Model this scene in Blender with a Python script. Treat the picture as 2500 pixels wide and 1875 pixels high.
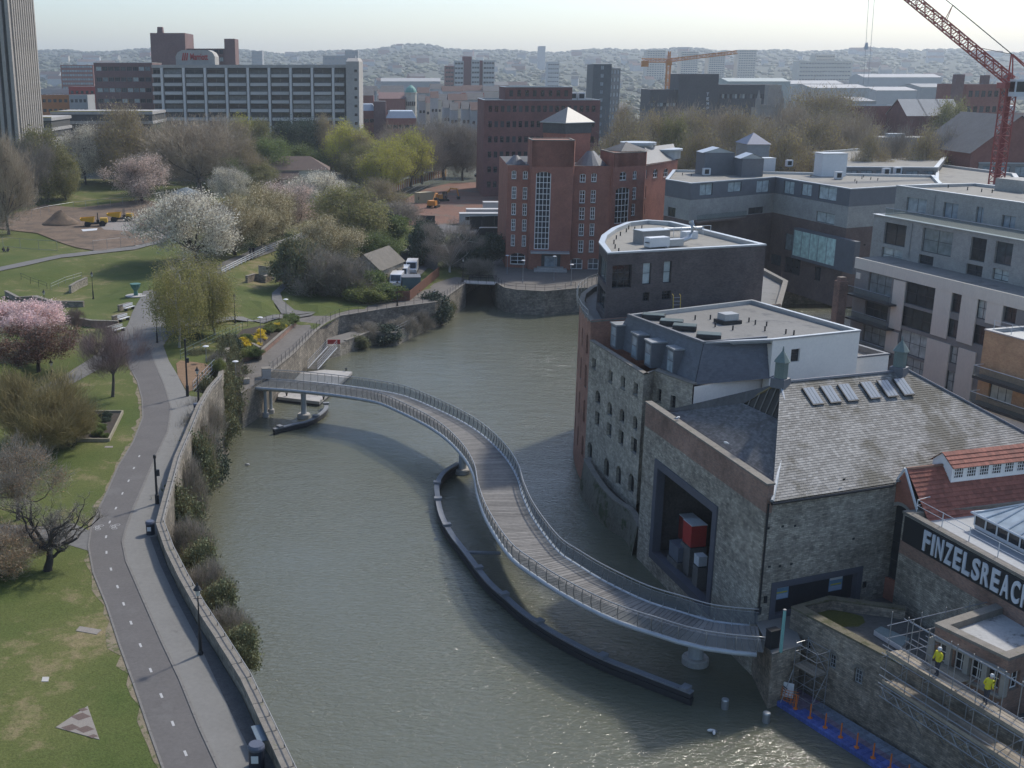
import bpy, math, random
import numpy as np
from mathutils import Vector, Matrix, geometry
R = math.radians
rnd = random.Random(11)
for o in list(bpy.data.objects): bpy.data.objects.remove(o)
scene = bpy.context.scene
# ------------------------------------------------------------------ camera, light, exposure
F_PX, CX, CY = 2780.0, 965.0, 937.0          # focal length and principal point of the (cropped) photograph, 2500 x 1875
PITCH = math.atan((CY - 180.0) / F_PX); CAM_Z = 40.5
cam = bpy.data.cameras.new('camera'); cam_o = bpy.data.objects.new('camera', cam)
scene.collection.objects.link(cam_o)
cam.sensor_width = 36; cam.lens = 36 * F_PX / 2500; cam.shift_x = (1250 - CX) / 2500
cam.clip_start = 0.5; cam.clip_end = 30000
cam_o.location = (0, 0, CAM_Z); cam_o.rotation_euler = (R(90) - PITCH, 0, 0)
scene.camera = cam_o
HAZE = 0.000165
SUN_EL, SUN_AZ = 46.0, 44.0
world = bpy.data.worlds.new('World'); scene.world = world; world.use_nodes = True
wn = world.node_tree.nodes; wl = world.node_tree.links
sky = wn.new('ShaderNodeTexSky'); sky.sky_type = 'NISHITA'; sky.sun_disc = False
sky.sun_elevation = R(SUN_EL); sky.sun_rotation = R(SUN_AZ); sky.altitude = 50
sky.air_density = 1.0; sky.dust_density = 1.6; sky.ozone_density = 4.0
wl.new(sky.outputs[0], wn['Background'].inputs[0]); wn['Background'].inputs[1].default_value = 0.15
sl = bpy.data.lights.new('sun', 'SUN'); sl.energy = 2.8; sl.angle = R(3.5); sl.color = (1.0, 0.94, 0.85)
sun = bpy.data.objects.new('sun', sl); scene.collection.objects.link(sun)
sd = Vector((math.sin(R(SUN_AZ)) * math.cos(R(SUN_EL)), math.cos(R(SUN_AZ)) * math.cos(R(SUN_EL)), math.sin(R(SUN_EL))))
sun.rotation_euler = sd.to_track_quat('Z', 'Y').to_euler(); sun.location = (60, 60, 120)
vs = scene.view_settings; vs.view_transform = 'Standard'; vs.look = 'None'; vs.exposure = 0.32; vs.gamma = 1.0
vs.use_curve_mapping = False
scene.render.resolution_x = 1024; scene.render.resolution_y = 768
# ------------------------------------------------------------------ surveying: sight lines to places of known height or distance
_c, _s = math.cos(PITCH), math.sin(PITCH)
def ray(px, py):
 u = (px - CX) / F_PX; w = -(py - CY) / F_PX
 return (u, _c + w * _s, -_s + w * _c)
def G(px, py, z):
 d = ray(px, py); t = (z - CAM_Z) / d[2]; return Vector((d[0] * t, d[1] * t, z))
def W(px, py, Y):
 d = ray(px, py); t = Y / d[1]; return Vector((d[0] * t, Y, CAM_Z + d[2] * t))
def proj(p):
 dz = p[2] - CAM_Z; f = p[1] * _c - dz * _s; up = p[1] * _s + dz * _c
 return (CX + F_PX * p[0] / f, CY - F_PX * up / f)
def ztop(p, py):
 lo, hi = -30.0, CAM_Z + min(400.0, 3.0 * p[1])
 for _ in range(50):
  m = (lo + hi) / 2
  if proj((p[0], p[1], m))[1] > py: lo = m
  else: hi = m
 return lo
def uvpx(p0, p1, px, py):
 d = ray(px, py); ex, ey = p1[0] - p0[0], p1[1] - p0[1]; L = math.hypot(ex, ey)
 nx, ny = ey, -ex; t = (p0[0] * nx + p0[1] * ny) / (d[0] * nx + d[1] * ny)
 x, y = d[0] * t, d[1] * t
 return ((x - p0[0]) * ex + (y - p0[1]) * ey) / L, CAM_Z + d[2] * t
def zz(ox, oy, s): return lambda x, y: (ox + x / s, oy + y / s)
def opspx(p0, p1, f, rects, arch=0):
 out = []
 for r in rects:
  x0, y0, x1, y1 = r[:4]; a, b = f(x0, y0), f(x1, y1); xm, ym = (a[0] + b[0]) / 2, (a[1] + b[1]) / 2
  u0 = uvpx(p0, p1, a[0], ym)[0]; u1 = uvpx(p0, p1, b[0], ym)[0]
  z1 = uvpx(p0, p1, xm, a[1])[1]; z0 = uvpx(p0, p1, xm, b[1])[1]
  out.append((min(u0, u1), max(u0, u1), min(z0, z1), max(z0, z1), (r[4] if len(r) > 4 else arch)))
 return out
# ------------------------------------------------------------------ terrain of the park
TP = []
def _tp(z, *pts):
 for p in pts: q = G(p[0], p[1], z); TP.append((q.x, q.y, z))
_tp(7.5, (300, 1800), (560, 1800), (100, 1500), (300, 1400), (100, 1100), (330, 1100), (420, 1200), (380, 1000), (300, 850), (100, 800),
 (420, 830), (350, 700), (480, 860), (520, 830), (445, 880), (500, 930), (450, 1000), (100, 650), (300, 620), (500, 670), (560, 650), (700, 590), (790, 560), (420, 740), (200, 545), (50, 560), (0, 1800), (500, 1500))
_tp(4.3, (740, 775), (800, 780), (860, 765), (920, 752), (1000, 738), (1060, 720), (1110, 700), (1150, 685), (720, 800), (680, 850))
_tp(4.7, (830, 735), (930, 700), (960, 670), (1040, 650), (1110, 640), (1180, 640))
_tp(5.2, (760, 735), (660, 785), (980, 620)); _tp(6.2, (680, 720), (600, 797), (720, 690)); _tp(6.9, (600, 730), (560, 780), (560, 700))
_tp(6.3, (1060, 540), (1150, 500), (950, 530), (1000, 470), (1100, 450)); _tp(8.6, (400, 460), (620, 450), (760, 430), (500, 500)); _tp(9.5, (150, 440), (300, 420), (30, 460), (550, 420))
_tp(6.0, (900, 400), (1050, 400), (1150, 420)); _tp(6.3, (225, 702), (205, 690), (245, 712))
TPn = np.array(TP)
def hgt(x, y):
 x = np.asarray(x, float); y = np.asarray(y, float); sh = x.shape
 X = x.ravel()[:, None]; Y = y.ravel()[:, None]
 k = 20.0 / np.maximum(Y, 40.0)
 d2 = ((X - TPn[None, :, 0]) ** 2 + ((Y - TPn[None, :, 1]) * 0.75) ** 2) * k * k * 0.02 + 1e-5
 w = d2 ** -2.0
 z = (w * TPn[None, :, 2]).sum(1) / w.sum(1)
 return z.reshape(sh)
def h1(x, y): return float(hgt(np.array([x]), np.array([y]))[0])
def T(px, py):
 z = 6.5
 for _ in range(9):
  p = G(px, py, z); z = 0.35 * z + 0.65 * h1(p.x, p.y)
 return G(px, py, z)
# ------------------------------------------------------------------ objects
COL = scene.collection
def link(o, parent=None):
 COL.objects.link(o)
 if parent is not None: o.parent = parent
 return o
def tag(o, label, cat, group=None, kind=None):
 if label: o['label'] = label
 if cat: o['category'] = cat
 if group: o['group'] = group
 if kind: o['kind'] = kind
 return o
def thing(name, label, cat, loc, rz=0.0, group=None):
 o = bpy.data.objects.new(name, None); o.empty_display_size = 0.5
 o.location = loc; o.rotation_euler = (0, 0, rz); link(o)
 return tag(o, label, cat, group)
def root_loc(o):
 v = Vector((0, 0, 0))
 while o is not None: v += o.location; o = o.parent
 return v
class MB:
 def __init__(s): s.v = []; s.f = []; s.c = []
 def add(s, vs, fs, col=None):
  n = len(s.v); s.v.extend([tuple(p) for p in vs]); s.f.extend([tuple(i + n for i in f) for f in fs])
  s.c.extend([0.5 if col is None else col] * len(fs)); return s
 def quad(s, a, b, c, d, col=None): return s.add((a, b, c, d), ((0, 1, 2, 3),), col)
 def poly(s, pts, col=None): return s.add(pts, (tuple(range(len(pts))),), col)
 def box(s, x0, x1, y0, y1, z0, z1, col=None):
  return s.add(((x0, y0, z0), (x1, y0, z0), (x1, y1, z0), (x0, y1, z0), (x0, y0, z1), (x1, y0, z1), (x1, y1, z1), (x0, y1, z1)),
      ((0, 3, 2, 1), (4, 5, 6, 7), (0, 1, 5, 4), (1, 2, 6, 5), (2, 3, 7, 6), (3, 0, 4, 7)), col)
 def obox(s, c, sx, sy, sz, a=0.0, col=None, tx=0.0):
  ca, sa = math.cos(a), math.sin(a); vs = []
  for z in (0, sz):
   for (x, y) in ((-sx / 2, -sy / 2), (sx / 2, -sy / 2), (sx / 2, sy / 2), (-sx / 2, sy / 2)):
    k = 1 - tx if z else 1
    vs.append((c[0] + (x * ca - y * sa) * k, c[1] + (x * sa + y * ca) * k, c[2] + z))
  return s.add(vs, ((0, 3, 2, 1), (4, 5, 6, 7), (0, 1, 5, 4), (1, 2, 6, 5), (2, 3, 7, 6), (3, 0, 4, 7)), col)
 def prism(s, poly, z0, z1, cap=True, bottom=False, col=None):
  n = len(poly); vs = [(p[0], p[1], z0) for p in poly] + [(p[0], p[1], z1) for p in poly]
  fs = [(i, (i + 1) % n, n + (i + 1) % n, n + i) for i in range(n)]
  if cap: fs.append(tuple(range(n, 2 * n)))
  if bottom: fs.append(tuple(reversed(range(n))))
  return s.add(vs, fs, col)
 def tube(s, pts, r, n=6, cap=True, col=None):
  pts = [Vector(p) for p in pts]; m = len(pts); rs = r if isinstance(r, (list, tuple)) else [r] * m; vs = []; fs = []
  for i, p in enumerate(pts):
   d = (pts[min(i + 1, m - 1)] - pts[max(i - 1, 0)]).normalized()
   up = Vector((0, 0, 1)) if abs(d.z) < 0.9 else Vector((1, 0, 0))
   a = d.cross(up).normalized(); b = a.cross(d)
   for k in range(n):
    t = 2 * math.pi * k / n; vs.append(p + (a * math.cos(t) + b * math.sin(t)) * rs[i])
  for i in range(m - 1):
   for k in range(n):
    k2 = (k + 1) % n; fs.append((i * n + k, i * n + k2, (i + 1) * n + k2, (i + 1) * n + k))
  if cap: fs.append(tuple(reversed(range(n)))); fs.append(tuple((m - 1) * n + k for k in range(n)))
  return s.add(vs, fs, col)
 def lathe(s, c, prof, n=10, col=None):
  vs = []; fs = []; m = len(prof)
  for (r, z) in prof:
   for k in range(n):
    t = 2 * math.pi * k / n; vs.append((c[0] + r * math.cos(t), c[1] + r * math.sin(t), c[2] + z))
  for i in range(m - 1):
   for k in range(n):
    k2 = (k + 1) % n; fs.append((i * n + k, i * n + k2, (i + 1) * n + k2, (i + 1) * n + k))
  fs.append(tuple(reversed(range(n)))); fs.append(tuple((m - 1) * n + k for k in range(n)))
  return s.add(vs, fs, col)
 def strip(s, line, w, z, h=0.0, col=None, side=0.0):
  """ribbon along a 2D/3D line, optional thickness; side shifts it to the left"""
  L, Rr = offset(line, w / 2 + side), offset(line, -w / 2 + side)
  for i in range(len(line) - 1):
   za = (line[i][2] if len(line[i]) > 2 and z is None else z); zb = (line[i + 1][2] if len(line[i + 1]) > 2 and z is None else z)
   a0, a1, b0, b1 = L[i], L[i + 1], Rr[i], Rr[i + 1]
   s.quad((b0[0], b0[1], za + h), (b1[0], b1[1], zb + h), (a1[0], a1[1], zb + h), (a0[0], a0[1], za + h), col)
   if h:
    s.quad((b0[0], b0[1], za), (b1[0], b1[1], zb), (b1[0], b1[1], zb + h), (b0[0], b0[1], za + h), col)
    s.quad((a1[0], a1[1], zb), (a0[0], a0[1], za), (a0[0], a0[1], za + h), (a1[0], a1[1], zb + h), col)
  if h:
   for (i, q) in ((0, 1), (-1, 0)):
    za = (line[i][2] if len(line[i]) > 2 and z is None else z)
    p = [(L[i][0], L[i][1], za), (Rr[i][0], Rr[i][1], za), (Rr[i][0], Rr[i][1], za + h), (L[i][0], L[i][1], za + h)]
    s.poly(p if q else p[::-1], col)
  return s
 def mesh(s, name, mat, origin=(0, 0, 0), smooth=False):
  me = bpy.data.meshes.new(name)
  ox, oy, oz = origin
  me.from_pydata([(x - ox, y - oy, z - oz) for (x, y, z) in s.v], [], s.f)
  if any(c != 0.5 for c in s.c):
   at = me.attributes.new('v', 'FLOAT', 'FACE'); at.data.foreach_set('value', s.c)
  if smooth: me.polygons.foreach_set('use_smooth', [True] * len(me.polygons))
  if mat is not None: me.materials.append(mat)
  me.update(); return me
 def build(s, name, mat, parent=None, kind=None, smooth=False, label=None):
  o = bpy.data.objects.new(name, s.mesh(name, mat, root_loc(parent) if parent else (0, 0, 0), smooth)); link(o, parent)
  if kind: o['kind'] = kind
  if label: o['label'] = label
  return o
def offset(line, d):
 out = []; n = len(line)
 for i in range(n):
  a = line[max(i - 1, 0)]; b = line[min(i + 1, n - 1)]; p = line[i]
  t = Vector((b[0] - a[0], b[1] - a[1])); t.normalize()
  k = 1.0
  if 0 < i < n - 1:
   t1 = Vector((p[0] - a[0], p[1] - a[1])).normalized(); k = 1.0 / max(0.6, t.dot(t1))
  out.append((p[0] - t.y * d * k, p[1] + t.x * d * k))
 return out
def resample(line, step):
 pts = [Vector(p) for p in line]; out = [pts[0]]
 for a, b in zip(pts, pts[1:]):
  n = max(1, int(round((b - a).length / step)))
  out += [a.lerp(b, (i + 1) / n) for i in range(n)]
 return out
def smooth_line(pts, n=6):
 P = [Vector(p) for p in pts]; out = []
 for i in range(len(P) - 1):
  p0, p1, p2, p3 = P[max(i - 1, 0)], P[i], P[i + 1], P[min(i + 2, len(P) - 1)]
  for k in range(n):
   t = k / n
   out.append(0.5 * ((2 * p1) + (p2 - p0) * t + (2 * p0 - 5 * p1 + 4 * p2 - p3) * t * t + (3 * p1 - p0 - 3 * p2 + p3) * t ** 3))
 out.append(P[-1]); return out
def shared(name, me, loc, rz, parent, rx=0.0):
 o = bpy.data.objects.new(name, me); o.location = loc; o.rotation_euler = (rx, 0, rz); link(o, parent); return o
def structure(o, label=None):
 o['kind'] = 'structure'
 if label: o['label'] = label
 return o
def copy_tree(o, parent=None):
 c = o.copy(); link(c, parent)
 for ch in o.children: copy_tree(ch, c)
 return c
# ------------------------------------------------------------------ materials
MATS = {}
def new_mat(name):
 m = bpy.data.materials.new(name); m.use_nodes = True; nt = m.node_tree
 return m, nt, nt.nodes['Principled BSDF']
def rgb(*c): return (c[0], c[1], c[2], 1.0)
def nd(nt, t, **kw):
 n = nt.nodes.new(t)
 for k, v in kw.items():
  if k in n.inputs: n.inputs[k].default_value = v
  else: setattr(n, k, v)
 return n
def M(name, col, rough=0.7, var=0.25, scale=1.5, bump=0.15, metal=0.0, col2=None, attr=0.0, objv=0.0, bscale=None, spec=0.4, stretch=None, spots=None):
 """plain weathered surface: two noises vary the colour, one gives relief; attr/objv vary it per piece / per object"""
 if name in MATS: return MATS[name]
 m, nt, b = new_mat(name); L = nt.links
 tc = nd(nt, 'ShaderNodeTexCoord'); mp = nd(nt, 'ShaderNodeMapping')
 L.new(tc.outputs['Object'], mp.inputs[0])
 if stretch: mp.inputs['Scale'].default_value = stretch
 n1 = nd(nt, 'ShaderNodeTexNoise', Scale=scale, Detail=5.0, Roughness=0.65); L.new(mp.outputs[0], n1.inputs['Vector'])
 n2 = nd(nt, 'ShaderNodeTexNoise', Scale=scale * 9, Detail=3.0); L.new(mp.outputs[0], n2.inputs['Vector'])
 add = nd(nt, 'ShaderNodeMath', operation='ADD'); L.new(n1.outputs['Fac'], add.inputs[0]); L.new(n2.outputs['Fac'], add.inputs[1])
 rm = nd(nt, 'ShaderNodeMapRange'); rm.inputs[1].default_value = 0.65; rm.inputs[2].default_value = 1.35
 L.new(add.outputs[0], rm.inputs[0])
 c2 = col2 or tuple(c * (1 - var) for c in col); c1 = col if col2 else tuple(min(1, c * (1 + var)) for c in col)
 mx = nd(nt, 'ShaderNodeMix', data_type='RGBA'); mx.inputs[6].default_value = rgb(*c1); mx.inputs[7].default_value = rgb(*c2)
 L.new(rm.outputs[0], mx.inputs[0]); out = mx.outputs[2]
 def mulby(src, amt, out):
  r2 = nd(nt, 'ShaderNodeMapRange'); r2.inputs[3].default_value = 1 - amt; r2.inputs[4].default_value = 1 + amt; L.new(src, r2.inputs[0])
  mm = nd(nt, 'ShaderNodeMix', data_type='RGBA', blend_type='MULTIPLY'); mm.inputs[0].default_value = 1.0
  L.new(out, mm.inputs[6]); L.new(r2.outputs[0], mm.inputs[7]); return mm.outputs[2]
 if attr: at = nd(nt, 'ShaderNodeAttribute', attribute_name='v'); out = mulby(at.outputs['Fac'], attr, out)
 if objv: oi = nd(nt, 'ShaderNodeObjectInfo'); out = mulby(oi.outputs['Random'], objv, out)
 if spots:
  n3 = nd(nt, 'ShaderNodeTexNoise', Scale=spots[1], Detail=6.0, Roughness=0.7); L.new(mp.outputs[0], n3.inputs['Vector'])
  r3 = nd(nt, 'ShaderNodeMapRange'); r3.inputs[1].default_value = spots[2]; r3.inputs[2].default_value = spots[2] + 0.09; L.new(n3.outputs['Fac'], r3.inputs[0])
  m3 = nd(nt, 'ShaderNodeMix', data_type='RGBA'); m3.inputs[7].default_value = rgb(*spots[0]); L.new(r3.outputs[0], m3.inputs[0]); L.new(out, m3.inputs[6]); out = m3.outputs[2]
 L.new(out, b.inputs['Base Color'])
 b.inputs['Roughness'].default_value = rough; b.inputs['Metallic'].default_value = metal; b.inputs['Specular IOR Level'].default_value = spec
 if bump:
  bp = nd(nt, 'ShaderNodeBump', Strength=bump, Distance=0.05); src = n2
  if bscale: src = nd(nt, 'ShaderNodeTexNoise', Scale=bscale, Detail=4.0); L.new(mp.outputs[0], src.inputs['Vector'])
  L.new(src.outputs['Fac'], bp.inputs['Height']); L.new(bp.outputs[0], b.inputs['Normal'])
 MATS[name] = m; return m
def MBRICK(name, c1, c2, mortar, bw=0.45, bh=0.15, mort=0.02, bump=0.5, stain=0.35, rough=0.85, rubble=False):
 """coursed masonry; the courses follow the wall because the horizontal coordinate is x+y"""
 if name in MATS: return MATS[name]
 c1, c2, mortar = ([min(.55, v * 2.45) for v in c] for c in (c1, c2, mortar))
 m, nt, b = new_mat(name); L = nt.links
 ge = nd(nt, 'ShaderNodeNewGeometry'); sx = nd(nt, 'ShaderNodeSeparateXYZ'); L.new(ge.outputs['Position'], sx.inputs[0])
 sn = nd(nt, 'ShaderNodeSeparateXYZ'); L.new(ge.outputs['True Normal'], sn.inputs[0])
 m1 = nd(nt, 'ShaderNodeMath', operation='MULTIPLY'); L.new(sx.outputs[0], m1.inputs[0]); L.new(sn.outputs[1], m1.inputs[1])
 m2 = nd(nt, 'ShaderNodeMath', operation='MULTIPLY'); L.new(sx.outputs[1], m2.inputs[0]); L.new(sn.outputs[0], m2.inputs[1])
 ad = nd(nt, 'ShaderNodeMath', operation='SUBTRACT'); L.new(m1.outputs[0], ad.inputs[0]); L.new(m2.outputs[0], ad.inputs[1])
 cb = nd(nt, 'ShaderNodeCombineXYZ'); L.new(ad.outputs[0], cb.inputs[0]); L.new(sx.outputs[2], cb.inputs[1])
 vec = cb.outputs[0]
 if rubble:
  nz = nd(nt, 'ShaderNodeTexNoise', Scale=2.2, Detail=2.0); L.new(cb.outputs[0], nz.inputs['Vector'])
  va = nd(nt, 'ShaderNodeVectorMath', operation='MULTIPLY_ADD'); L.new(nz.outputs['Color'], va.inputs[0]); va.inputs[1].default_value = (0.25, 0.18, 0); L.new(cb.outputs[0], va.inputs[2]); vec = va.outputs[0]
 br = nd(nt, 'ShaderNodeTexBrick', Scale=1.0); br.inputs['Color1'].default_value = rgb(*c1); br.inputs['Color2'].default_value = rgb(*c2); br.inputs['Mortar'].default_value = rgb(*mortar)
 br.inputs['Mortar Size'].default_value = mort; br.inputs['Brick Width'].default_value = bw; br.inputs['Row Height'].default_value = bh; br.inputs['Bias'].default_value = -0.1
 L.new(vec, br.inputs['Vector'])
 n1 = nd(nt, 'ShaderNodeTexNoise', Scale=0.35, Detail=6.0, Roughness=0.7); L.new(ge.outputs['Position'], n1.inputs['Vector'])
 r1 = nd(nt, 'ShaderNodeMapRange'); r1.inputs[1].default_value = 0.3; r1.inputs[2].default_value = 0.7; r1.inputs[3].default_value = 1 - stain; r1.inputs[4].default_value = 1 + stain * 0.7; L.new(n1.outputs['Fac'], r1.inputs[0])
 n4 = nd(nt, 'ShaderNodeTexNoise', Scale=2.0, Detail=6.0, Roughness=0.75); L.new(ge.outputs['Position'], n4.inputs['Vector'])
 r4 = nd(nt, 'ShaderNodeMapRange'); r4.inputs[1].default_value = 0.3; r4.inputs[2].default_value = 0.7; r4.inputs[3].default_value = 0.58 if rubble else .88; r4.inputs[4].default_value = 1.45 if rubble else 1.13; L.new(n4.outputs['Fac'], r4.inputs[0])
 mm = nd(nt, 'ShaderNodeMath', operation='MULTIPLY'); L.new(r1.outputs[0], mm.inputs[0]); L.new(r4.outputs[0], mm.inputs[1])
 mx = nd(nt, 'ShaderNodeMix', data_type='RGBA', blend_type='MULTIPLY'); mx.inputs[0].default_value = 1.0
 L.new(br.outputs['Color'], mx.inputs[6]); L.new(mm.outputs[0], mx.inputs[7]); L.new(mx.outputs[2], b.inputs['Base Color'])
 b.inputs['Roughness'].default_value = rough; b.inputs['Specular IOR Level'].default_value = 0.25
 iv = nd(nt, 'ShaderNodeMath', operation='SUBTRACT'); iv.inputs[0].default_value = 1.0; L.new(br.outputs['Fac'], iv.inputs[1])
 a2 = nd(nt, 'ShaderNodeMath', operation='ADD'); L.new(iv.outputs[0], a2.inputs[0]); L.new(n4.outputs['Fac'], a2.inputs[1])
 bp = nd(nt, 'ShaderNodeBump', Strength=bump, Distance=0.04); L.new(a2.outputs[0], bp.inputs['Height']); L.new(bp.outputs[0], b.inputs['Normal'])
 MATS[name] = m; return m
def MGLASS(name, cols, rough=0.06):
 """window pane seen from outside: dark room or drawn curtain behind, picked per window"""
 if name in MATS: return MATS[name]
 m, nt, b = new_mat(name); L = nt.links
 oi = nd(nt, 'ShaderNodeObjectInfo'); cr = nd(nt, 'ShaderNodeValToRGB'); cr.color_ramp.interpolation = 'CONSTANT'
 el = cr.color_ramp.elements
 while len(el) < len(cols): el.new(0.5)
 for i, c in enumerate(cols): el[i].position = c[0]; el[i].color = rgb(*c[1])
 L.new(oi.outputs['Random'], cr.inputs[0])
 tc = nd(nt, 'ShaderNodeTexCoord'); nz = nd(nt, 'ShaderNodeTexNoise', Scale=1.3, Detail=2.0); L.new(tc.outputs['Object'], nz.inputs['Vector'])
 r1 = nd(nt, 'ShaderNodeMapRange'); r1.inputs[3].default_value = 0.4; r1.inputs[4].default_value = 1.6; L.new(nz.outputs['Fac'], r1.inputs[0])
 mx = nd(nt, 'ShaderNodeMix', data_type='RGBA', blend_type='MULTIPLY'); mx.inputs[0].default_value = 1.0; L.new(cr.outputs[0], mx.inputs[6]); L.new(r1.outputs[0], mx.inputs[7])
 L.new(mx.outputs[2], b.inputs['Base Color']); b.inputs['Roughness'].default_value = rough; b.inputs['Specular IOR Level'].default_value = 0.6
 MATS[name] = m; return m
def MLEAF(name, col, var=0.35, trans=0.35, objv=0.12):
 if name in MATS: return MATS[name]
 m, nt, b = new_mat(name); L = nt.links
 at = nd(nt, 'ShaderNodeAttribute', attribute_name='v'); oi = nd(nt, 'ShaderNodeObjectInfo')
 r1 = nd(nt, 'ShaderNodeMapRange'); r1.inputs[3].default_value = 1 - var; r1.inputs[4].default_value = 1 + var; L.new(at.outputs['Fac'], r1.inputs[0])
 r2 = nd(nt, 'ShaderNodeMapRange'); r2.inputs[3].default_value = 1 - objv; r2.inputs[4].default_value = 1 + objv; L.new(oi.outputs['Random'], r2.inputs[0])
 mm = nd(nt, 'ShaderNodeMath', operation='MULTIPLY'); L.new(r1.outputs[0], mm.inputs[0]); L.new(r2.outputs[0], mm.inputs[1])
 mx = nd(nt, 'ShaderNodeMix', data_type='RGBA', blend_type='MULTIPLY'); mx.inputs[0].default_value = 1.0; mx.inputs[6].default_value = rgb(*[min(.8, c * 1.75) for c in col]); L.new(mm.outputs[0], mx.inputs[7])
 L.new(mx.outputs[2], b.inputs['Base Color']); b.inputs['Roughness'].default_value = 0.65; b.inputs['Specular IOR Level'].default_value = 0.2
 if trans:
  tr = nd(nt, 'ShaderNodeBsdfTranslucent'); L.new(mx.outputs[2], tr.inputs[0]); ms = nd(nt, 'ShaderNodeMixShader'); ms.inputs[0].default_value = trans
  L.new(b.outputs[0], ms.inputs[1]); L.new(tr.outputs[0], ms.inputs[2]); L.new(ms.outputs[0], nt.nodes['Material Output'].inputs[0])
 MATS[name] = m; return m
def MGRASS(name, g1, g2, dry, amt=0.5):
 if name in MATS: return MATS[name]
 m, nt, b = new_mat(name); L = nt.links; ge = nd(nt, 'ShaderNodeNewGeometry'); pos = ge.outputs['Position']
 n1 = nd(nt, 'ShaderNodeTexNoise', Scale=0.09, Detail=6.0, Roughness=0.6); n2 = nd(nt, 'ShaderNodeTexNoise', Scale=0.5, Detail=8.0, Roughness=0.72); n3 = nd(nt, 'ShaderNodeTexNoise', Scale=9.0, Detail=4.0, Roughness=0.7)
 for n in (n1, n2, n3): L.new(pos, n.inputs['Vector'])
 mx = nd(nt, 'ShaderNodeMix', data_type='RGBA'); mx.inputs[6].default_value = rgb(*g1); mx.inputs[7].default_value = rgb(*g2)
 r1 = nd(nt, 'ShaderNodeMapRange'); r1.inputs[1].default_value = 0.35; r1.inputs[2].default_value = 0.65; L.new(n1.outputs['Fac'], r1.inputs[0]); L.new(r1.outputs[0], mx.inputs[0])
 mul = nd(nt, 'ShaderNodeMath', operation='ADD'); L.new(n2.outputs['Fac'], mul.inputs[0]); L.new(n1.outputs['Fac'], mul.inputs[1])
 r2 = nd(nt, 'ShaderNodeMapRange'); r2.inputs[1].default_value = 1.06; r2.inputs[2].default_value = 1.26; r2.inputs[4].default_value = amt; L.new(mul.outputs[0], r2.inputs[0])
 m2 = nd(nt, 'ShaderNodeMix', data_type='RGBA'); m2.inputs[7].default_value = rgb(*dry); L.new(r2.outputs[0], m2.inputs[0]); L.new(mx.outputs[2], m2.inputs[6])
 r3 = nd(nt, 'ShaderNodeMapRange'); r3.inputs[1].default_value = 0.25; r3.inputs[2].default_value = 0.75; r3.inputs[3].default_value = 0.6; r3.inputs[4].default_value = 1.4; L.new(n3.outputs['Fac'], r3.inputs[0])
 m3 = nd(nt, 'ShaderNodeMix', data_type='RGBA', blend_type='MULTIPLY'); m3.inputs[0].default_value = 1.0; L.new(m2.outputs[2], m3.inputs[6]); L.new(r3.outputs[0], m3.inputs[7])
 L.new(m3.outputs[2], b.inputs['Base Color']); b.inputs['Roughness'].default_value = 0.9; b.inputs['Specular IOR Level'].default_value = 0.1
 bp = nd(nt, 'ShaderNodeBump', Strength=0.6, Distance=0.08); L.new(n3.outputs['Fac'], bp.inputs['Height']); L.new(bp.outputs[0], b.inputs['Normal'])
 MATS[name] = m; return m
asphalt = M('asphalt_red_grey', (0.118, 0.11, 0.103), 0.9, 0.14, 0.5, 0.3, bscale=40, spots=((0.135, 0.128, 0.12), 0.35, 0.58))
footway = M('footway_grey', (0.19, 0.184, 0.168), 0.9, 0.10, 0.4, 0.25, bscale=40, spots=((0.13, 0.125, 0.115), 0.5, 0.6))
path_far = M('path_grey', (0.15, 0.145, 0.135), 0.9, 0.18, 0.3, 0.2, bscale=30)
quay_pave = M('quay_paving', (0.14, 0.127, 0.112), 0.9, 0.2, 0.25, 0.3, bscale=12)
cobble = M('cobble_dark', (0.085, 0.082, 0.078), 0.85, 0.35, 3.0, 0.8, bscale=6)
white_paint = M('white_paint', (0.40, 0.395, 0.38), 0.8, 0.25, 6, 0.1)
concrete = M('concrete', (0.38, 0.365, 0.34), 0.85, 0.2, 1.2, 0.2, spots=((0.26, 0.25, 0.23), 0.8, 0.6))
conc_dark = M('concrete_dark', (0.13, 0.125, 0.115), 0.9, 0.25, 1.0, 0.3)
kerbm = M('kerb_stone', (0.17, 0.16, 0.145), 0.9, 0.25, 3, 0.3)
stone_cop = M('stone_coping', (0.21, 0.19, 0.16), 0.9, 0.3, 2, 0.4, spots=((0.16, 0.155, 0.10), 1.6, 0.58))
river_stone = MBRICK('river_wall_stone', (0.115, 0.10, 0.08), (0.07, 0.063, 0.05), (0.07, 0.065, 0.055), 0.7, 0.3, 0.03, 0.8, 0.5, rubble=True)
rubble = MBRICK('rubble_stone', (0.185, 0.165, 0.13), (0.095, 0.086, 0.07), (0.11, 0.10, 0.085), 0.42, 0.13, 0.018, 0.9, 0.45, rubble=True)
rubble_br = MBRICK('rubble_stone_brown', (0.15, 0.125, 0.095), (0.075, 0.066, 0.053), (0.09, 0.08, 0.066), 0.42, 0.13, 0.018, 0.9, 0.5, rubble=True)
stone_face = MBRICK('warehouse_stone', (0.19, 0.168, 0.13), (0.12, 0.108, 0.088), (0.13, 0.118, 0.1), 0.45, 0.16, 0.018, 0.8, 0.35, rubble=True)
red_brick = MBRICK('red_brick', (0.18, 0.082, 0.053), (0.13, 0.06, 0.042), (0.11, 0.085, 0.07), 0.225, 0.075, 0.01, 0.4, 0.3)
old_brick = MBRICK('old_brick', (0.15, 0.085, 0.062), (0.095, 0.06, 0.047), (0.10, 0.085, 0.07), 0.225, 0.075, 0.01, 0.5, 0.4)
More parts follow.
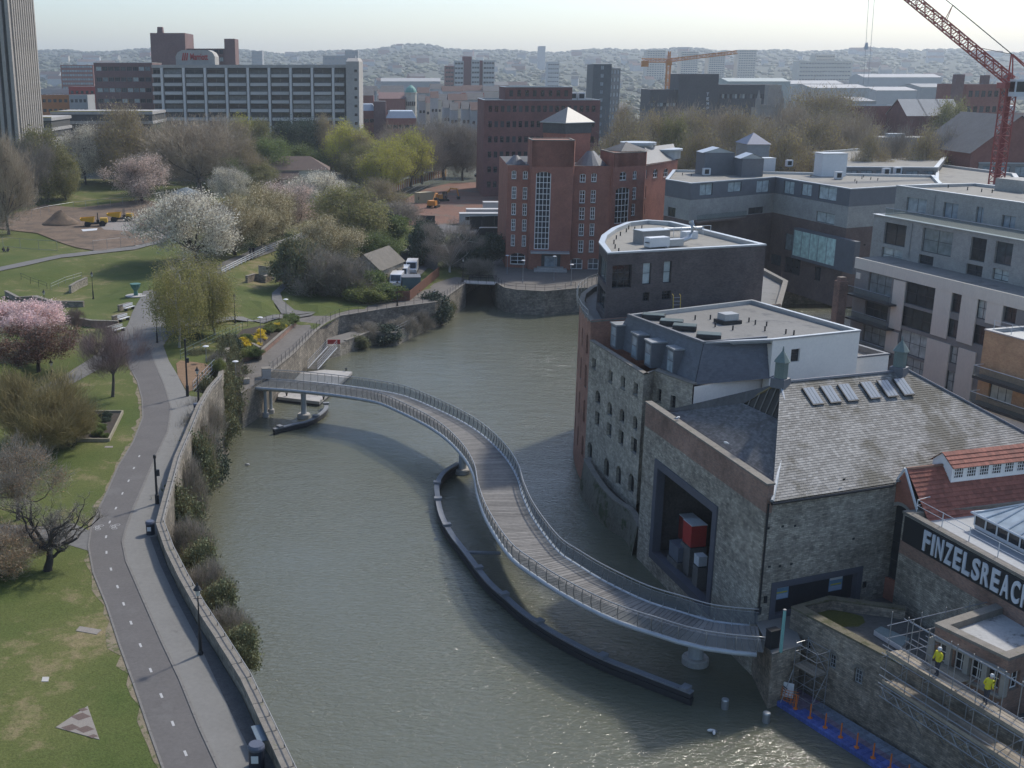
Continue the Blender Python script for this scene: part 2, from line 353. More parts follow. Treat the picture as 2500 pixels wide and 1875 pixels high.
office_brick = MBRICK('office_brick', (0.165, 0.062, 0.042), (0.13, 0.05, 0.035), (0.12, 0.066, 0.05), 0.225, 0.075, 0.01, 0.3, 0.22)
black_brick = MBRICK('black_brick', (0.058, 0.046, 0.043), (0.036, 0.03, 0.03), (0.05, 0.045, 0.043), 0.225, 0.075, 0.01, 0.4, 0.3)
brown_brick = MBRICK('brown_brick', (0.075, 0.05, 0.042), (0.05, 0.036, 0.033), (0.06, 0.048, 0.044), 0.225, 0.075, 0.01, 0.4, 0.25)
grey_brick = MBRICK('grey_brick', (0.165, 0.16, 0.145), (0.13, 0.126, 0.116), (0.13, 0.126, 0.116), 0.225, 0.075, 0.01, 0.3, 0.18)
dred_brick = MBRICK('dark_red_brick', (0.095, 0.04, 0.035), (0.078, 0.034, 0.03), (0.07, 0.038, 0.034), 0.225, 0.075, 0.01, 0.3, 0.2)
tan_brick = MBRICK('tan_brick', (0.25, 0.14, 0.075), (0.19, 0.105, 0.058), (0.2, 0.14, 0.1), 0.225, 0.075, 0.01, 0.3, 0.2)
pale_panel = M('pale_panel', (0.74, 0.66, 0.55), 0.7, 0.07, 0.6, 0.05, stretch=(1, 1, 0.4))
white_render = M('white_render', (0.88, 0.81, 0.71), 0.8, 0.06, 0.5, 0.06)
band_grey = M('band_grey', (0.25, 0.24, 0.225), 0.7, 0.12, 0.8, 0.1)
zinc = M('zinc_dark', (0.14, 0.147, 0.16), 0.6, 0.15, 0.8, 0.05, metal=0.1)
zinc_l = M('zinc_light', (0.42, 0.44, 0.45), 0.4, 0.12, 1.2, 0.05, metal=0.5)
slate_new = M('slate_new', (0.12, 0.13, 0.148), 0.55, 0.25, 2.2, 0.3, stretch=(1, 1, 3), attr=0.1)
slate_old = M('slate_old', (0.22, 0.213, 0.197), 0.7, 0.3, 0.35, 0.3, attr=0.3, spots=((0.085, 0.08, 0.062), 0.22, 0.5))
slate_dk = M('slate_dark', (0.12, 0.12, 0.12), 0.7, 0.35, 0.35, 0.3, attr=0.3, spots=((0.075, 0.072, 0.065), 0.4, 0.55))
pantile = M('pantile_red', (0.27, 0.095, 0.065), 0.75, 0.25, 0.6, 0.2, attr=0.22)
roof_flat = M('roof_membrane', (0.26, 0.245, 0.21), 0.9, 0.12, 0.3, 0.1, spots=((0.17, 0.165, 0.15), 0.35, 0.56))
roof_flat_g = M('roof_membrane_grey', (0.20, 0.195, 0.18), 0.9, 0.14, 0.3, 0.1, spots=((0.13, 0.13, 0.125), 0.35, 0.55))
roof_dk = M('roof_dark', (0.085, 0.085, 0.085), 0.9, 0.3, 0.4, 0.2)
metal_dk = M('metal_dark', (0.035, 0.037, 0.04), 0.5, 0.2, 3, 0.05, metal=0.4)
metal_blk = M('metal_black', (0.018, 0.019, 0.021), 0.5, 0.2, 3, 0.05)
galv = M('galvanised', (0.33, 0.34, 0.35), 0.42, 0.2, 2.5, 0.05, metal=0.6)
steel_blue = M('bridge_steel', (0.42, 0.45, 0.47), 0.45, 0.12, 1.5, 0.05, metal=0.2)
rail_steel = M('rail_steel', (0.40, 0.39, 0.37), 0.35, 0.12, 2, 0.04, metal=0.7)
white_metal = M('white_metal', (0.62, 0.63, 0.63), 0.4, 0.08, 2, 0.03)
dark_frame = M('dark_frame', (0.09, 0.095, 0.115), 0.55, 0.15, 1.2, 0.05)
frame_wh = M('window_frame_white', (0.82, 0.81, 0.78), 0.5, 0.1, 2, 0.02)
frame_dk = M('window_frame_dark', (0.045, 0.048, 0.052), 0.5, 0.1, 2, 0.02)
timber_w = M('weathered_timber', (0.15, 0.13, 0.11), 0.85, 0.35, 2, 0.3, attr=0.25, stretch=(1, 1, 1))
scaf_board = M('scaffold_board', (0.36, 0.31, 0.24), 0.85, 0.25, 1.5, 0.2, attr=0.2, objv=0.25)
glass = MGLASS('window_glass', ((0.0, (0.035, 0.042, 0.048)), (0.4, (0.075, 0.09, 0.095)), (0.6, (0.22, 0.25, 0.245)), (0.78, (0.46, 0.50, 0.47))))
glass_dk = MGLASS('window_glass_dark', ((0.0, (0.015, 0.017, 0.02)), (0.6, (0.03, 0.035, 0.04)), (0.85, (0.075, 0.08, 0.085))))
glass_lt = MGLASS('window_blind', ((0.0, (0.42, 0.48, 0.47)), (0.5, (0.5, 0.56, 0.55))), 0.15)
glass_gr = MGLASS('glass_green', ((0.0, (0.50, 0.66, 0.58)), (0.5, (0.56, 0.72, 0.64))), 0.1)
glass_bl = MGLASS('glass_bluegrey', ((0.0, (0.26, 0.31, 0.34)), (0.5, (0.33, 0.38, 0.40))), 0.1)
def MCLEAR(name, col, mix):
 m, nt, b = new_mat(name); t = nd(nt, 'ShaderNodeBsdfTransparent'); t.inputs[0].default_value = rgb(*col); ms = nd(nt, 'ShaderNodeMixShader'); ms.inputs[0].default_value = mix
 b.inputs['Base Color'].default_value = rgb(*[c * 0.3 for c in col]); b.inputs['Roughness'].default_value = 0.08
 nt.links.new(t.outputs[0], ms.inputs[1]); nt.links.new(b.outputs[0], ms.inputs[2]); nt.links.new(ms.outputs[0], nt.nodes['Material Output'].inputs[0]); return m
glass_clear = MCLEAR('balustrade_glass', (0.72, 0.8, 0.78), 0.35)
net_clear = MCLEAR('mesh_infill', (0.7, 0.74, 0.77), 0.42)
# ------------------------------------------------------------------ buildings
def wall(mb, p0, p1, z0, z1, ops=(), depth=0.18):
 """vertical wall p0->p1 (outside on the right), with real openings and reveals"""
 ex, ey = p1[0] - p0[0], p1[1] - p0[1]; L = math.hypot(ex, ey); ex /= L; ey /= L; ix, iy = -ey * depth, ex * depth
 P = lambda u, z, i=0: (p0[0] + ex * u + ix * i, p0[1] + ey * u + iy * i, z)
 ops = [(max(0.02, o[0]), min(L - 0.02, o[1]), max(z0 + 0.02, o[2]), min(z1 - 0.02, o[3]), o[4] if len(o) > 4 else 0) for o in ops]
 ops = [o for o in ops if o[1] - o[0] > 0.05 and o[3] - o[2] > 0.05]
 us = sorted({0.0, L} | {round(v, 4) for o in ops for v in o[:2]}); zs = sorted({z0, z1} | {round(v, 4) for o in ops for v in o[2:4]})
 for i in range(len(us) - 1):
  run = None
  for j in range(len(zs)):
   solid = False
   if j < len(zs) - 1:
    uc, zc = (us[i] + us[i + 1]) / 2, (zs[j] + zs[j + 1]) / 2
    solid = not any(o[0] < uc < o[1] and o[2] < zc < o[3] for o in ops)
   if solid and run is None: run = zs[j]
   if not solid and run is not None:
    mb.quad(P(us[i], run), P(us[i + 1], run), P(us[i + 1], zs[j]), P(us[i], zs[j])); run = None
 for (a, b, c, d, ar) in ops:
  mb.quad(P(a, c), P(b, c), P(b, c, 1), P(a, c, 1)); mb.quad(P(a, c, 1), P(a, d, 1), P(a, d), P(a, c))
  mb.quad(P(b, c), P(b, d), P(b, d, 1), P(b, c, 1)); mb.quad(P(a, d, 1), P(b, d, 1), P(b, d), P(a, d))
  if ar:
   n = 8; m = (a + b) / 2; w = (b - a) / 2; rise = min(ar * w, d - c)
   arc = [(m - w * math.cos(math.pi * k / n), d - rise + rise * math.sin(math.pi * k / n)) for k in range(n + 1)]
   for k in range(n):
    (u1, v1), (u2, v2) = arc[k], arc[k + 1]
    mb.quad(P(u1, v1), P(u2, v2), P(u2, d), P(u1, d)); mb.quad(P(u1, v1, 1), P(u2, v2, 1), P(u2, v2), P(u1, v1))
 return ops
_wm = {}
def win_meshes(w, h, nx, nz, fw, fmat, gmat, arch):
 k = (round(w * 10), round(h * 10), nx, nz, fw, fmat.name, gmat.name, arch)
 if k in _wm: return _wm[k]
 f = MB(); x0, x1 = -w / 2, w / 2; t = 0.05
 def bar(a, b, c, d): f.box(a, b, 0, t, c, d)
 bar(x0, x0 + fw, 0, h); bar(x1 - fw, x1, 0, h); bar(x0 + fw, x1 - fw, 0, fw); bar(x0 + fw, x1 - fw, h - fw, h)
 for i in range(1, nx): x = x0 + w * i / nx; f.box(x - fw * .35, x + fw * .35, 0.002, t - 0.004, fw, h - fw)
 for i in range(1, nz): z = h * i / nz; f.box(x0 + fw, x1 - fw, 0.004, t - 0.006, z - fw * .35, z + fw * .35)
 fm = f.mesh('window_frame', fmat)
 g = MB(); g.quad((x0 + fw * .5, t * .7, fw * .5), (x1 - fw * .5, t * .7, fw * .5), (x1 - fw * .5, t * .7, h - fw * .5), (x0 + fw * .5, t * .7, h - fw * .5)); gm = g.mesh('pane', gmat)
 _wm[k] = (fm, gm); return _wm[k]
def windows(root, p0, p1, ops, nx=2, nz=2, fw=0.07, fmat=None, gmat=None, depth=0.18, name='window', sill=None):
 fmat = fmat or frame_dk; gmat = gmat or glass
 a = math.atan2(p1[1] - p0[1], p1[0] - p0[0]); ca, sa = math.cos(a), math.sin(a); rl = root_loc(root); i = depth - 0.06
 for o in ops:
  w, h = o[1] - o[0], o[3] - o[2]; u = (o[0] + o[1]) / 2
  fm, gm = win_meshes(round(w + 0.03, 1), round(h + 0.03, 1), nx, nz, fw, fmat, gmat, 0)
  wo = shared(name, fm, Vector((p0[0] + ca * u - sa * i, p0[1] + sa * u + ca * i, o[2])) - rl, a, root)
  shared('pane', gm, (0, 0, 0), 0, wo)
  if sill:
   sk = ('sill', round(w, 1), sill.name)
   if sk not in _wm: _wm[sk] = MB().box(-w / 2 - .06, w / 2 + .06, -i - .08, 0, -.12, -.003).mesh('sill', sill)
   shared('sill', _wm[sk], (0, 0, 0), 0, wo)
def gridops(L, z0, floors, fh, nb, w, h, sill=0.9, m=0.6, skip=()):
 out = []; pitch = (L - 2 * m) / nb
 for f in range(floors):
  for i in range(nb):
   if (i, f) in skip: continue
   u = m + pitch * (i + .5); z = z0 + f * fh + sill; out.append((u - w / 2, u + w / 2, z, z + h))
 return out
def flat_roof(root, poly, z, mat, cop=None, par=0.35, cw=0.4, ch=0.12, name='roof'):
 MB().poly([(p[0], p[1], z - par) for p in poly]).build(name, mat, root)
 if cop:
  line = list(poly) + [poly[0]]; n = len(poly); m = MB()
  inn = []
  for i in range(n):
   a, b, c = Vector(poly[i - 1][:2]), Vector(poly[i][:2]), Vector(poly[(i + 1) % n][:2])
   t1, t2 = (b - a).normalized(), (c - b).normalized(); n1, n2 = Vector((-t1.y, t1.x)), Vector((-t2.y, t2.x)); bi = n1 + n2
   k = cw / max(0.8, bi.dot(n1)) if bi.length > .1 else cw
   inn.append((b + bi * k, b - bi * (0.06 / max(0.8, bi.dot(n1)) if bi.length > .1 else .06)))
  for i in range(n):
   j = (i + 1) % n; (a, A), (b, B) = inn[i], inn[j]
   m.quad((A.x, A.y, z + ch), (B.x, B.y, z + ch), (b.x, b.y, z + ch), (a.x, a.y, z + ch)); m.quad((A.x, A.y, z - .04), (B.x, B.y, z - .04), (B.x, B.y, z + ch), (A.x, A.y, z + ch))
   m.quad((b.x, b.y, z - par), (a.x, a.y, z - par), (a.x, a.y, z + ch), (b.x, b.y, z + ch))
  m.build('coping', cop, root)
def slates(name, root, a, b, c, d, mat, sw=0.45, sh=0.36, th=0.025, lift=0.03, inside=None, kind='stuff'):
 """courses of separate slates on the roof plane a-b (eave) d-c (ridge side); quads may taper"""
 a, b, c, d = map(Vector, (a, b, c, d)); m = MB(); n = (b - a).cross(d - a).normalized()
 if n.z < 0: n = -n
 H = max((d - a).length, (c - b).length); rows = max(2, int(H / sh))
 for r in range(rows):
  t0, t1 = r / rows, min(1, (r + 1.12) / rows); l0, r0, l1, r1 = a.lerp(d, t0), b.lerp(c, t0), a.lerp(d, t1), b.lerp(c, t1)
  Wd = (r0 - l0).length
  if Wd < 0.05: continue
  k = max(1, int(Wd / sw)); off = (r % 2) * .5
  for i in range(-1 if off else 0, k):
   s0, s1 = max(0, (i + off) / k), min(1, (i + off + .97) / k)
   if s1 <= s0: continue
   p = [l0.lerp(r0, s0) + n * (lift + th), l0.lerp(r0, s1) + n * (lift + th), l1.lerp(r1, s1) + n * lift, l1.lerp(r1, s0) + n * lift]
   cc = rnd.random(); m.quad(*p, cc); m.quad(p[0] - n * th, p[1] - n * th, p[1], p[0], cc)
 return m.build(name, mat, root, kind=kind)
def box_building(name, label, cat, c, sx, sy, z0, z1, rz, wm, floors, nbx, nby, roofm=None, cop=None, ww=1.4, wh=1.5, fmat=None, gmat=None, group=None, faces=(0,), nx=2, nz=1, roof='flat', rh=4, sill=1.0, hipmat=None):
 """rectangular block centred at c; face 0 is the one towards -y before rotation"""
 ca, sa = math.cos(rz), math.sin(rz)
 Q = [(c[0] + x * ca - y * sa, c[1] + x * sa + y * ca) for (x, y) in ((-sx / 2, -sy / 2), (sx / 2, -sy / 2), (sx / 2, sy / 2), (-sx / 2, sy / 2))]
 root = thing(name, label, cat, (c[0], c[1], z0), 0, group); m = MB(); fh = (z1 - z0) / max(1, floors)
 for i in range(4):
  p0, p1 = Q[i], Q[(i + 1) % 4]; L = (sx, sy)[i % 2]; nb = (nbx, nby)[i % 2]
  ops = gridops(L, z0, floors, fh, nb, min(ww, L / max(1, nb) * .8), min(wh, fh * .75), sill=min(sill, fh * .3), m=L * .03) if (i in faces and nb) else []
  ops = wall(m, p0, p1, z0, z1, ops, 0.15)
  if ops: windows(root, p0, p1, ops, nx, nz, 0.07, fmat, gmat, 0.15)
 m.build('wall', wm, root)
 if roof == 'flat': flat_roof(root, Q, z1, roofm or roof_dk, cop, 0.3 if cop else 0.02, 0.35)
 elif roof == 'gable':
  e = 0.3; r = MB(); A = lambda x, y, z: (c[0] + x * ca - y * sa, c[1] + x * sa + y * ca, z)
  r.quad(A(-sx / 2 - e, -sy / 2 - e, z1 - .1), A(sx / 2 + e, -sy / 2 - e, z1 - .1), A(sx / 2 + e, 0, z1 + rh), A(-sx / 2 - e, 0, z1 + rh)); r.quad(A(sx / 2 + e, sy / 2 + e, z1 - .1), A(-sx / 2 - e, sy / 2 + e, z1 - .1), A(-sx / 2 - e, 0, z1 + rh), A(sx / 2 + e, 0, z1 + rh))
  r.build('roof', roofm or slate_dk, root)
  MB().poly([A(-sx / 2, sy / 2, z1), A(-sx / 2, -sy / 2, z1), A(-sx / 2, 0, z1 + rh - .05)]).build('gable', wm, root); MB().poly([A(sx / 2, -sy / 2, z1), A(sx / 2, sy / 2, z1), A(sx / 2, 0, z1 + rh - .05)]).build('gable', wm, root)
 elif roof == 'hip':
  e = 0.3; r = MB(); A = lambda x, y, z: (c[0] + x * ca - y * sa, c[1] + x * sa + y * ca, z); k = max(0, sx / 2 - sy / 2)
  a, b, cc, d = A(-sx / 2 - e, -sy / 2 - e, z1), A(sx / 2 + e, -sy / 2 - e, z1), A(sx / 2 + e, sy / 2 + e, z1), A(-sx / 2 - e, sy / 2 + e, z1); r1, r2 = A(-k, 0, z1 + rh), A(k, 0, z1 + rh)
  r.quad(a, b, r2, r1); r.quad(cc, d, r1, r2); r.poly([b, cc, r2]); r.poly([d, a, r1]); r.build('roof', roofm or slate_dk, root)
 return root
def railing(name, label, line, h=1.1, step=2.0, mat=None, nr=2, pr=0.03, rr=0.022, cat='railing', group=None, z=None, rails=None, pside=6):
 """posts one by one, each rail one tube, along a 3D line"""
 mat = mat or metal_blk; P = [Vector((p[0], p[1], p[2] if z is None else z)) for p in line]; root = thing(name, label, cat, P[0], 0, group)
 pts = resample(P, step); key = ('post', round(h, 2), pr, mat.name)
 if key not in _wm: _wm[key] = MB().tube(((0, 0, -0.05), (0, 0, h)), pr, pside).mesh('post', mat)
 for p in pts: shared('post', _wm[key], p - P[0], 0, root)
 for k in (rails or [h * (1 - i * 0.42) - 0.02 for i in range(nr)]):
  MB().tube([p + Vector((0, 0, k)) for p in pts], rr, 5).build('rail', mat, root)
 return root
# ------------------------------------------------------------------ ground, water, river walls
def cdt(poly, grid, keep=None):
 n = len(poly); xs = [p[0] for p in poly]; ys = [p[1] for p in poly]; pts = [Vector((p[0], p[1])) for p in poly]
 y = min(ys)
 while y < max(ys):
  st = grid(y) if callable(grid) else grid; x = min(xs) + rnd.random() * st
  while x < max(xs):
   pts.append(Vector((x + rnd.uniform(-.2, .2) * st, y + rnd.uniform(-.2, .2) * st))); x += st
  y += st
 r = geometry.delaunay_2d_cdt(pts, [], [list(range(n))], 1, 1e-4)
 return r[0], r[2]
def dense(poly, step=2.0): return resample([Vector(p[:2]) for p in poly] + [Vector(poly[0][:2])], step)[:-1]
def sheet(name, poly, off, mat, grid=2.5, zfn=None, step=2.0, parent=None, kind='structure', label=None):
 v, f = cdt(dense(poly, step), grid); X = np.array([p[0] for p in v]); Y = np.array([p[1] for p in v])
 z = hgt(X, Y) if zfn is None else zfn(X, Y)
 off = off + (np.maximum(0, Y - 90) * .0009 if (zfn is None and off > 0) else 0) * 1.0
 z = z + off; off = 0.0
 m = MB(); m.v = [(float(a), float(b), float(c) + off) for a, b, c in zip(X, Y, z)]
 for t in f:
  a, b, c = (Vector(m.v[i]) for i in t[:3])
  m.f.append(tuple(t) if (b - a).cross(c - a).z > 0 else tuple(reversed(t)))
 m.c = [0.5] * len(m.f); o = m.build(name, mat, parent, kind=kind)
 if label: o['label'] = label
 return o
def TL(*pts): return [T(*p) for p in pts]
def flatz(z): return lambda X, Y: np.full(X.shape, z)
WALL_PX = [(760, 2080), (651, 1835), (590, 1700), (529, 1599), (480, 1521), (440, 1448), (407, 1379), (383, 1310), (401, 1241), (427, 1145), (452, 1087), (481, 1015), (506, 972), (531, 943)]
WALL = [G(a, b, 7.5) for a, b in WALL_PX]
QEDGE_PX = [(612, 947), (649, 923), (667, 903), (716, 863), (773, 806), (796, 788), (829, 772), (897, 761), (967, 750), (1032, 742), (1062, 738), (1085, 728), (1138, 690)]
QEDGE = [G(a, b, 4.3) for a, b in QEDGE_PX]
grass = MGRASS('lawn_grass', (0.075, 0.10, 0.029), (0.12, 0.128, 0.045), (0.24, 0.19, 0.11), 0.9)
grass_far = MGRASS('city_verge', (0.07, 0.08, 0.05), (0.11, 0.11, 0.09), (0.14, 0.13, 0.11), 0.6)
earth = M('site_earth', (0.17, 0.085, 0.055), 0.95, 0.3, 0.25, 0.5, bscale=3, spots=((0.13, 0.10, 0.075), 0.2, 0.52))
earth2 = M('stripped_earth', (0.15, 0.105, 0.07), 0.95, 0.3, 0.3, 0.5, bscale=3, spots=((0.095, 0.07, 0.05), 0.25, 0.5))
mulch = M('mulch', (0.20, 0.125, 0.07), 0.95, 0.3, 1.2, 0.6, bscale=8)
soil = M('bed_soil', (0.05, 0.04, 0.03), 0.95, 0.3, 2, 0.6)
upper = [G(531, 943, 7.5), G(508, 963, 7.5), G(472, 955, 7.5), G(524, 897, 7.5), G(538, 850, 7.3), T(592, 804), T(640, 794), T(714, 778), T(722, 790)]
lawn_poly = [w for w in WALL] + upper[1:] + [QEDGE[4], QEDGE[6], QEDGE[8], QEDGE[10], QEDGE[12], Vector((14.5, 214)), Vector((19, 224)), Vector((16, 330)), Vector((-10, 352)), Vector((-250, 352)), Vector((-250, 30))]
lawn = sheet('park_lawn', lawn_poly, 0.0, grass, lambda y: 1.4 + y * 0.007, step=3.0)
def hill(X, Y):
 a = X / np.maximum(Y, 1.0)
 t = np.clip((Y - 1000.0) / 3600.0, 0, 1); t = t * t * (3 - 2 * t)
 n = np.sin(X * .0021 + Y * .0013) + .6 * np.sin(X * .0047 - Y * .0031 + 1.3) + .4 * np.sin(X * .009 + Y * .006)
 n2 = 14 * np.exp(-((a - 0.01) / .035) ** 2) + 5 * np.sin(a * 31 + 1) + 4 * np.sin(a * 83)
 return 4.15 + t * (118 + n2) + n * 3.5 * np.clip((Y - 900) / 1200, 0, 1) * (1 - t * .6)
cm = MB(); ys = [203.0] + [203 + 9 * 1.075 ** k * k ** .55 for k in range(1, 62)]; ys = [y for y in ys if y < 5200] + [5200.0, 5600.0]; nx = 120
for y in ys:
 xs = np.linspace(max(13.5, -.42 * y) if y < 345 else -1.0 * y - 60, 1.3 * y + 60, nx)
 zs = hill(xs, np.full(nx, y)) if y < 5500 else np.full(nx, 4.0)
 cm.v += [(float(a), y, float(b)) for a, b in zip(xs, zs)]
for j in range(len(ys) - 1):
 for i in range(nx - 1): cm.f.append((j * nx + i, j * nx + i + 1, (j + 1) * nx + i + 1, (j + 1) * nx + i)); cm.c.append(.5)
structure(cm.build('city_ground', grass_far, smooth=True))
A_G, B_G, C_G = Vector((24.84, 71.4)), Vector((34.3, 75.0)), Vector((20.92, 91.3))
SB = [(37.5, 52.5), (31.5, 64.5), (28.2, 71.9), (26.2, 71.75), (33.0, 76.4), (29.6, 93.5), (23, 95), (20.4, 109), (19.9, 120), (22, 128), (28, 138), (42, 150), (60, 158), (90, 164), (260, 164), (260, 40), (60, 40)]
sheet('south_quay', SB, 0.0, M('yard_asphalt', (0.10, 0.098, 0.095), 0.9, 0.25, 0.3, 0.2), 12, flatz(4.0), 20)
def water_mat():
 m, nt, b = new_mat('river_water'); L = nt.links; ge = nd(nt, 'ShaderNodeNewGeometry')
 mp = nd(nt, 'ShaderNodeMapping'); mp.inputs['Rotation'].default_value = (0, 0, R(24)); mp.inputs['Scale'].default_value = (1.0, 2.1, 1.0); L.new(ge.outputs['Position'], mp.inputs[0])
 n1 = nd(nt, 'ShaderNodeTexNoise', Scale=1.7, Detail=4.0, Roughness=0.62, Distortion=0.5); n2 = nd(nt, 'ShaderNodeTexNoise', Scale=0.28, Detail=2.0); n3 = nd(nt, 'ShaderNodeTexNoise', Scale=0.035, Detail=3.0)
 L.new(mp.outputs[0], n1.inputs['Vector']); L.new(mp.outputs[0], n2.inputs['Vector']); L.new(ge.outputs['Position'], n3.inputs['Vector'])
 r3 = nd(nt, 'ShaderNodeMapRange'); r3.inputs[1].default_value = .35; r3.inputs[2].default_value = .65; r3.inputs[3].default_value = .45; r3.inputs[4].default_value = 1.0; L.new(n3.outputs['Fac'], r3.inputs[0])
 ad = nd(nt, 'ShaderNodeMath', operation='MULTIPLY_ADD'); L.new(n2.outputs['Fac'], ad.inputs[0]); ad.inputs[1].default_value = 1.2; L.new(n1.outputs['Fac'], ad.inputs[2])
 bp = nd(nt, 'ShaderNodeBump', Distance=0.15); L.new(r3.outputs[0], bp.inputs['Strength']); L.new(ad.outputs[0], bp.inputs['Height']); L.new(bp.outputs[0], b.inputs['Normal'])
 mx = nd(nt, 'ShaderNodeMix', data_type='RGBA'); mx.inputs[6].default_value = rgb(0.10, 0.104, 0.07); mx.inputs[7].default_value = rgb(0.13, 0.133, 0.094); L.new(n3.outputs['Fac'], mx.inputs[0])
 L.new(mx.outputs[2], b.inputs['Base Color']); b.inputs['Roughness'].default_value = 0.1; b.inputs['IOR'].default_value = 1.33; b.inputs['Specular IOR Level'].default_value = 1.0
 return m
structure(MB().quad((-40, 20, 0), (130, 20, 0), (130, 232, 0), (-40, 232, 0)).build('water', water_mat()))
def wall_face(name, line, ztop_, zbot, mat, thick=0.0, label=None, cat='wall', batter=0.0):
 m = MB(); L = [Vector(p) for p in line]; off = offset(L, -batter) if batter else [(p[0], p[1]) for p in L]
 for i in range(len(L) - 1):
  a, b = L[i], L[i + 1]; m.quad((off[i][0], off[i][1], zbot), (off[i + 1][0], off[i + 1][1], zbot), (b.x, b.y, ztop_ if ztop_ is not None else b.z), (a.x, a.y, ztop_ if ztop_ is not None else a.z))
 return m
wt = thing('river_wall', 'long stone river wall with coping and handrail beside the cycle path', 'wall', (WALL[3].x, WALL[3].y, 7.5))
out = [Vector((p[0], p[1], 7.5)) for p in offset(WALL, -0.55)]
wall_face('face', out, 8.46, -1.0, river_stone, batter=0.5).build('face', river_stone, wt)
pw = MB(); pw.strip(WALL, 0.5, 7.5, 0.97, side=-0.30); pw.build('parapet', river_stone, wt)
SEG = resample([Vector((p[0], p[1], 8.47)) for p in offset(WALL, -0.30)], 1.6)
for a, b in zip(SEG, SEG[1:]):
 d = b - a; cs = MB().obox(((a.x + b.x) / 2, (a.y + b.y) / 2, 8.473), d.length - .03, 0.66, 0.13 + rnd.random() * .02, math.atan2(d.y, d.x)); cs.build('coping_stone', stone_cop, wt)
RL = resample([Vector((p[0], p[1], 8.6)) for p in offset(WALL, -0.52)], 1.6)
key = MB().tube(((0, 0, 0), (0, 0, .28)), .022, 5).mesh('bracket', metal_dk)
for p in RL: shared('bracket', key, p - wt.location, 0, wt)
MB().tube([p + Vector((0, 0, .28)) for p in RL], 0.035, 6).build('handrail', M('handrail_grey', (0.27, 0.26, 0.24), .6, .2, 2, .1), wt)
LE = [(403, 1890), (366, 1786), (326, 1668), (293, 1578), (260, 1477), (228, 1399), (216, 1334), (222, 1290), (245, 1235), (262, 1200), (289, 1138), (325, 1080), (349, 1019), (347, 975), (336, 932), (318, 899), (306, 862)]
KL = [(540, 1890), (488, 1778), (440, 1660), (395, 1566), (366, 1501), (334, 1428), (309, 1371), (299, 1322), (309, 1285), (326, 1240), (347, 1192), (380, 1116), (409, 1055), (418, 997), (401, 939), (376, 881), (366, 850)]
RE = [(690, 1890), (651, 1835), (590, 1700), (529, 1599), (480, 1521), (440, 1448), (407, 1379), (383, 1310), (401, 1241), (427, 1145), (452, 1087), (481, 1015), (506, 972), (466, 968), (456, 961), (434, 917), (412, 881), (399, 845)]
CB = [(654, 1890), (611, 1835), (566, 1745), (517, 1640), (476, 1550), (431, 1465), (391, 1379), (366, 1312)]
def tl2(L): return [T(*p) for p in L]
le, kl, re_, cb = tl2(LE), tl2(KL), tl2(RE), tl2(CB)
sheet('cycle_path', le + kl[::-1], 0.03, asphalt, 2.0)
sheet('footway', kl + re_[::-1], 0.034, footway, 2.0)
sheet('cobble_strip', cb + re_[:8][::-1], 0.042, cobble, 2.0)
sheet('upper_promenade', TL((306, 862), (366, 850), (399, 845), (411, 827), (405, 800), (404, 760), (401, 722), (372, 708), (350, 712), (340, 733), (322, 766), (311, 795), (289, 815), (224, 874), (264, 889), (300, 868)), 0.026, path_far, 2.5)
sheet('side_path', TL((264, 889), (224, 874), (155, 917), (90, 950), (0, 985), (0, 1010), (100, 972), (174, 939)), 0.022, path_far, 3)
sheet('side_path', TL((220, 1297), (217, 1345), (150, 1325), (60, 1312), (-60, 1305), (-60, 1278), (100, 1284), (180, 1278)), 0.022, path_far, 2.5)
sheet('link_path', TL((411, 827), (466, 799), (513, 794), (603, 787), (716, 779), (760, 772), (771, 765), (685, 770), (574, 775), (466, 786), (407, 800)), 0.13, path_far, 2.5)
sheet('winding_path', TL((687, 768), (664, 734), (664, 718), (680, 704), (692, 692), (706, 694), (684, 718), (690, 736), (718, 757), (771, 764)), 0.14, path_far, 2.5)
sheet('upper_path', TL((-40, 662), (60, 640), (150, 622), (240, 612), (330, 602), (380, 590), (420, 575), (400, 592), (330, 610), (240, 620), (150, 630), (60, 650), (-40, 672)), 0.02, path_far, 3)
sheet('fence_path', TL((505, 668), (545, 640), (610, 612), (680, 588), (745, 570), (800, 548), (860, 530), (870, 538), (800, 560), (745, 583), (690, 606), (640, 625), (590, 642), (548, 662), (530, 680)), 0.02, path_far, 3)
sheet('service_road', TL((905, 700), (950, 655), (1000, 600), (1020, 560), (1080, 548), (1180, 560), (1180, 575), (1090, 570), (1080, 600), (1060, 640), (1010, 690), (960, 720), (930, 725)), 0.02, M('service_road', (0.135, 0.13, 0.125), .9, .15, .3, .2), 3)
sheet('bare_earth', TL((-40, 545), (40, 520), (110, 500), (190, 508), (260, 500), (350, 488), (430, 505), (430, 560), (380, 592), (330, 600), (240, 614), (190, 606), (140, 590), (90, 570), (0, 560)), 0.02, earth2, 3)
sheet('gravel_pad', TL((245, 555), (262, 540), (300, 538), (380, 528), (430, 535), (430, 575), (395, 586), (355, 575), (320, 566), (255, 562)), 0.035, M('gravel_pale', (0.24, 0.215, 0.195), .95, .2, .8, .4), 3)
sheet('excavated_earth', TL((945, 512), (985, 488), (1040, 462), (1100, 448), (1180, 446), (1240, 450), (1240, 520), (1190, 552), (1100, 548), (1020, 552), (960, 545)), 0.03, earth, 3)
sheet('mulch_bed', TL((434, 917), (430, 888), (441, 880), (500, 888), (522, 897), (472, 952), (458, 958)), 0.02, mulch, 1.5)
ks = thing('kerb_line', 'low stone kerb between the reddish cycle path and grey footway', 'kerb', kl[5])
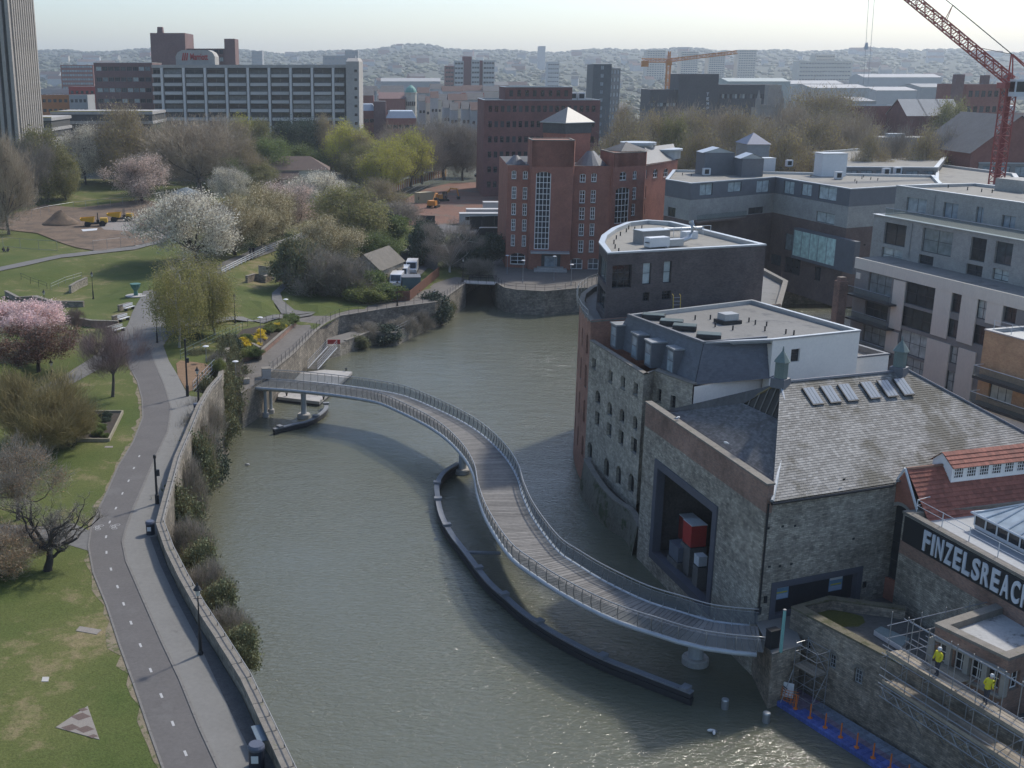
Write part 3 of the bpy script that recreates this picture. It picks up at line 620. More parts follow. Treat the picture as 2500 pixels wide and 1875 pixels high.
for a, b in zip(*(lambda r: (r, r[1:]))(resample(kl, 1.5))):
 d = b - a; MB().obox(((a.x + b.x) / 2, (a.y + b.y) / 2, (a.z + b.z) / 2 + .03), d.length - .02, .16, .045, math.atan2(d.y, d.x)).build('kerb_stone', kerbm, ks)
eg = thing('path_edging', 'thin stone edging between the lawn and cycle path', 'kerb', le[5])
for a, b in zip(*(lambda r: (r, r[1:]))(resample(le, 1.8))):
 d = b - a; MB().obox(((a.x + b.x) / 2, (a.y + b.y) / 2, (a.z + b.z) / 2 + .01), d.length - .02, .13, .05, math.atan2(d.y, d.x)).build('kerb_stone', kerbm, eg)
MK = [(453, 1840), (422, 1767), (394, 1699), (368, 1637), (343, 1576), (320, 1521), (302, 1475), (287, 1433), (271, 1390), (260, 1349), (259, 1311), (268, 1275), (283, 1241), (299, 1205), (314, 1174), (327, 1143), (340, 1114), (352, 1089), (363, 1064), (373, 1040), (380, 1017), (380, 996), (377, 976), (373, 957), (366, 940), (360, 921), (352, 906)]
md = thing('lane_marking', 'row of short white dashes along the middle of the cycle path', 'road marking', T(*MK[8]))
for i, p in enumerate(MK):
 a = T(*p); b = T(*MK[min(i + 1, len(MK) - 1)]) if i < len(MK) - 1 else a + (a - T(*MK[i - 1])); d = b - a
 o = MB().obox((a.x, a.y, a.z + .032), .5, .13, .006, math.atan2(d.y, d.x)); o.build('dash', white_paint, md)
def bike_mark(px, py, a, label):
 c = T(px, py); r = thing('bicycle_symbol', label, 'road marking', c + Vector((0, 0, .036)), a); r.scale = (.62, .62, 1)
 m = MB()
 for wx in (-.55, .55): m.tube([(wx + .3 * math.cos(t), .32 * math.sin(t), 0) for t in np.linspace(0, 2 * math.pi, 13)], .035, 4)
 for p, q in (((-.55, 0), (-.15, .5)), ((-.15, .5), (.35, .5)), ((.35, .5), (.55, 0)), ((-.15, .5), (0, 0)), ((0, 0), (.35, .5)), ((-.55, 0), (0, 0)), ((.35, .5), (.4, .75)), ((.4, .75), (.2, .75)), ((-.25, .68), (-.05, .68))): m.tube(((*p, 0), (*q, 0)), .035, 4)
 o = MB(); o.v = [(x, y, z * .1) for x, y, z in m.v]; o.f = m.f; o.c = m.c
 me = o.mesh('outline', white_paint); shared('outline', me, (0, 0, 0), 0, r)
bike_mark(243, 1288, R(85), 'white bicycle symbol on the path, left of the pair by the bare tree'); bike_mark(283, 1286, R(85), 'white bicycle symbol on the path, right of the pair by the bare tree')
bike_mark(325, 809, R(80), 'white bicycle symbol on the promenade, left of two'); bike_mark(347, 809, R(80), 'white bicycle symbol on the promenade, right of two')
qp = [G(*p, 4.3) for p in ((547, 930), (547, 907), (572, 892), (606, 880), (640, 866), (690, 822), (721, 793), (716, 779), (771, 766), (820, 762), (840, 757), (930, 741), (999, 732), (1075, 668), (1129, 679), (1144, 684))] + QEDGE[::-1] + [G(590, 960, 4.3)]
sheet('quay_path', qp, 0.04, quay_pave, 3.0, lambda X, Y: np.maximum(hgt(X, Y) * 0 + 4.3, 4.3))
lw = thing('quay_wall', 'long curved stone retaining wall below the quay railings', 'wall', QEDGE[5])
wall_face('f', [G(531, 960, 4.3), G(590, 960, 4.3)] + QEDGE + [Vector((11.8, 208, 4.3)), Vector((13.5, 214, 4.3)), Vector((17, 224, 4.3))], 4.3, -1.0, rubble_br).build('face', river_stone, lw)
MB().strip(QEDGE[1:], 0.45, 4.28, 0.14, side=.12).build('coping', stone_cop, lw)
TER = [G(*p, 1.9) for p in ((798, 848), (829, 838), (845, 832), (900, 812), (966, 813), (1010, 792), (1050, 772), (1088, 752))]
tb = thing('lock_terrace', 'low stone terrace with gravel path beside the old lock', 'quay', TER[2])
tin = [Vector((p.x, p.y, 1.9)) for p in (QEDGE[5], QEDGE[7], QEDGE[8], QEDGE[9], QEDGE[10], QEDGE[11])]
MB().poly([*TER, *tin[::-1]]).build('surface', M('terrace_gravel', (0.16, 0.15, 0.135), .9, .2, .5, .3), tb)
wall_face('f', [tin[0]] + TER + [tin[-1]], 1.9, -1, rubble, batter=.25).build('face', rubble, tb)
MB().strip(TER[2:], .5, 1.9, .12, side=.2).build('coping', stone_cop, tb)
ar = G(893, 838, 0); aa = math.atan2(TER[3].y - TER[2].y, TER[3].x - TER[2].x)
def wall_thing(name, label, line, zt, zb, th, mat, cop=None, ch=.1):
 P = [Vector((p[0], p[1], zb)) for p in line]; r = thing(name, label, 'wall', P[0]); m = MB(); m.strip(P, th, zb, zt - zb); m.build('wall', mat, r)
 if cop: MB().strip(P, th + .12, zt + .002, ch).build('coping', cop, r)
 return r
wall_thing('retaining_wall', 'stone retaining wall under the ivy between mulch bed and bridge landing', [G(531, 943, 7.5), G(540, 905, 7.5), G(548, 868, 7.5), G(560, 845, 7.2)], 7.45, 3.9, .4, rubble, stone_cop)
bl = [G(a, b, 4.3) for a, b in ((547, 907), (572, 892), (606, 880), (640, 866), (690, 822), (721, 793))]
wall_thing('planter_wall', 'low brick planter wall with pale coping along the quay path', bl, 5.0, 4.2, .3, old_brick, stone_cop)
bed = [Vector((p.x, p.y, 4.9)) for p in bl]; btop = [Vector((p.x, p.y, p.z)) for p in (G(545, 880, 7.2), G(545, 850, 7.2), T(592, 804), T(640, 794), T(680, 786), T(714, 779))]
bm = MB()
for i in range(5): bm.quad(bed[i], bed[i + 1], btop[i + 1], btop[i])
structure(bm.build('planting_bed', soil))
pt = wall_thing('stair_wall', 'sloping dark stone wall dividing the flower bed', [G(582, 828, 5.5), G(636, 858, 5.5)], 6.0, 4.3, .3, rubble_br, stone_cop)
OQ = [G(1210, 690, 4.2), G(1232, 703, 4.2), G(1260, 708, 4.2), G(1330, 712, 4.2), G(1405, 705, 4.2), Vector((45, 201, 4.2)), Vector((90, 206, 4.2))]
oq = thing('office_quay', 'dark stone quay wall in front of the red brick offices', 'quay', OQ[1])
sheet('office_forecourt', [Vector((18.5, 222))] + OQ + [Vector((90, 240)), Vector((19, 240))], 0.0, quay_pave, 8, flatz(4.25), 8, parent=None)
wall_face('f', [Vector((18.5, 222, 4.25))] + OQ, 4.25, -1, river_stone).build('face', river_stone, oq)
MB().strip(OQ, .4, 4.25, .1, side=.1).build('coping', stone_cop, oq)
wv_ = [T(*p) for p in LE]; wv_ = resample(wv_, 1.2); wr2 = random.Random(6); lo2 = offset(wv_, .07); hi2 = offset(wv_, 0); hi2 = [(lambda n, k: (p[0] + n[0] * k, p[1] + n[1] * k))((q[0] - p[0], q[1] - p[1]), wr2.choice((2, 5, 9, 5)) * wr2.uniform(.5, 1.2)) for p, q in zip([(w.x, w.y) for w in wv_], lo2)]
ve = MB()
for i in range(len(wv_) - 1): ve.quad(*[(x, y, h1(x, y) + .016) for x, y in (lo2[i], lo2[i + 1], hi2[i + 1], hi2[i])][::-1])
structure(ve.build('worn_verge', M('worn_earth', (.20, .165, .11), .95, .3, 1.2, .5, spots=((.09, .10, .035), 1.5, .5))))
# ------------------------------------------------------------------ the S-shaped footbridge
RPX = [(649, 925), (740, 931), (830, 940), (910, 951), (984, 966), (1056, 995), (1129, 1031), (1183, 1068), (1230, 1115), (1259, 1162), (1273, 1209), (1300, 1267), (1356, 1342), (1407, 1379), (1475, 1420), (1573, 1467), (1658, 1494), (1743, 1518), (1850, 1529)]
DZ = 4.05
rline = smooth_line([G(a, b, DZ) for a, b in RPX], 8); rline = resample(rline, 0.3)
cen = [Vector((p[0], p[1], DZ)) for p in offset(rline, -1.85)]
HWD = 1.85
br = thing('footbridge', 'grey S-shaped footbridge with timber deck winding across the river', 'bridge', (cen[0].x, cen[0].y, 0))
def off3(d, z): return [Vector((p[0], p[1], z)) for p in offset(cen, d)]
Lb, Rb = off3(-HWD, DZ), off3(HWD, DZ)
dk = MB()
for i in range(len(cen) - 1):
 cc = rnd.random(); e = 0.06; a0, a1 = Lb[i].lerp(Lb[i + 1], e), Lb[i].lerp(Lb[i + 1], 1 - e); b0, b1 = Rb[i].lerp(Rb[i + 1], e), Rb[i].lerp(Rb[i + 1], 1 - e)
 dk.quad(a0, a1, b1, b0, cc); dk.quad(a0 - Vector((0, 0, .04)), b0 - Vector((0, 0, .04)), b0, a0, cc); dk.quad(b1 - Vector((0, 0, .04)), a1 - Vector((0, 0, .04)), a1, b1, cc)
deckm = M('deck_boards', (0.185, 0.175, 0.16), .8, .22, .35, .2, attr=.22, spots=((0.22, 0.205, 0.185), .5, .6))
dk.build('deck_board', deckm, br, kind='stuff')
def loft(name, prof, mat):
 m = MB(); rings = []
 for (d, z) in prof: rings.append(off3(d, DZ + z)[::3])
 n = len(rings[0])
 for k in range(len(prof) - 1):
  for i in range(n - 1): m.quad(rings[k][i], rings[k][i + 1], rings[k + 1][i + 1], rings[k + 1][i])
 return m.build(name, mat, br, smooth=True)
loft('box_girder', [(-HWD - .02, -.06), (-HWD, -.25), (-.9, -.75), (.9, -.75), (HWD, -.25), (HWD + .02, -.06), (-HWD - .02, -.06)], steel_blue)
for d in (-HWD - .16, HWD + .16): MB().tube(off3(d, DZ - .12)[::3], .17, 8).build('edge_tube', steel_blue, br, smooth=True)
bal = MB(); prof = [(0, 0), (.10, .25), (.17, .55), (.17, .85), (.10, 1.15)]
for (y0, z0), (y1, z1) in zip(prof, prof[1:]):
 for s in (-.012, .012): pass
 bal.add([(-.012, y0, z0), (.012, y0, z0), (.012, y0 + .09, z0), (-.012, y0 + .09, z0), (-.012, y1, z1), (.012, y1, z1), (.012, y1 + .09, z1), (-.012, y1 + .09, z1)], ((0, 1, 5, 4), (1, 2, 6, 5), (2, 3, 7, 6), (3, 0, 4, 7)))
balm = bal.mesh('baluster', rail_steel)
for side in (-1, 1):
 ln = off3(side * (HWD + .05), DZ); pts = ln[::3]
 for i, p in enumerate(pts):
  q = pts[min(i + 1, len(pts) - 1)] if i < len(pts) - 1 else p + (p - pts[i - 1]); t = q - p; a = math.atan2(t.y, t.x)
  shared('baluster', balm, p - br.location, a if side > 0 else a + math.pi, br)
 MB().tube(off3(side * (HWD + .2), DZ + 1.18)[::2], .05, 8).build('handrail', rail_steel, br, smooth=True)
 for zz_ in (.98,): MB().tube(off3(side * (HWD + .17), DZ + zz_)[::2], .016, 5).build('rail', rail_steel, br)
 m = MB(); a_, b_ = off3(side * (HWD + .12), DZ + .08)[::2], off3(side * (HWD + .25), DZ + .95)[::2]
 for i in range(len(a_) - 1): m.quad(a_[i], a_[i + 1], b_[i + 1], b_[i])
 m.build('mesh_infill', net_clear, br)
def column(px, py, r, ztop, cap, label=None):
 c = G(px, py, 0); m = MB(); m.lathe((c.x, c.y, 0), [(r * 1.05, .5), (r, .8), (r * .95, ztop - .3), (r * 1.25, ztop)], 14); o = m.build('pier', steel_blue, br, smooth=False)
 k = MB().lathe((c.x, c.y, 0), [(cap, -.8), (cap, .42), (cap * .92, .52)], 16); k.build('pier_base', concrete, br)
column(649, 1017, .2, 3.4, .42); column(662, 1008, .2, 3.4, .42); column(742, 1019, .34, 3.4, .8); column(1129, 1153, .42, 3.4, .95); column(1697, 1618, .55, 3.4, .95)
for (a, b, c, d, lab) in ((638, 893, 663, 921, 'tall pale stone block at the park end of the footbridge rail'), (595, 925, 609, 936, 'short pale stone block at the park end of the footbridge rail')):
 p = G((a + c) / 2, d, 4.3); r = thing('bridge_block', lab, 'stone block', p); w = 1.1 if a > 600 else .7; h = 1.2 if a > 600 else .6
 MB().obox((p.x, p.y, 4.3), w, w, h, .2).build('block', concrete, r); MB().obox((p.x, p.y, 4.3 + h), w + .06, w + .06, .06, .2).build('cap', stone_cop, r)
boom = M('fender_grey', (0.20, 0.21, 0.225), .6, .2, 1.5, .1); boomd = M('fender_dark', (0.035, 0.037, 0.042), .6, .2, 1.5, .1)
FP = [(1120, 1128), (1085, 1150), (1069, 1175), (1067, 1199), (1077, 1253), (1102, 1301), (1136, 1345), (1190, 1415), (1240, 1460), (1285, 1498), (1370, 1552), (1471, 1603), (1573, 1643), (1690, 1688)]
def fender(name, label, pxs, z, blocks, drop=.75):
 L = resample(smooth_line([G(a, b, z) for a, b in pxs], 5), 1.0); r = thing(name, label, 'fender', (L[0].x, L[0].y, 0))
 def ring(w, z0, z1): m = MB(); m.strip([(p.x, p.y) for p in L], w, z0, z1 - z0); return m
 ring(.5, z - .12, z).build('top_beam', boom, r); ring(.42, z - .45, z - .16).build('middle_beam', boomd, r); ring(.5, z - drop, z - .5).build('lower_beam', boomd, r); ring(.3, -.5, z - drop - .002).build('skirt', boomd, r)
 tot = len(L)
 for k in blocks: p = L[min(tot - 1, int(k * tot))]; q = L[min(tot - 1, int(k * tot) + 1)]; a = math.atan2(q.y - p.y, q.x - p.x); MB().obox((p.x, p.y, z), .55, .75, .22, a).build('block', boom, r)
 for k in np.linspace(.06, .96, 9): p = L[int(k * (tot - 1))]; MB().tube(((p.x, p.y, -.8), (p.x, p.y, z - .1)), .16, 8).build('pile', boomd, r)
 return r
fr = fender('bridge_fender', 'long curved grey fender boom in the river beside the footbridge', FP, 1.0, (.17, .27, .36, .5, .6, .72, .84, .97))
a, b = G(1138, 1348, .9), G(1222, 1350, .9); MB().tube((a, b), .16, 8).build('strut', boom, fr)
fender('bridge_fender', 'short curved grey fender round the piers below the park end of the footbridge', [(668, 1046), (713, 1035), (752, 1026), (781, 1010), (796, 995), (795, 982)], .7, (.1, .5, .9), .5)
for (x, y, lab) in ((1769, 1729, 'pale round mooring pile nearest the end of the fender'), (1870, 1762, 'pale round mooring pile nearest the blue pontoon')):
 p = G(x, y, 0); r = thing('mooring_pile', lab, 'pile', p); MB().lathe((p.x, p.y, 0), [(.24, -.8), (.24, .62)], 14).build('shaft', galv, r); MB().lathe((p.x, p.y, 0), [(.25, .62), (.22, .7), (.05, .73)], 14).build('cap', zinc_l, r)
pp = [G(*p, .62) for p in ((678, 968), (780, 980), (860, 907), (792, 902), (690, 915))]; po = thing('pontoon', 'pale floating landing stage moored below the quay wall', 'pontoon', (pp[0].x, pp[0].y, 0))
MB().prism(pp, .25, .62).build('deck', concrete, po); MB().prism(pp, -.4, .25, cap=False).build('float', boomd, po)
for x, y in ((845, 905), (790, 975), (700, 966)): p = G(x, y, .62); MB().lathe((p.x, p.y, .62), [(.1, 0), (.1, .3), (.18, .34), (.18, .42)], 8).build('cleat', metal_dk, po)
railing('pontoon_railing', 'black railing along the edge of the floating landing stage', [G(690, 955, .62), G(775, 966, .62), G(800, 950, .62)], 1.0, 1.6, metal_dk, 3)
g0, g1 = G(811, 847, 2.3), G(763, 900, .8); gw = thing('gangway', 'sloping metal gangway with railings leading down to the pontoon', 'gangway', g1)
dirv = (g0 - g1); nrm = Vector((-dirv.y, dirv.x, 0)).normalized() * .75
m = MB();
for i in range(24):
 a, b = g1.lerp(g0, i / 24 + .004), g1.lerp(g0, (i + 1) / 24 - .004); m.quad(a + nrm, a - nrm, b - nrm, b + nrm, rnd.random())
m.build('tread_plate', M('gangway_deck', (.10, .095, .085), .85, .2, 2, .2, attr=.2), gw)
pm = MB().tube(((0, 0, 0), (0, 0, 1.05)), .03, 5).mesh('post', galv)
for s in (-1, 1):
 for i in range(9): shared('post', pm, g1.lerp(g0, i / 8) + nrm * s - gw.location, 0, gw)
 for h in (.35, .7, 1.05): MB().tube((g1 + nrm * s + Vector((0, 0, h)), g0 + nrm * s + Vector((0, 0, h))), .026, 5).build('rail', galv, gw)
 MB().tube((g1 + nrm * s, g0 + nrm * s), .09, 5).build('stringer', galv, gw)
p = G(723, 905, 0); r = thing('pontoon_pile', 'tall black pile holding the pontoon by the wall', 'pile', p); MB().lathe((p.x, p.y, 0), [(.22, -.8), (.22, 2.3)], 10).build('shaft', metal_dk, r); MB().lathe((p.x, p.y, 2.3), [(.22, 0), (.02, .25)], 10).build('cap', metal_dk, r)
p = G(815, 845, 2.0); r = thing('red_sign', 'red warning board at the head of the gangway', 'sign', p); MB().box(p.x - .95, p.x + .95, p.y - .03, p.y + .03, 2.35, 3.0).build('board', M('sign_red', (.42, .045, .04), .6, .12, 2, .02), r)
for s in (-.8, .8): MB().tube(((p.x + s, p.y + .06, 1.9), (p.x + s, p.y + .06, 3.0)), .035, 5).build('post', galv, r)
railing('quay_railing', 'long black railing along the top of the curved quay wall', [p + Vector((0, 0, .12)) for p in QEDGE[1:12]], 1.1, 1.9, metal_blk, 2)
railing('path_railing', 'green metal railing between the birch lawn and planting', [T(441, 876), T(535, 831), T(592, 804)], 1.1, 1.8, M('rail_green', (.10, .15, .13), .5, .15, 2, .05), 4, cat='railing')
railing('path_railing', 'dark post railing above the yellow flower bed', [T(605, 797), T(650, 788), T(714, 778)], 1.05, 2.2, metal_blk, 2)
railing('steps_railing', 'blue-grey railing beside the mulch bed above the ivy wall', [G(472, 955, 7.5), G(524, 899, 7.5)], 1.1, 1.5, M('rail_blue', (.26, .30, .34), .45, .15, 2, .05), 4)
railing('terrace_railing', 'pale railing along the river edge of the lock terrace', [G(*p, 2.0) for p in ((966, 812), (1010, 790), (1045, 772))], 1.0, 2.0, galv, 2)
railing('quay_railing', 'black railing on the quay in front of the red brick offices', [p + Vector((0, .2, .06)) for p in OQ[:5]], 1.1, 2.0, metal_blk, 2)
fb = [Vector((12.2, 203, 4.4)), G(1210, 690, 4.4)]; fbt = thing('small_footbridge', 'small flat footbridge over the narrow side channel', 'bridge', fb[0]); MB().strip(fb, 2.4, 4.2, .18).build('deck', concrete, fbt)
for s in (-1.15, 1.15):
 o = offset(fb, s); MB().tube([(q[0], q[1], 5.45) for q in o], .035, 5).build('rail', metal_blk, fbt)
 for q in resample([Vector((*q, 4.38)) for q in o], 1.5): MB().tube((q, q + Vector((0, 0, 1.07))), .03, 5).build('post', metal_blk, fbt)
railing('channel_railing', 'black railing at the corner of the quay by the small footbridge', [QEDGE[11] + Vector((0, 0, .1)), QEDGE[12] + Vector((0, 0, .1)), Vector((12.0, 201, 4.4))], 1.1, 2.0, metal_blk, 2)
# ------------------------------------------------------------------ riverside buildings on the right, near to far
z5 = zz(1500, 1100, 2.141); z6 = zz(1380, 800, 3.319); z2 = zz(1550, 320, 2.328); z7 = zz(2050, 600, 4.147); z3 = zz(1350, 600, 2.552); z10 = zz(1950, 1150, 4.022); zl = zz(1800, 1350, 4.74)
def v3(p, z): return Vector((p[0], p[1], z))
# --- stone power house with hipped slate roof
gen = thing('stone_power_house', 'big rubble stone building with hipped slate roof and wide dark framed opening', 'building', v3(A_G, 4))
ZE = 12.97; ZP = 14.05
DAB = (B_G - A_G).normalized(); DAC = (C_G - A_G).normalized()
B2 = A_G + DAB * 27.0; D2 = B2 + DAC * 19.0
m = MB()
big = []
for f in ((285, 150, 490, 700),): pass
u0, zt0 = uvpx(C_G, A_G, *z5(205, 330)); u1, _ = uvpx(C_G, A_G, *z5(520, 500)); _, zb = uvpx(C_G, A_G, *z5(340, 690)); _, zt = uvpx(C_G, A_G, *z5(380, 180))
LAC = (A_G - C_G).length; u0, u1 = sorted((u0, u1)); BIG = (u0, u1, zb, zt)
ops = wall(m, C_G, A_G, -1.0, ZE - .9, [BIG + (0,)], .35)
door = opspx(A_G, B_G, zl, [(400, 260, 1390, 790)])[0]; door = (door[0], door[1], 4.0, door[3] - .1, 0)
wall(m, A_G, B2, -1.0, ZE - .06, [door], .5); wall(m, B2, D2, 4, ZE - .06); wall(m, D2, C_G, 4, ZE - .06)
m.build('wall', rubble, gen)
pm_ = MB(); wall(pm_, C_G, A_G, ZE - .9, ZP); inn = offset([C_G, A_G], .45)
pm_.quad(v3(inn[1], ZE - .9), v3(inn[0], ZE - .9), v3(inn[0], ZP), v3(inn[1], ZP)); pm_.quad(v3(A_G, ZE - .9), v3(inn[1], ZE - .9), v3(inn[1], ZP), v3(A_G, ZP)); pm_.build('brick_parapet', old_brick, gen)
MB().strip([v3(C_G, 0), v3(A_G, 0)], .62, ZP, .12, side=.22).build('coping', stone_cop, gen)
def framebox(root, p0, p1, o, fw, out, depth, mat, name='opening_frame'):
 e = (p1 - p0).normalized(); n = Vector((e.y, -e.x)); P = lambda u, z, k: (p0.x + e.x * u + n.x * k, p0.y + e.y * u + n.y * k, z); f = MB()
 for (a, b, c, d) in ((o[0] - fw * .5, o[0] + fw, o[2] - fw * .5, o[3] + fw * .5), (o[1] - fw, o[1] + fw * .5, o[2] - fw * .5, o[3] + fw * .5), (o[0] + fw, o[1] - fw, o[3] - fw, o[3] + fw * .5), (o[0] + fw, o[1] - fw, o[2] - fw * .5, o[2] + fw)):
  q = [P(a, c, out), P(b, c, out), P(b, d, out), P(a, d, out), P(a, c, -depth), P(b, c, -depth), P(b, d, -depth), P(a, d, -depth)]
  f.add(q, ((0, 1, 2, 3), (4, 7, 6, 5), (0, 4, 5, 1), (1, 5, 6, 2), (2, 6, 7, 3), (3, 7, 4, 0)))
 return f.build(name, mat, root)
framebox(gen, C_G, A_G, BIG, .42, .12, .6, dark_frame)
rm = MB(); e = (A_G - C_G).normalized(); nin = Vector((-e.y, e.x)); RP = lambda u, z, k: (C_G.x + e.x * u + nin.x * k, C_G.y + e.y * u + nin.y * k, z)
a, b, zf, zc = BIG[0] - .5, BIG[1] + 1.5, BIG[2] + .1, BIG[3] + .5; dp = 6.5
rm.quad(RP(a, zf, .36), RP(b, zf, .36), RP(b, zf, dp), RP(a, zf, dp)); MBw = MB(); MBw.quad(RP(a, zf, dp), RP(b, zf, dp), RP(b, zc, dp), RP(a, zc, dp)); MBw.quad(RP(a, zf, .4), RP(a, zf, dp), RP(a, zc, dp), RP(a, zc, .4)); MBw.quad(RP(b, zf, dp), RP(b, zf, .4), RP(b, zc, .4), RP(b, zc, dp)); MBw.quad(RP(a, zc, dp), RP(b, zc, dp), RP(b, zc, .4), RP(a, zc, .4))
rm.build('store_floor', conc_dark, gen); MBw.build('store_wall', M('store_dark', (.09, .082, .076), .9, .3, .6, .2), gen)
def crate(name, label, cat, u, k, z, su, sk, h, mat, topm=None):
 c = RP(u, z, k); r = thing(name, label, cat, c); an = math.atan2(e.y, e.x)
 MB().obox((c[0], c[1], c[2] + .1), su, sk, h - .1, an).build('body', mat, r); MB().obox((c[0], c[1], c[2] + h), su * 1.03, sk * 1.03, .06, an).build('lid', topm or mat, r)
 if z > zf + .05: MB().obox((c[0], c[1], zf), su * 1.1, sk * 1.1, z - zf, an).build('pallet_stack', conc_dark, r)
 for s in (-.4, .4): q = RP(u + su * s, c[2], k); MB().obox((q[0], q[1], c[2]), .15, sk * .9, .1, an).build('skid', metal_dk, r)
wu = BIG[1] - BIG[0]
def uk(x, y, k): a_, z_ = uvpx(C_G + nin * k, A_G + nin * k, *z5(x, y)); return a_, k, max(z_, zf)
crate('red_crate', 'bright red crate with white lid in the dark opening, nearer of two', 'crate', *uk(415, 490, 1.7), 1.5, 1.3, 1.9, M('crate_red', (.38, .03, .025), .55, .15, 1, .05), white_metal)
crate('red_crate', 'dark red crate behind the nearer one in the opening', 'crate', *uk(385, 470, 2.9), 1.4, 1.2, 2.1, M('crate_red2', (.2, .025, .022), .6, .15, 1, .05), white_metal)
crate('grey_container', 'large slate-grey bin on the floor of the dark opening', 'container', *uk(345, 565, 1.2), 1.7, 1.3, 1.3, M('bin_grey', (.12, .135, .16), .6, .15, 1, .05))
crate('white_sack', 'white builder sack in the corner of the dark opening', 'sack', *uk(448, 600, .9), .8, .7, .85, M('sack_white', (.5, .5, .5), .9, .15, 3, .4))
R1, R2 = G(1905, 935, 18.4), G(2215, 905, 18.4)
Ae, Be, Ce = v3(A_G - DAC * .35, ZE), v3(B2 - DAC * .35, ZE), v3(C_G + Vector((.5, 0)), ZE)
Ai = v3(A_G + DAB * .2 - DAC * .35, ZE); Ci = v3(C_G + DAB * .45, ZE - .1); De = v3(D2, ZE)
gl0 = v3((R1.x, R1.y), 18.4) ; lowL = Vector((R1.x - DAB.x * 2.2, R1.y - DAB.y * 2.2, 16.4))
back = v3(C_G + DAC * .5 + DAB * 3, ZE)
HIPT = G(1925, 1035, 16.2)
slates('slate', gen, Ai, Be, R2, R1, slate_old, .34, .27)
slates('slate', gen, Ci, Ai, HIPT, G(1815, 985, 16.2), slate_dk, .34, .27)
rb = MB(); rb.poly([Ai, Be, R2, R1, HIPT]); rb.poly([Ci, Ai, HIPT, G(1815, 985, 16.2)]); rb.poly([Be, De, R2]); rb.poly([De, v3(C_G + DAB * .4, ZE), G(1815, 985, 16.2), R1, R2]); rb.build('roof_base', slate_dk, gen)
slates('slate', gen, Be, De, R2, R2, slate_old, .5, .4)
MB().tube((R1 + Vector((0, 0, .05)), R2 + Vector((0, 0, .05))), .14, 6).build('ridge_tile', zinc, gen); MB().tube((Ai + Vector((0, 0, .08)), HIPT + Vector((0, 0, .08)), R1 + Vector((0, 0, .08))), .13, 6).build('hip_flashing', zinc_l, gen)
MB().tube((Be + Vector((0, 0, .06)), R2 + Vector((0, 0, .06))), .12, 6).build('hip_flashing', zinc, gen)
MB().tube((Ai - Vector((0, 0, .12)), v3(B_G + DAB * .3 - DAC * .45, ZE - .12)), .11, 6).build('gutter', metal_blk, gen)
ga, gb, gc = G(1812, 985, 16.1), G(1930, 1040, 16.1), R1 - Vector((.1, 0, 0)); gm_ = MB(); gm_.poly([ga, gb, gc]); gm_.build('gablet', M('gablet_dark', (.055, .05, .042), .9, .3, 2, .3), gen)
for i in range(1, 8):
 t = i / 8; q = ga.lerp(gb, t); tp = (ga.lerp(gc, t * 2) if t < .5 else gc.lerp(gb, t * 2 - 1)); dd = Vector((-.05, -.06, 0)); MB().tube((q + dd, tp + dd), .05, 4).build('batten', stone_cop, gen)
MB().tube((ga, gc), .1, 5).build('bargeboard', M('barge_yellow', (.19, .15, .07), .8, .3, 2, .2), gen); MB().tube((gb, gc), .1, 5).build('bargeboard', stone_cop, gen)
sl_m = M('rooflight_glass', (.30, .33, .35), .15, .1, 1, .02)
e1 = (R2 - R1).normalized(); dn = ((Ai + Be) / 2 - (R1 + R2) / 2); dn = (dn - e1 * dn.dot(e1)).normalized(); nr = e1.cross(dn); nr = nr if nr.z > 0 else -nr
for t in (.12, .255, .39, .565, .70, .83):
 o = R1.lerp(R2, t) + dn * .75 + nr * .1; rl_ = gen
 k = [o, o + e1 * 1.0, o + e1 * 1.0 + dn * 1.7, o + dn * 1.7]; f = MB(); f.add([p for p in k] + [p + nr * .1 for p in k], ((4, 5, 6, 7), (0, 1, 5, 4), (1, 2, 6, 5), (2, 3, 7, 6), (3, 0, 4, 7))); fo = f.build('rooflight', frame_dk, gen)
 for j in range(3):
  q0 = o + e1 * (.06 + j * .305) + dn * .07 + nr * .115; q = [q0, q0 + e1 * .27, q0 + e1 * .27 + dn * 1.55, q0 + dn * 1.55]; MB().quad(*q).build('pane', sl_m, fo)
for t, s in ((-.0, 0), (.93, 0)):
 c = R1.lerp(R2, t) + Vector((0, 0, -.3)); v = MB(); v.lathe((c.x, c.y, c.z), [(.75, 0), (.75, .7), (.5, .75)], 4); v.build('ventilator_base', zinc, gen)
 v = MB(); v.lathe((c.x, c.y, c.z), [(.5, .75), (.5, 1.9), (.62, 1.95), (.08, 2.75), (.03, 3.1)], 8); v.build('ventilator', M('lead_green', (.15, .19, .17), .6, .2, 2, .1), gen)
framebox(gen, A_G, B_G, (door[0], door[1], 4.0, door[3]), .3, .08, .45, dark_frame, 'door_frame')
dd_ = MB(); eB = (B_G - A_G).normalized(); nB = Vector((eB.y, -eB.x)); PB = lambda u, z, k: (A_G.x + eB.x * u + nB.x * k, A_G.y + eB.y * u + nB.y * k, z)
dd_.quad(PB(door[0] + .2, 4, -.38), PB(door[1] - .2, 4, -.38), PB(door[1] - .2, door[3] - .2, -.38), PB(door[0] + .2, door[3] - .2, -.38)); dd_.build('door', M('door_dark', (.03, .032, .04), .5, .2, 1, .02), gen)
postm = M('poster_blue', (.16, .28, .40), .5, .1, 1, .0)
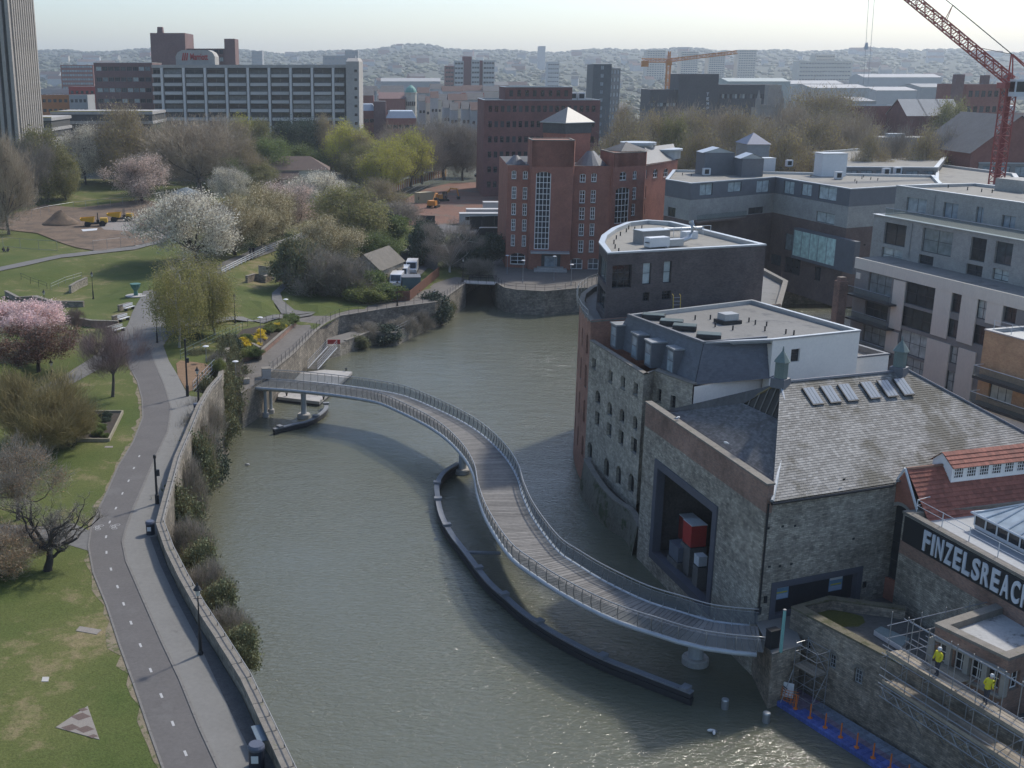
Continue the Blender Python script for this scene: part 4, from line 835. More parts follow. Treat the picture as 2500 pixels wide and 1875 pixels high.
for r_ in ((470, 385, 625, 548), (1095, 290, 1248, 452)):
 o = opspx(A_G, B_G, zl, [r_])[0]; po_ = MB().quad(PB(o[0], o[2], -.3), PB(o[1], o[2], -.3), PB(o[1], o[3], -.3), PB(o[0], o[3], -.3)).build('poster', postm, gen)
 h = o[3] - o[2]; MB().quad(PB(o[0] + .05, o[3] - h * .22, -.295), PB(o[1] - .05, o[3] - h * .22, -.295), PB(o[1] - .05, o[3] - .03, -.295), PB(o[0] + .05, o[3] - .03, -.295)).build('poster_band', white_metal, po_)
 MB().quad(PB(o[0] + .15, o[2] + h * .42, -.294), PB(o[1] - .1, o[2] + h * .42, -.294), PB(o[1] - .1, o[2] + h * .52, -.294), PB(o[0] + .15, o[2] + h * .52, -.294)).build('poster_band', M('poster_yellow', (.5, .45, .06), .5, .1, 1, 0), po_)
 MB().quad(PB(o[0] + .05, o[2] + .05, -.293), PB(o[1] - .05, o[2] + .05, -.293), PB(o[1] - .05, o[2] + h * .36, -.293), PB(o[0] + .05, o[2] + h * .36, -.293)).build('poster_band', M('poster_pale', (.34, .42, .52), .5, .15, 6, 0), po_)
pa = A_G - DAC * .12 - DAB * .02
MB().tube((v3(pa + DAB * .12, ZE - .2), v3(pa + DAB * .12, 5.2), v3(pa - DAB * .1 + DAC * .9 * 0, 5.1), v3(pa - DAB * .1, 4.0)), .07, 6).build('downpipe', metal_blk, gen)
for (r_, mt) in (((195, 625, 268, 710), frame_dk), ((305, 495, 335, 570), metal_dk), ((1450, 330, 1480, 390), metal_dk)):
 o = opspx(A_G, B_G, zl, [r_])[0]; q = PB((o[0] + o[1]) / 2, o[2], .06); MB().obox(q, max(.12, o[1] - o[0]), .1, o[3] - o[2], math.atan2(eB.y, eB.x)).build('wall_fitting', mt, gen)
life = M('life_red', (.30, .05, .035), .6, .1, 2, .05)
hm_ = MB().box(-.11, .11, -.004, .02, -.08, .08).mesh('putlog_hole', metal_blk)
for (x, y) in ((880, 395), (945, 392), (805, 405), (865, 603), (925, 592), (810, 606), (1250, 460), (1200, 150)):
 u, z = uvpx(A_G, B_G, *z5(x, y)); shared('putlog_hole', hm_, Vector(PB(u, z, .0)) - gen.location, math.atan2(eB.y, eB.x), gen)
# --- curved garden wall below the warehouse
gt = smooth_line([G(1426, 1122, 3.4), G(1445, 1155, 3.2), G(1470, 1192, 3.0), G(1500, 1222, 2.8), G(1540, 1250, 2.7), v3(C_G + Vector((.02, .4)), 2.7)], 4)
gw_ = thing('garden_wall', 'curved mossy stone wall rising from the water below the warehouse', 'wall', v3(gt[3], 0)); fc = MB(); wo = offset(gt, -.5)
for i in range(len(gt) - 1):
 fc.quad((wo[i][0], wo[i][1], -1), (wo[i + 1][0], wo[i + 1][1], -1), gt[i + 1], gt[i])
fc.build('face', M('mossy_wall', (.16, .15, .115), .95, .35, .5, .6, spots=((.06, .075, .035), .6, .53)), gw_)
MB().strip([(p.x, p.y, p.z) for p in gt], .55, None, .14, side=.2).build('coping', stone_cop, gw_)
MB().poly([v3(p, 2.3) for p in gt] + [Vector((21.6, 97, 2.3)), Vector((19.6, 109.2, 2.3))]).build('soil', soil, gw_)
# --- stone warehouse with slate mansard and white rendered top
S0, S1 = Vector((19.2, 109.4)), Vector((21.75, 96.3)); ZS = 15.1
S2, S3 = G(1597, 905, ZS).xy, G(1692, 939, ZS).xy
wh = thing('stone_warehouse', 'stone riverside warehouse with arched windows, dark slate mansard and white rendered upper storey', 'building', v3(S0, 0))
m = MB(); o1 = opspx(S0, S1, z6, [(218, 245, 247, 330), (350, 345, 383, 440), (450, 393, 485, 493), (553, 443, 588, 545)]); o2 = opspx(S0, S1, z6, [(243, 505, 285, 615), (340, 600, 380, 715), (440, 655, 480, 770), (548, 712, 585, 830)], 1.0)
o3 = opspx(S0, S1, z6, [(240, 678, 277, 795), (335, 770, 375, 885), (430, 830, 472, 950), (530, 888, 580, 1020)]); o4 = opspx(S0, S1, z6, [(180, 925, 218, 1065), (312, 1055, 355, 1215), (410, 1115, 452, 1280), (510, 1180, 557, 1340)], 1.0)
wall(m, S0, S1, -1.0, ZS, o1 + o2 + o3 + o4, .35)
windows(wh, S0, S1, o1, 2, 4, .06, frame_dk, glass_dk, .35, sill=stone_cop); windows(wh, S0, S1, o2, 2, 4, .06, frame_dk, glass_dk, .35); windows(wh, S0, S1, o3, 2, 2, .06, frame_dk, glass_dk, .35); windows(wh, S0, S1, o4, 1, 1, .06, frame_dk, glass_dk, .35, name='bricked_arch')
o5 = opspx(S2, S3, z6, [(742, 495, 778, 598), (853, 548, 893, 652)]); wall(m, S1, S2, 3, ZS); wall(m, S2, S3, 3, ZS, o5, .3); windows(wh, S2, S3, o5, 2, 4, .06, frame_dk, glass_dk, .3, sill=stone_cop); m.build('stone_wall', stone_face, wh)
MB().strip([v3(S0, 0), v3(S1, 0), v3(S2, 0), v3(S3, 0)], .5, ZS, .14, side=.18).build('coping', stone_cop, wh)
ZF = 18.4; q = lambda x, y, z=ZF: G(*z3(x, y), z)
f0, f1, f2, f3, f4, f5 = q(470, 432), q(940, 605), q(1330, 572), q(1370, 587), q(1915, 530), q(1240, 340)
mb_ = [Vector((21.2, 108.6, 15.0)), v3(S3, 15.0) + Vector((.25, .35, 0)), q(1378, 822, 15.0)]
slates('mansard_slate', wh, mb_[0], mb_[1], f1, f0, slate_new, .5, .32); slates('mansard_slate', wh, mb_[1], mb_[2], f2, f1, slate_new, .5, .32)
rb = MB(); rb.quad(mb_[0], mb_[1], f1, f0); rb.quad(mb_[1], mb_[2], f2, f1); rb.build('mansard', slate_new, wh)
MB().strip([f0, f1, f2], .3, ZF - .02, .18).build('eave_trim', zinc, wh)
flat_roof(wh, [f1, f3 + (f2 - f1) * .0, f4, f5, f0], ZF, roof_flat_g, zinc_l, .3, .3, .1)
wr = MB(); wall(wr, f3.xy, f4.xy, 13.0, ZF - .03, opspx(f3.xy, f4.xy, z3, [(1483, 642, 1537, 722)]), .25); wall(wr, f4.xy, f5.xy, 10, ZF - .03); wall(wr, f2.xy, f3.xy, 13, ZF - .03)
windows(wh, f3.xy, f4.xy, opspx(f3.xy, f4.xy, z3, [(1483, 642, 1537, 722)]), 1, 2, .07, frame_dk, glass_dk, .25)
t0, t1 = q(1440, 742, 15.6), q(2095, 675, 15.6); tb_ = t1 + (f5 - f4).normalized() * 9; g0_ = v3(S3, 14.9) + Vector((.1, -.05, 0))
wall(wr, t0.xy, t1.xy, 8, 15.6); wall(wr, t1.xy, tb_.xy, 8, 15.6); wall(wr, g0_.xy, t0.xy, 6, 14.95); wr.build('rendered_wall', white_render, wh)
flat_roof(wh, [t0, t1, tb_, t0 + (f5 - f4).normalized() * 9], 15.6, roof_flat_g, zinc, .5, .3, .1, 'terrace')
def dormer(c, w, d, h, a, root):
 r = MB().obox(c, w, d, h, a); o = r.build('dormer', zinc, root); ca, sa = math.cos(a), math.sin(a); k = d / 2 + .015
 for (z0, z1, mt) in ((.25, h * .52, glass_bl), (h * .56, h - .25, glass_bl)):
  P_ = lambda x, z: (c[0] + x * ca + k * sa, c[1] + x * sa - k * ca, c[2] + z); MB().quad(P_(-w * .36, z0), P_(w * .36, z0), P_(w * .36, z1), P_(-w * .36, z1)).build('pane', mt, o)
 MB().obox((c[0], c[1], c[2] + h), w + .2, d + .2, .12, a).build('cap', zinc_l, o)
am = math.atan2((S1 - S0).y, (S1 - S0).x)
for (x, y) in ((375, 140), (545, 225), (655, 290), (835, 350)):
 p = G(*z6(x + 45, y + 20), 15.0); p = p + Vector((.75, .1, 0)); dormer((p.x, p.y, 15.0), 1.5, 2.4, 2.3, am, wh)
dv = (f2 - f1).normalized(); p = q(1278, 762, 15.7) + Vector((.2, .5, 0)); dormer((p.x, p.y, 15.5), 1.3, 1.6, 1.3, math.atan2(dv.y, dv.x), wh)
for (x, y, w) in ((627, 432, 1.0), (738, 470, 1.1), (820, 500, 1.1), (970, 555, 1.15)):
 p = q(x, y + 20, ZF - .25); rl_ = MB().obox((p.x, p.y, p.z), 2.1, 1.3, .42, am + R(62)); ro = rl_.build('roof_hatch', metal_dk, wh); MB().obox((p.x, p.y, p.z + .42), 2.0, 1.2, .05, am + R(62)).build('hatch_glass', M('hatch_glass', (.2, .24, .235), .12, .1, 1, .02), ro)
p = q(1088, 480, ZF - .3); MB().obox((p.x, p.y, p.z), 2.0, 1.6, .35, .35).build('plant_base', metal_dk, wh); MB().obox((p.x, p.y, p.z + .35), 1.5, 1.2, .6, .35).build('plant_unit', zinc_l, wh)
vm = MB().tube(((0, 0, 0), (0, 0, .45)), .07, 6).mesh('vent_pipe', metal_dk)
for (x, y) in ((885, 460), (980, 458), (1010, 505), (1120, 525), (1220, 475), (1260, 490), (1330, 500), (1320, 530), (1450, 548), (1500, 555)): p = q(x, y, ZF - .3); shared('vent_pipe', vm, p - wh.location, 0, wh)
p = q(770, 405, ZF - .25); ld = thing('roof_ladder', 'small yellow roof access ladder on the grey flat roof', 'ladder', p)
for s in (-.35, .35): MB().tube((p + Vector((s, 0, 0)), p + Vector((s, .2, 1.5)), p + Vector((s, .7, 1.55))), .035, 5).build('stile', M('ladder_yellow', (.5, .36, .05), .5, .1, 2, .02), ld)
for k in range(4): MB().tube((p + Vector((-.35, .05 * k, .25 + .35 * k)), p + Vector((.35, .05 * k, .25 + .35 * k))), .025, 5).build('rung', galv, ld)
# --- red brick curved warehouse with black brick top
ZR = 17.0; RC = [Vector(p) for p in ((19.25, 109.5), (19.15, 112.5), (19.3, 116), (19.75, 120), (20.6, 124), (22.2, 128), (25, 132.5), (29.5, 137), (36, 141), (46, 143))]
rc = thing('curved_brick_warehouse', 'red brick warehouse with curved river front and black brick storeys set on top', 'building', v3(RC[0], 0))
m = MB(); poly = [Vector((40.5, 117.6)), Vector((49, 143))]
for a_, b_ in zip(RC[::-1], RC[::-1][1:]):
 L = (b_ - a_).length; ops = [(L / 2 - .5, L / 2 + .5, z, z + h, .9) for z, h in ((2.6, 2.2), (6.2, 2.4), (9.9, 2.4), (13.4, 2.0))] if L < 6.5 else []
 ops = wall(m, a_, b_, -1, ZR, ops, .35)
 if ops: windows(rc, a_, b_, ops, 2, 3, .06, frame_dk, glass_dk, .35)
wall(m, RC[0], Vector((40.5, 117.6)), 12, ZR + .2); wall(m, Vector((40.5, 117.6)), Vector((49, 143)), 4, ZR); m.build('brick_wall', red_brick, rc)
flat_roof(rc, RC[::-1] + [Vector((40.5, 117.6)), Vector((46, 132))], ZR, roof_flat_g, stone_cop, .45, .5, .12, 'terrace')
KB = [G(a, b, 23.6).xy for a, b in ((1484, 618), (1870, 597), (1720, 560), (1640, 541), (1580, 537), (1530, 543), (1495, 557), (1470, 575), (1463, 592))]
m = MB(); ops = opspx(KB[0], KB[1], z2, [(45, 750, 92, 870), (163, 740, 208, 862)]) + opspx(KB[0], KB[1], z3, [(370, 118, 490, 262)]); o6 = opspx(KB[0], KB[1], z3, [(560, 290, 600, 345), (680, 280, 735, 335)])
wall(m, KB[0], KB[1], 16.6, 23.55, ops + o6, .3)
windows(rc, KB[0], KB[1], ops[:2], 1, 2, .06, frame_dk, glass_lt, .3); windows(rc, KB[0], KB[1], ops[2:] + o6, 3, 3, .07, frame_dk, glass_dk, .3, sill=None)
for i in range(1, len(KB)):
 a_, b_ = KB[i], KB[(i + 1) % len(KB)]; L = (b_ - a_).length; op = [(.5, L - .5, 17.4, 19.6), (.5, L - .5, 20.3, 22.6)] if i >= 6 and L > 2 else []
 op = wall(m, a_, b_, 16.6, 23.55, op, .3)
 if op: windows(rc, a_, b_, op, 2, 1, .07, frame_dk, glass, .3)
m.build('black_brick_wall', black_brick, rc); flat_roof(rc, KB, 23.55, roof_flat, zinc_l, .35, .55, .12)
railing('terrace_rail', 'pale curved rail round the terrace of the black brick storeys', [v3(p, ZR + .1) for p in offset(RC[:7], .35)], 1.1, 1.3, rail_steel, 2)
zb_ = zz(1150, 280, 3.456)
def kb(x, y, z=23.2): return G(*zb_(x, y), z)
p = kb(1520, 1075); pe = thing('roof_plant_enclosure', 'dark boxed plant enclosure on the black brick roof', 'plant', p); MB().obox((p.x, p.y, 23.2), 3.4, 1.8, 1.3, R(22)).build('screen', band_grey, pe); MB().obox((p.x, p.y, 24.5), 3.5, 1.9, .08, R(22)).build('trim', zinc_l, pe)
p = kb(1565, 1120); du = thing('air_unit', 'white air handling unit with duct on the black brick roof', 'air unit', p); MB().obox((p.x, p.y, 23.35), 2.4, 1.1, .95, R(22)).build('casing', white_metal, du); MB().obox((p.x + 1.6, p.y + .6, 23.3), 2.6, .8, .7, R(22)).build('duct', zinc_l, du); MB().tube(((p.x + 2.6, p.y + 1, 23.7), (p.x + 3.8, p.y + 1.7, 24.0), (p.x + 4.2, p.y + 2.0, 25.0), (p.x + 4.0, p.y + 2.4, 25.6)), .28, 8).build('flue', zinc_l, du); MB().lathe((p.x - 1.05, p.y - .6, 23.8), [(.33, 0), (.33, .05)], 10).build('fan', metal_dk, du)
for sx_ in (-.9, .9): MB().obox((p.x + sx_, p.y, 23.2), .2, 1.0, .15, R(22)).build('foot', galv, du)
for (x, y) in ((1330, 965), (1310, 990), (1260, 1020), (1225, 1050), (1205, 1090), (1215, 1128), (1245, 1160), (1380, 975), (1440, 965)): shared('vent_pipe', vm, kb(x, y) - rc.location, 0, rc)
p = kb(1700, 1030); dk_ = thing('rooftop_ducts', 'bundle of pale rooftop ducts and guard rails on the black brick roof', 'ducts', p)
MB().tube(((p.x - 1, p.y, 24), (p.x + 1.4, p.y + .5, 24), (p.x + 3.5, p.y + 1.4, 24)), .22, 8).build('duct', zinc_l, dk_); MB().obox((p.x + 1.5, p.y - 1.2, 23.2), 1.6, 1, .8, R(22)).build('unit', white_metal, dk_)
for i in range(6): MB().tube(((p.x + i * .9, p.y - .4 + i * .34, 23.2), (p.x + i * .9, p.y - .4 + i * .34, 24.3)), .03, 5).build('post', white_metal, dk_)
MB().tube(((p.x, p.y - .4, 24.3), (p.x + 4.5, p.y + 1.3, 24.3)), .03, 5).build('rail', white_metal, dk_)
# --- tiled hall with arched gable and glazed clerestory
TA, TLe, TRe = Vector((34.58, 73.12, 14)), Vector((34.95, 76.0, 11.5)), Vector((36.04, 73.42, 11.5)); rdir = Vector((.96, .28, 0)).normalized(); gd = (TRe - TLe).xy.normalized()
th = thing('tiled_hall', 'brick hall with red pantile roof, arched gable window and white clerestory lights', 'building', Vector((TLe.x, TLe.y, 4)))
LT = 24.0; mid = (TLe + TRe) / 2; apx = Vector((mid.x, mid.y, 14));
m = MB(); Lg = (TRe - TLe).xy.length; aw = (.42, Lg - .42, 5.6, 11.3, 1.0); wall(m, TLe.xy, TRe.xy, 4, 11.5, [aw], .3)
m.poly([TLe, TRe, apx]); wall(m, TRe.xy, (TRe + rdir * LT).xy, 4, 11.45); wall(m, (TLe + rdir * LT).xy, TLe.xy, 4, 11.45); m.build('wall', office_brick, th)
windows(th, TLe.xy, TRe.xy, [aw], 2, 4, .07, frame_dk, glass_dk, .3, name='arched_window')
tr = MB(); n2 = Vector((gd.y, -gd.x)); PT = lambda u, z, k=.05: (TLe.x + gd.x * u + n2.x * k, TLe.y + gd.y * u + n2.y * k, z)
cu, hw = Lg / 2, Lg / 2 - .42
for k in range(10):
 t0_, t1_ = math.pi * k / 10, math.pi * (k + 1) / 10; f = lambda t, r: PT(cu - r * math.cos(t), 11.3 - hw + r * math.sin(t)); tr.quad(f(t0_, hw), f(t1_, hw), f(t1_, hw + .25), f(t0_, hw + .25))
for s in (-1, 1):
 for j in range(9): w_ = .25 if j % 2 else .38; a_ = cu + s * hw; b_ = cu + s * (hw + w_); tr.quad(PT(min(a_, b_), 5.6 + j * .5), PT(max(a_, b_), 5.6 + j * .5), PT(max(a_, b_), 6.08 + j * .5), PT(min(a_, b_), 6.08 + j * .5))
tr.build('stone_surround', M('pale_stone', (.30, .285, .25), .85, .15, 1.5, .2), th)
for a_, b_ in ((TLe, apx), (TRe, apx)): MB().tube((a_ + Vector((0, 0, .06)) - Vector((rdir.x, rdir.y, 0)) * .12, b_ + Vector((0, 0, .1)) - Vector((rdir.x, rdir.y, 0)) * .12), .09, 5).build('verge', white_metal, th)
eR, eL = TRe + Vector((gd.x, gd.y, 0)) * .3 - Vector((0, 0, .28)), TLe - Vector((gd.x, gd.y, 0)) * .3 - Vector((0, 0, .28)); far_ = rdir * LT
eR2 = eR + Vector((gd.x, gd.y, 0)) * 1.3 - Vector((0, 0, 1.1))
MB().quad(eR2, eR2 + far_, apx + far_, apx).build('roof', pantile, th); MB().quad(eL + far_, eL, apx, apx + far_).build('roof', pantile, th)
slates('pantile', th, eR2, eR2 + far_, apx + far_, apx, pantile, .34, .32, .05, .03)
MB().tube((apx + Vector((0, 0, .05)), apx + far_ + Vector((0, 0, .05))), .11, 6).build('ridge_tile', M('ridge_clay', (.24, .13, .09), .8, .2, 2, .1), th)
cs = apx + rdir * 3.0; gv = Vector((gd.x, gd.y, 0)); hw2 = .85; zc0, zc1, zc2 = 13.0, 14.25, 15.0; LC = 20.0
def CP(u, k, z): q = cs + rdir * u + gv * k; return (q.x, q.y, z)
cl = MB(); cl.quad(CP(0, hw2, zc0), CP(LC, hw2, zc0), CP(LC, hw2, zc1), CP(0, hw2, zc1)); cl.quad(CP(0, -hw2, zc0), CP(0, hw2, zc0), CP(0, hw2, zc1), CP(0, -hw2, zc1)); cl.poly([CP(0, -hw2, zc1), CP(0, hw2, zc1), CP(0, 0, zc2)]); clo = cl.build('clerestory', frame_wh, th)
slates('pantile', th, CP(-.2, hw2 + .25, zc1 - .15), CP(LC, hw2 + .25, zc1 - .15), CP(LC, 0, zc2), CP(-.2, 0, zc2), pantile, .34, .3, .05, .03); rb = MB(); rb.quad(CP(-.2, hw2 + .25, zc1 - .15), CP(LC, hw2 + .25, zc1 - .15), CP(LC, 0, zc2), CP(-.2, 0, zc2)); rb.quad(CP(LC, -hw2 - .2, zc1 - .15), CP(-.2, -hw2 - .2, zc1 - .15), CP(-.2, 0, zc2), CP(LC, 0, zc2)); rb.build('clerestory_roof', pantile, th)
ar_ = math.atan2(rdir.y, rdir.x)
fm_, gm2 = win_meshes(.8, .75, 4, 3, .05, frame_wh, glass_dk, 0)
for i in range(17): q_ = Vector(CP(.55 + i * 1.08, hw2 + .045, zc0 + .3)); wo_ = shared('clerestory_light', fm_, q_ - th.location, ar_, th); shared('pane', gm2, (0, 0, 0), 0, wo_)
# --- sign building
FZ = 11.4; F0 = Vector((34.95, 73.2)); F1 = Vector((37.58, 62.6)); FD = (F1 - F0).normalized(); FL = 19.0; F2 = F0 + FD * FL; FN = Vector((FD.y, -FD.x))
fz = thing('sign_building', 'stone building with black sign band, white letters and glass roof lantern', 'building', v3(F0, 4))
m = MB(); bk = F0 + Vector((9.5, 2.2)); bk2 = F2 + Vector((9.5, 2.2)); wall(m, F0, F2, 4, FZ); wall(m, bk, F0, 4, FZ); wall(m, F2, bk2, 4, FZ); m.build('wall', rubble, fz)
flat_roof(fz, [F0, F2, bk2, bk], FZ, M('lead_roof', (.30, .32, .335), .6, .15, .5, .05), stone_cop, .35, .5, .14)
FP_ = lambda u, z, k: (F0.x + FD.x * u + FN.x * k, F0.y + FD.y * u + FN.y * k, z)
_, zt_ = uvpx(F0, F1, *z10(1000, 470)); u_, zb2 = uvpx(F0, F1, *z10(1000, 725)); zt_ = FZ - .12; zb2 = FZ - 1.95
s_ = MB(); q_ = [FP_(.25, zb2, .08), FP_(FL, zb2, .08), FP_(FL, zt_, .08), FP_(.25, zt_, .08), FP_(.25, zb2, 0), FP_(.25, zt_, 0), FP_(FL, zb2, 0), FP_(FL, zt_, 0)]
s_.add(q_, ((0, 1, 2, 3), (4, 0, 3, 5), (3, 2, 7, 5), (0, 4, 6, 1))); s_.build('sign_band', M('sign_black', (.022, .024, .026), .6, .2, 1, .05), fz)
bb = MB(); bb.quad(FP_(.02, zb2 - .95, .02), FP_(FL, zb2 - .95, .02), FP_(FL, zb2 - .004, .02), FP_(.02, zb2 - .004, .02)); bb.build('brick_band', old_brick, fz)
lcol = M('letter_white', (.62, .64, .66), .5, .06, 2, .02)
u_a = uvpx(F0, F1, *z10(1240, 690))[0]; u_b = uvpx(F0, F1, *z10(2050, 1060))[0]; pitch = (u_b - u_a) / 9.0; lh = 1.45; zl0 = zb2 + .22; fa = math.atan2(FD.y, FD.x)
adv = {'I': .55}; u = u_a
for ch in 'FINZELSREACH':
 tcv = bpy.data.curves.new('letter', 'FONT'); tcv.body = ch; tcv.size = 1.0; tcv.extrude = .04; tcv.offset = .028
 to = bpy.data.objects.new('letter', tcv); COL.objects.link(to); bpy.context.view_layer.update()
 me = bpy.data.meshes.new_from_object(to.evaluated_get(bpy.context.evaluated_depsgraph_get())); bpy.data.objects.remove(to)
 co = np.empty(len(me.vertices) * 3); me.vertices.foreach_get('co', co); co = co.reshape(-1, 3); mn, mx_ = co.min(0), co.max(0)
 wl_ = pitch * (.3 if ch == 'I' else .80); co[:, 0] = (co[:, 0] - mn[0]) / (mx_[0] - mn[0]) * wl_; co[:, 1] = (co[:, 1] - mn[1]) / (mx_[1] - mn[1]) * lh
 xyz = np.stack([co[:, 0], -co[:, 2] - .05, co[:, 1]], 1); me.vertices.foreach_set('co', xyz.ravel()); me.materials.clear(); me.materials.append(lcol); me.update()
 lo = shared('letter', me, Vector(FP_(u, zl0, .09)) - fz.location, fa, fz); lo['label'] = 'white letter ' + ch
 u += pitch * (.52 if ch == 'I' else 1.02)
l0, l1 = G(*z10(1690, 640), FZ - .3), None; lan = fz; ld0 = F0 + Vector((3.4, .2)) + FD * 2.2; lw_, ll_ = 4.6, 13.0
LP = lambda u, k, z: (ld0.x + FD.x * u - FN.x * k, ld0.y + FD.y * u - FN.y * k, z); zL0, zL1, zL2 = FZ - .3, FZ + .75, FZ + 1.9
bx_ = MB(); bx_.quad(LP(0, 0, zL0), LP(ll_, 0, zL0), LP(ll_, 0, zL0 + .25), LP(0, 0, zL0 + .25)); bx_.quad(LP(0, lw_, zL0), LP(0, 0, zL0), LP(0, 0, zL0 + .25), LP(0, lw_, zL0 + .25)); bx_.build('lantern_kerb', white_metal, fz)
gl_ = MB(); gl_.quad(LP(0, 0, zL0 + .25), LP(ll_, 0, zL0 + .25), LP(ll_, 0, zL1), LP(0, 0, zL1)); gl_.quad(LP(0, lw_, zL0 + .25), LP(0, 0, zL0 + .25), LP(0, 0, zL1), LP(0, lw_, zL1)); gl_.build('lantern_glazing', glass_dk, fz)
gr_ = MB(); gr_.quad(LP(-.15, -.15, zL1), LP(ll_, -.15, zL1), LP(ll_, lw_ / 2, zL2), LP(1.8, lw_ / 2, zL2)); gr_.poly([LP(-.15, lw_ + .15, zL1), LP(-.15, -.15, zL1), LP(1.8, lw_ / 2, zL2)]); gr_.quad(LP(ll_, lw_ + .15, zL1), LP(-.15, lw_ + .15, zL1), LP(1.8, lw_ / 2, zL2), LP(ll_, lw_ / 2, zL2)); gr_.build('lantern_roof', glass_bl, fz)
for i in range(13): u_ = i * 1.0; MB().tube((LP(u_, -.18, zL1 + .03), LP(max(u_, 1.8), lw_ / 2, zL2 + .03)), .045, 4).build('glazing_bar', white_metal, fz); MB().tube((LP(u_, -.02, zL0 + .2), LP(u_, -.02, zL1)), .07, 4).build('lantern_post', white_metal, fz)
for i in range(1, 5): k_ = i * lw_ / 5; MB().tube((LP(-.18, k_, zL1 + .03), LP(1.8, lw_ / 2, zL2 + .03)), .045, 4).build('glazing_bar', white_metal, fz)
MB().tube((LP(-.2, lw_, zL1), LP(-.2, -.2, zL1), LP(ll_, -.2, zL1)), .08, 5).build('lantern_eave', white_metal, fz); MB().tube((LP(1.8, lw_ / 2, zL2 + .03), LP(ll_, lw_ / 2, zL2 + .03)), .07, 5).build('lantern_ridge', white_metal, fz)
railing('roof_guard_rail', 'white guard rail along the roof edge above the sign letters', [v3(F0 + Vector((1.9, .5)) , FZ), v3(F0 + Vector((.75, .2)) + FD * .3, FZ), v3(F0 + FD * 18 + Vector((.75, .2)), FZ)], 1.0, 2.6, white_metal, 2)
# --- low stone building at the bridge foot
V0 = Vector((26.85, 70.5)); V1 = Vector((30.75, 63.1)); VD = (V1 - V0).normalized(); V2 = V0 + VD * 24; VN = Vector((VD.y, -VD.x)); VB = Vector((30.03, 72.15)); ZV = 5.6
lo_ = thing('low_stone_building', 'low stone riverside building with arched windows and mossy flat roof', 'building', v3(V0, 0)); m = MB()
ow = opspx(V0, V1, zl, [(775, 980, 850, 1165), (1055, 1150, 1145, 1340), (1345, 1320, 1455, 1520)], 1.0); wall(m, V0, V2, -1, ZV, ow, .25); wall(m, VB, V0, -1, ZV); wall(m, V0 + VD * .001 - VN * .5 + VD * 24, V0 - VN * .5, 4, ZV); m.build('wall', rubble_br, lo_)
windows(lo_, V0, V1, ow, 3, 4, .06, M('frame_peeling', (.34, .35, .35), .7, .2, 4, .1), glass_dk, .25, name='arched_window')
for o in ow:
 su = MB(); c_ = (o[0] + o[1]) / 2; w_ = (o[1] - o[0]) / 2; VP = lambda u, z: (V0.x + VD.x * u + VN.x * .04, V0.y + VD.y * u + VN.y * .04, z)
 for k in range(8):
  f = lambda t, r: VP(c_ - r * math.cos(t), o[3] - w_ + r * math.sin(t)); su.quad(f(math.pi * k / 8, w_), f(math.pi * (k + 1) / 8, w_), f(math.pi * (k + 1) / 8, w_ + .22), f(math.pi * k / 8, w_ + .22))
 su.build('arch_stones', stone_cop, lo_)
VB2 = Vector((34.6, 70.6)); MB().poly([v3(V0 - VN * .3, ZV - .75), v3(V2 - VN * .3, ZV - .75), v3(V2 - VN * 6, ZV - .75), v3(VB2, ZV - .75), v3(VB, ZV - .75)]).build('roof', M('asphalt_roof', (.10, .098, .09), .9, .3, .5, .3), lo_)
MB().strip([v3(VB2, 0), v3(VB, 0), v3(V0, 0), v3(V0 + VD * 9, 0)], .55, ZV - .05, .14, side=.25).build('coping', M('mossy_coping', (.14, .125, .085), .95, .3, 1.5, .5, spots=((.075, .075, .035), 1.2, .52)), lo_)
ip = MB(); ip.strip([v3(VB2, 0), v3(VB, 0), v3(V0, 0), v3(V0 + VD * 9, 0)], .4, ZV - .85, .78, side=.25); ip.build('parapet', rubble_br, lo_)
mp_ = [G(*zl(x, y), ZV - .73) for x, y in ((900, 690), (1000, 655), (1150, 660), (1300, 690), (1450, 730), (1480, 800), (1400, 850), (1200, 850), (1050, 830), (960, 760))]
MB().poly(mp_[::-1]).build('moss', MGRASS('moss', (.075, .085, .022), (.10, .095, .03), (.13, .10, .05), .6), lo_)
sk = [G(*zl(x, y), ZV - .55) for x, y in ((1580, 915), (1660, 870), (1990, 1010), (1900, 1110))]; sko = MB(); sko.prism(sk[::-1], ZV - .74, ZV - .4, cap=False); so_ = sko.build('skylight_kerb', white_metal, lo_); MB().poly([p + Vector((0, 0, .16)) for p in sk][::-1]).build('skylight_pane', M('skylight_pane', (.20, .25, .25), .15, .15, 1, .02), so_)
p = G(1906, 1592, 4.1); tp = thing('teal_post', 'tall pale teal post at the end of the footbridge', 'post', p); MB().obox((p.x, p.y, 4.1), .14, .14, 3.0, .4).build('shaft', M('teal', (.22, .45, .40), .5, .1, 2, .02), tp); MB().obox((p.x, p.y, 7.1), .18, .18, .06, .4).build('cap', galv, tp)
p = G(1884, 1590, 4.1); sb_ = thing('dark_bin', 'dark slim bin behind the rail at the bridge end', 'bin', p); MB().obox((p.x + .2, p.y + .6, 4.1), .75, .5, 1.25, .4).build('body', metal_dk, sb_); MB().obox((p.x + .2, p.y + .6, 5.35), .8, .55, .06, .4).build('lid', metal_blk, sb_)
ab = MB(); ab.prism([Vector((24.6, 67.0)), Vector((26.9, 68.2)), Vector((27.5, 72.4)), Vector((24.9, 71.6))], -1, 3.98); abt = thing('bridge_abutment', 'stone abutment under the building end of the footbridge', 'abutment', (25, 69, 0)); ab.build('base', rubble_br, abt); MB().prism([Vector((24.55, 66.9)), Vector((26.95, 68.15)), Vector((27.6, 72.6)), Vector((24.86, 71.5))], 3.98, 4.06).build('paving', footway, abt)
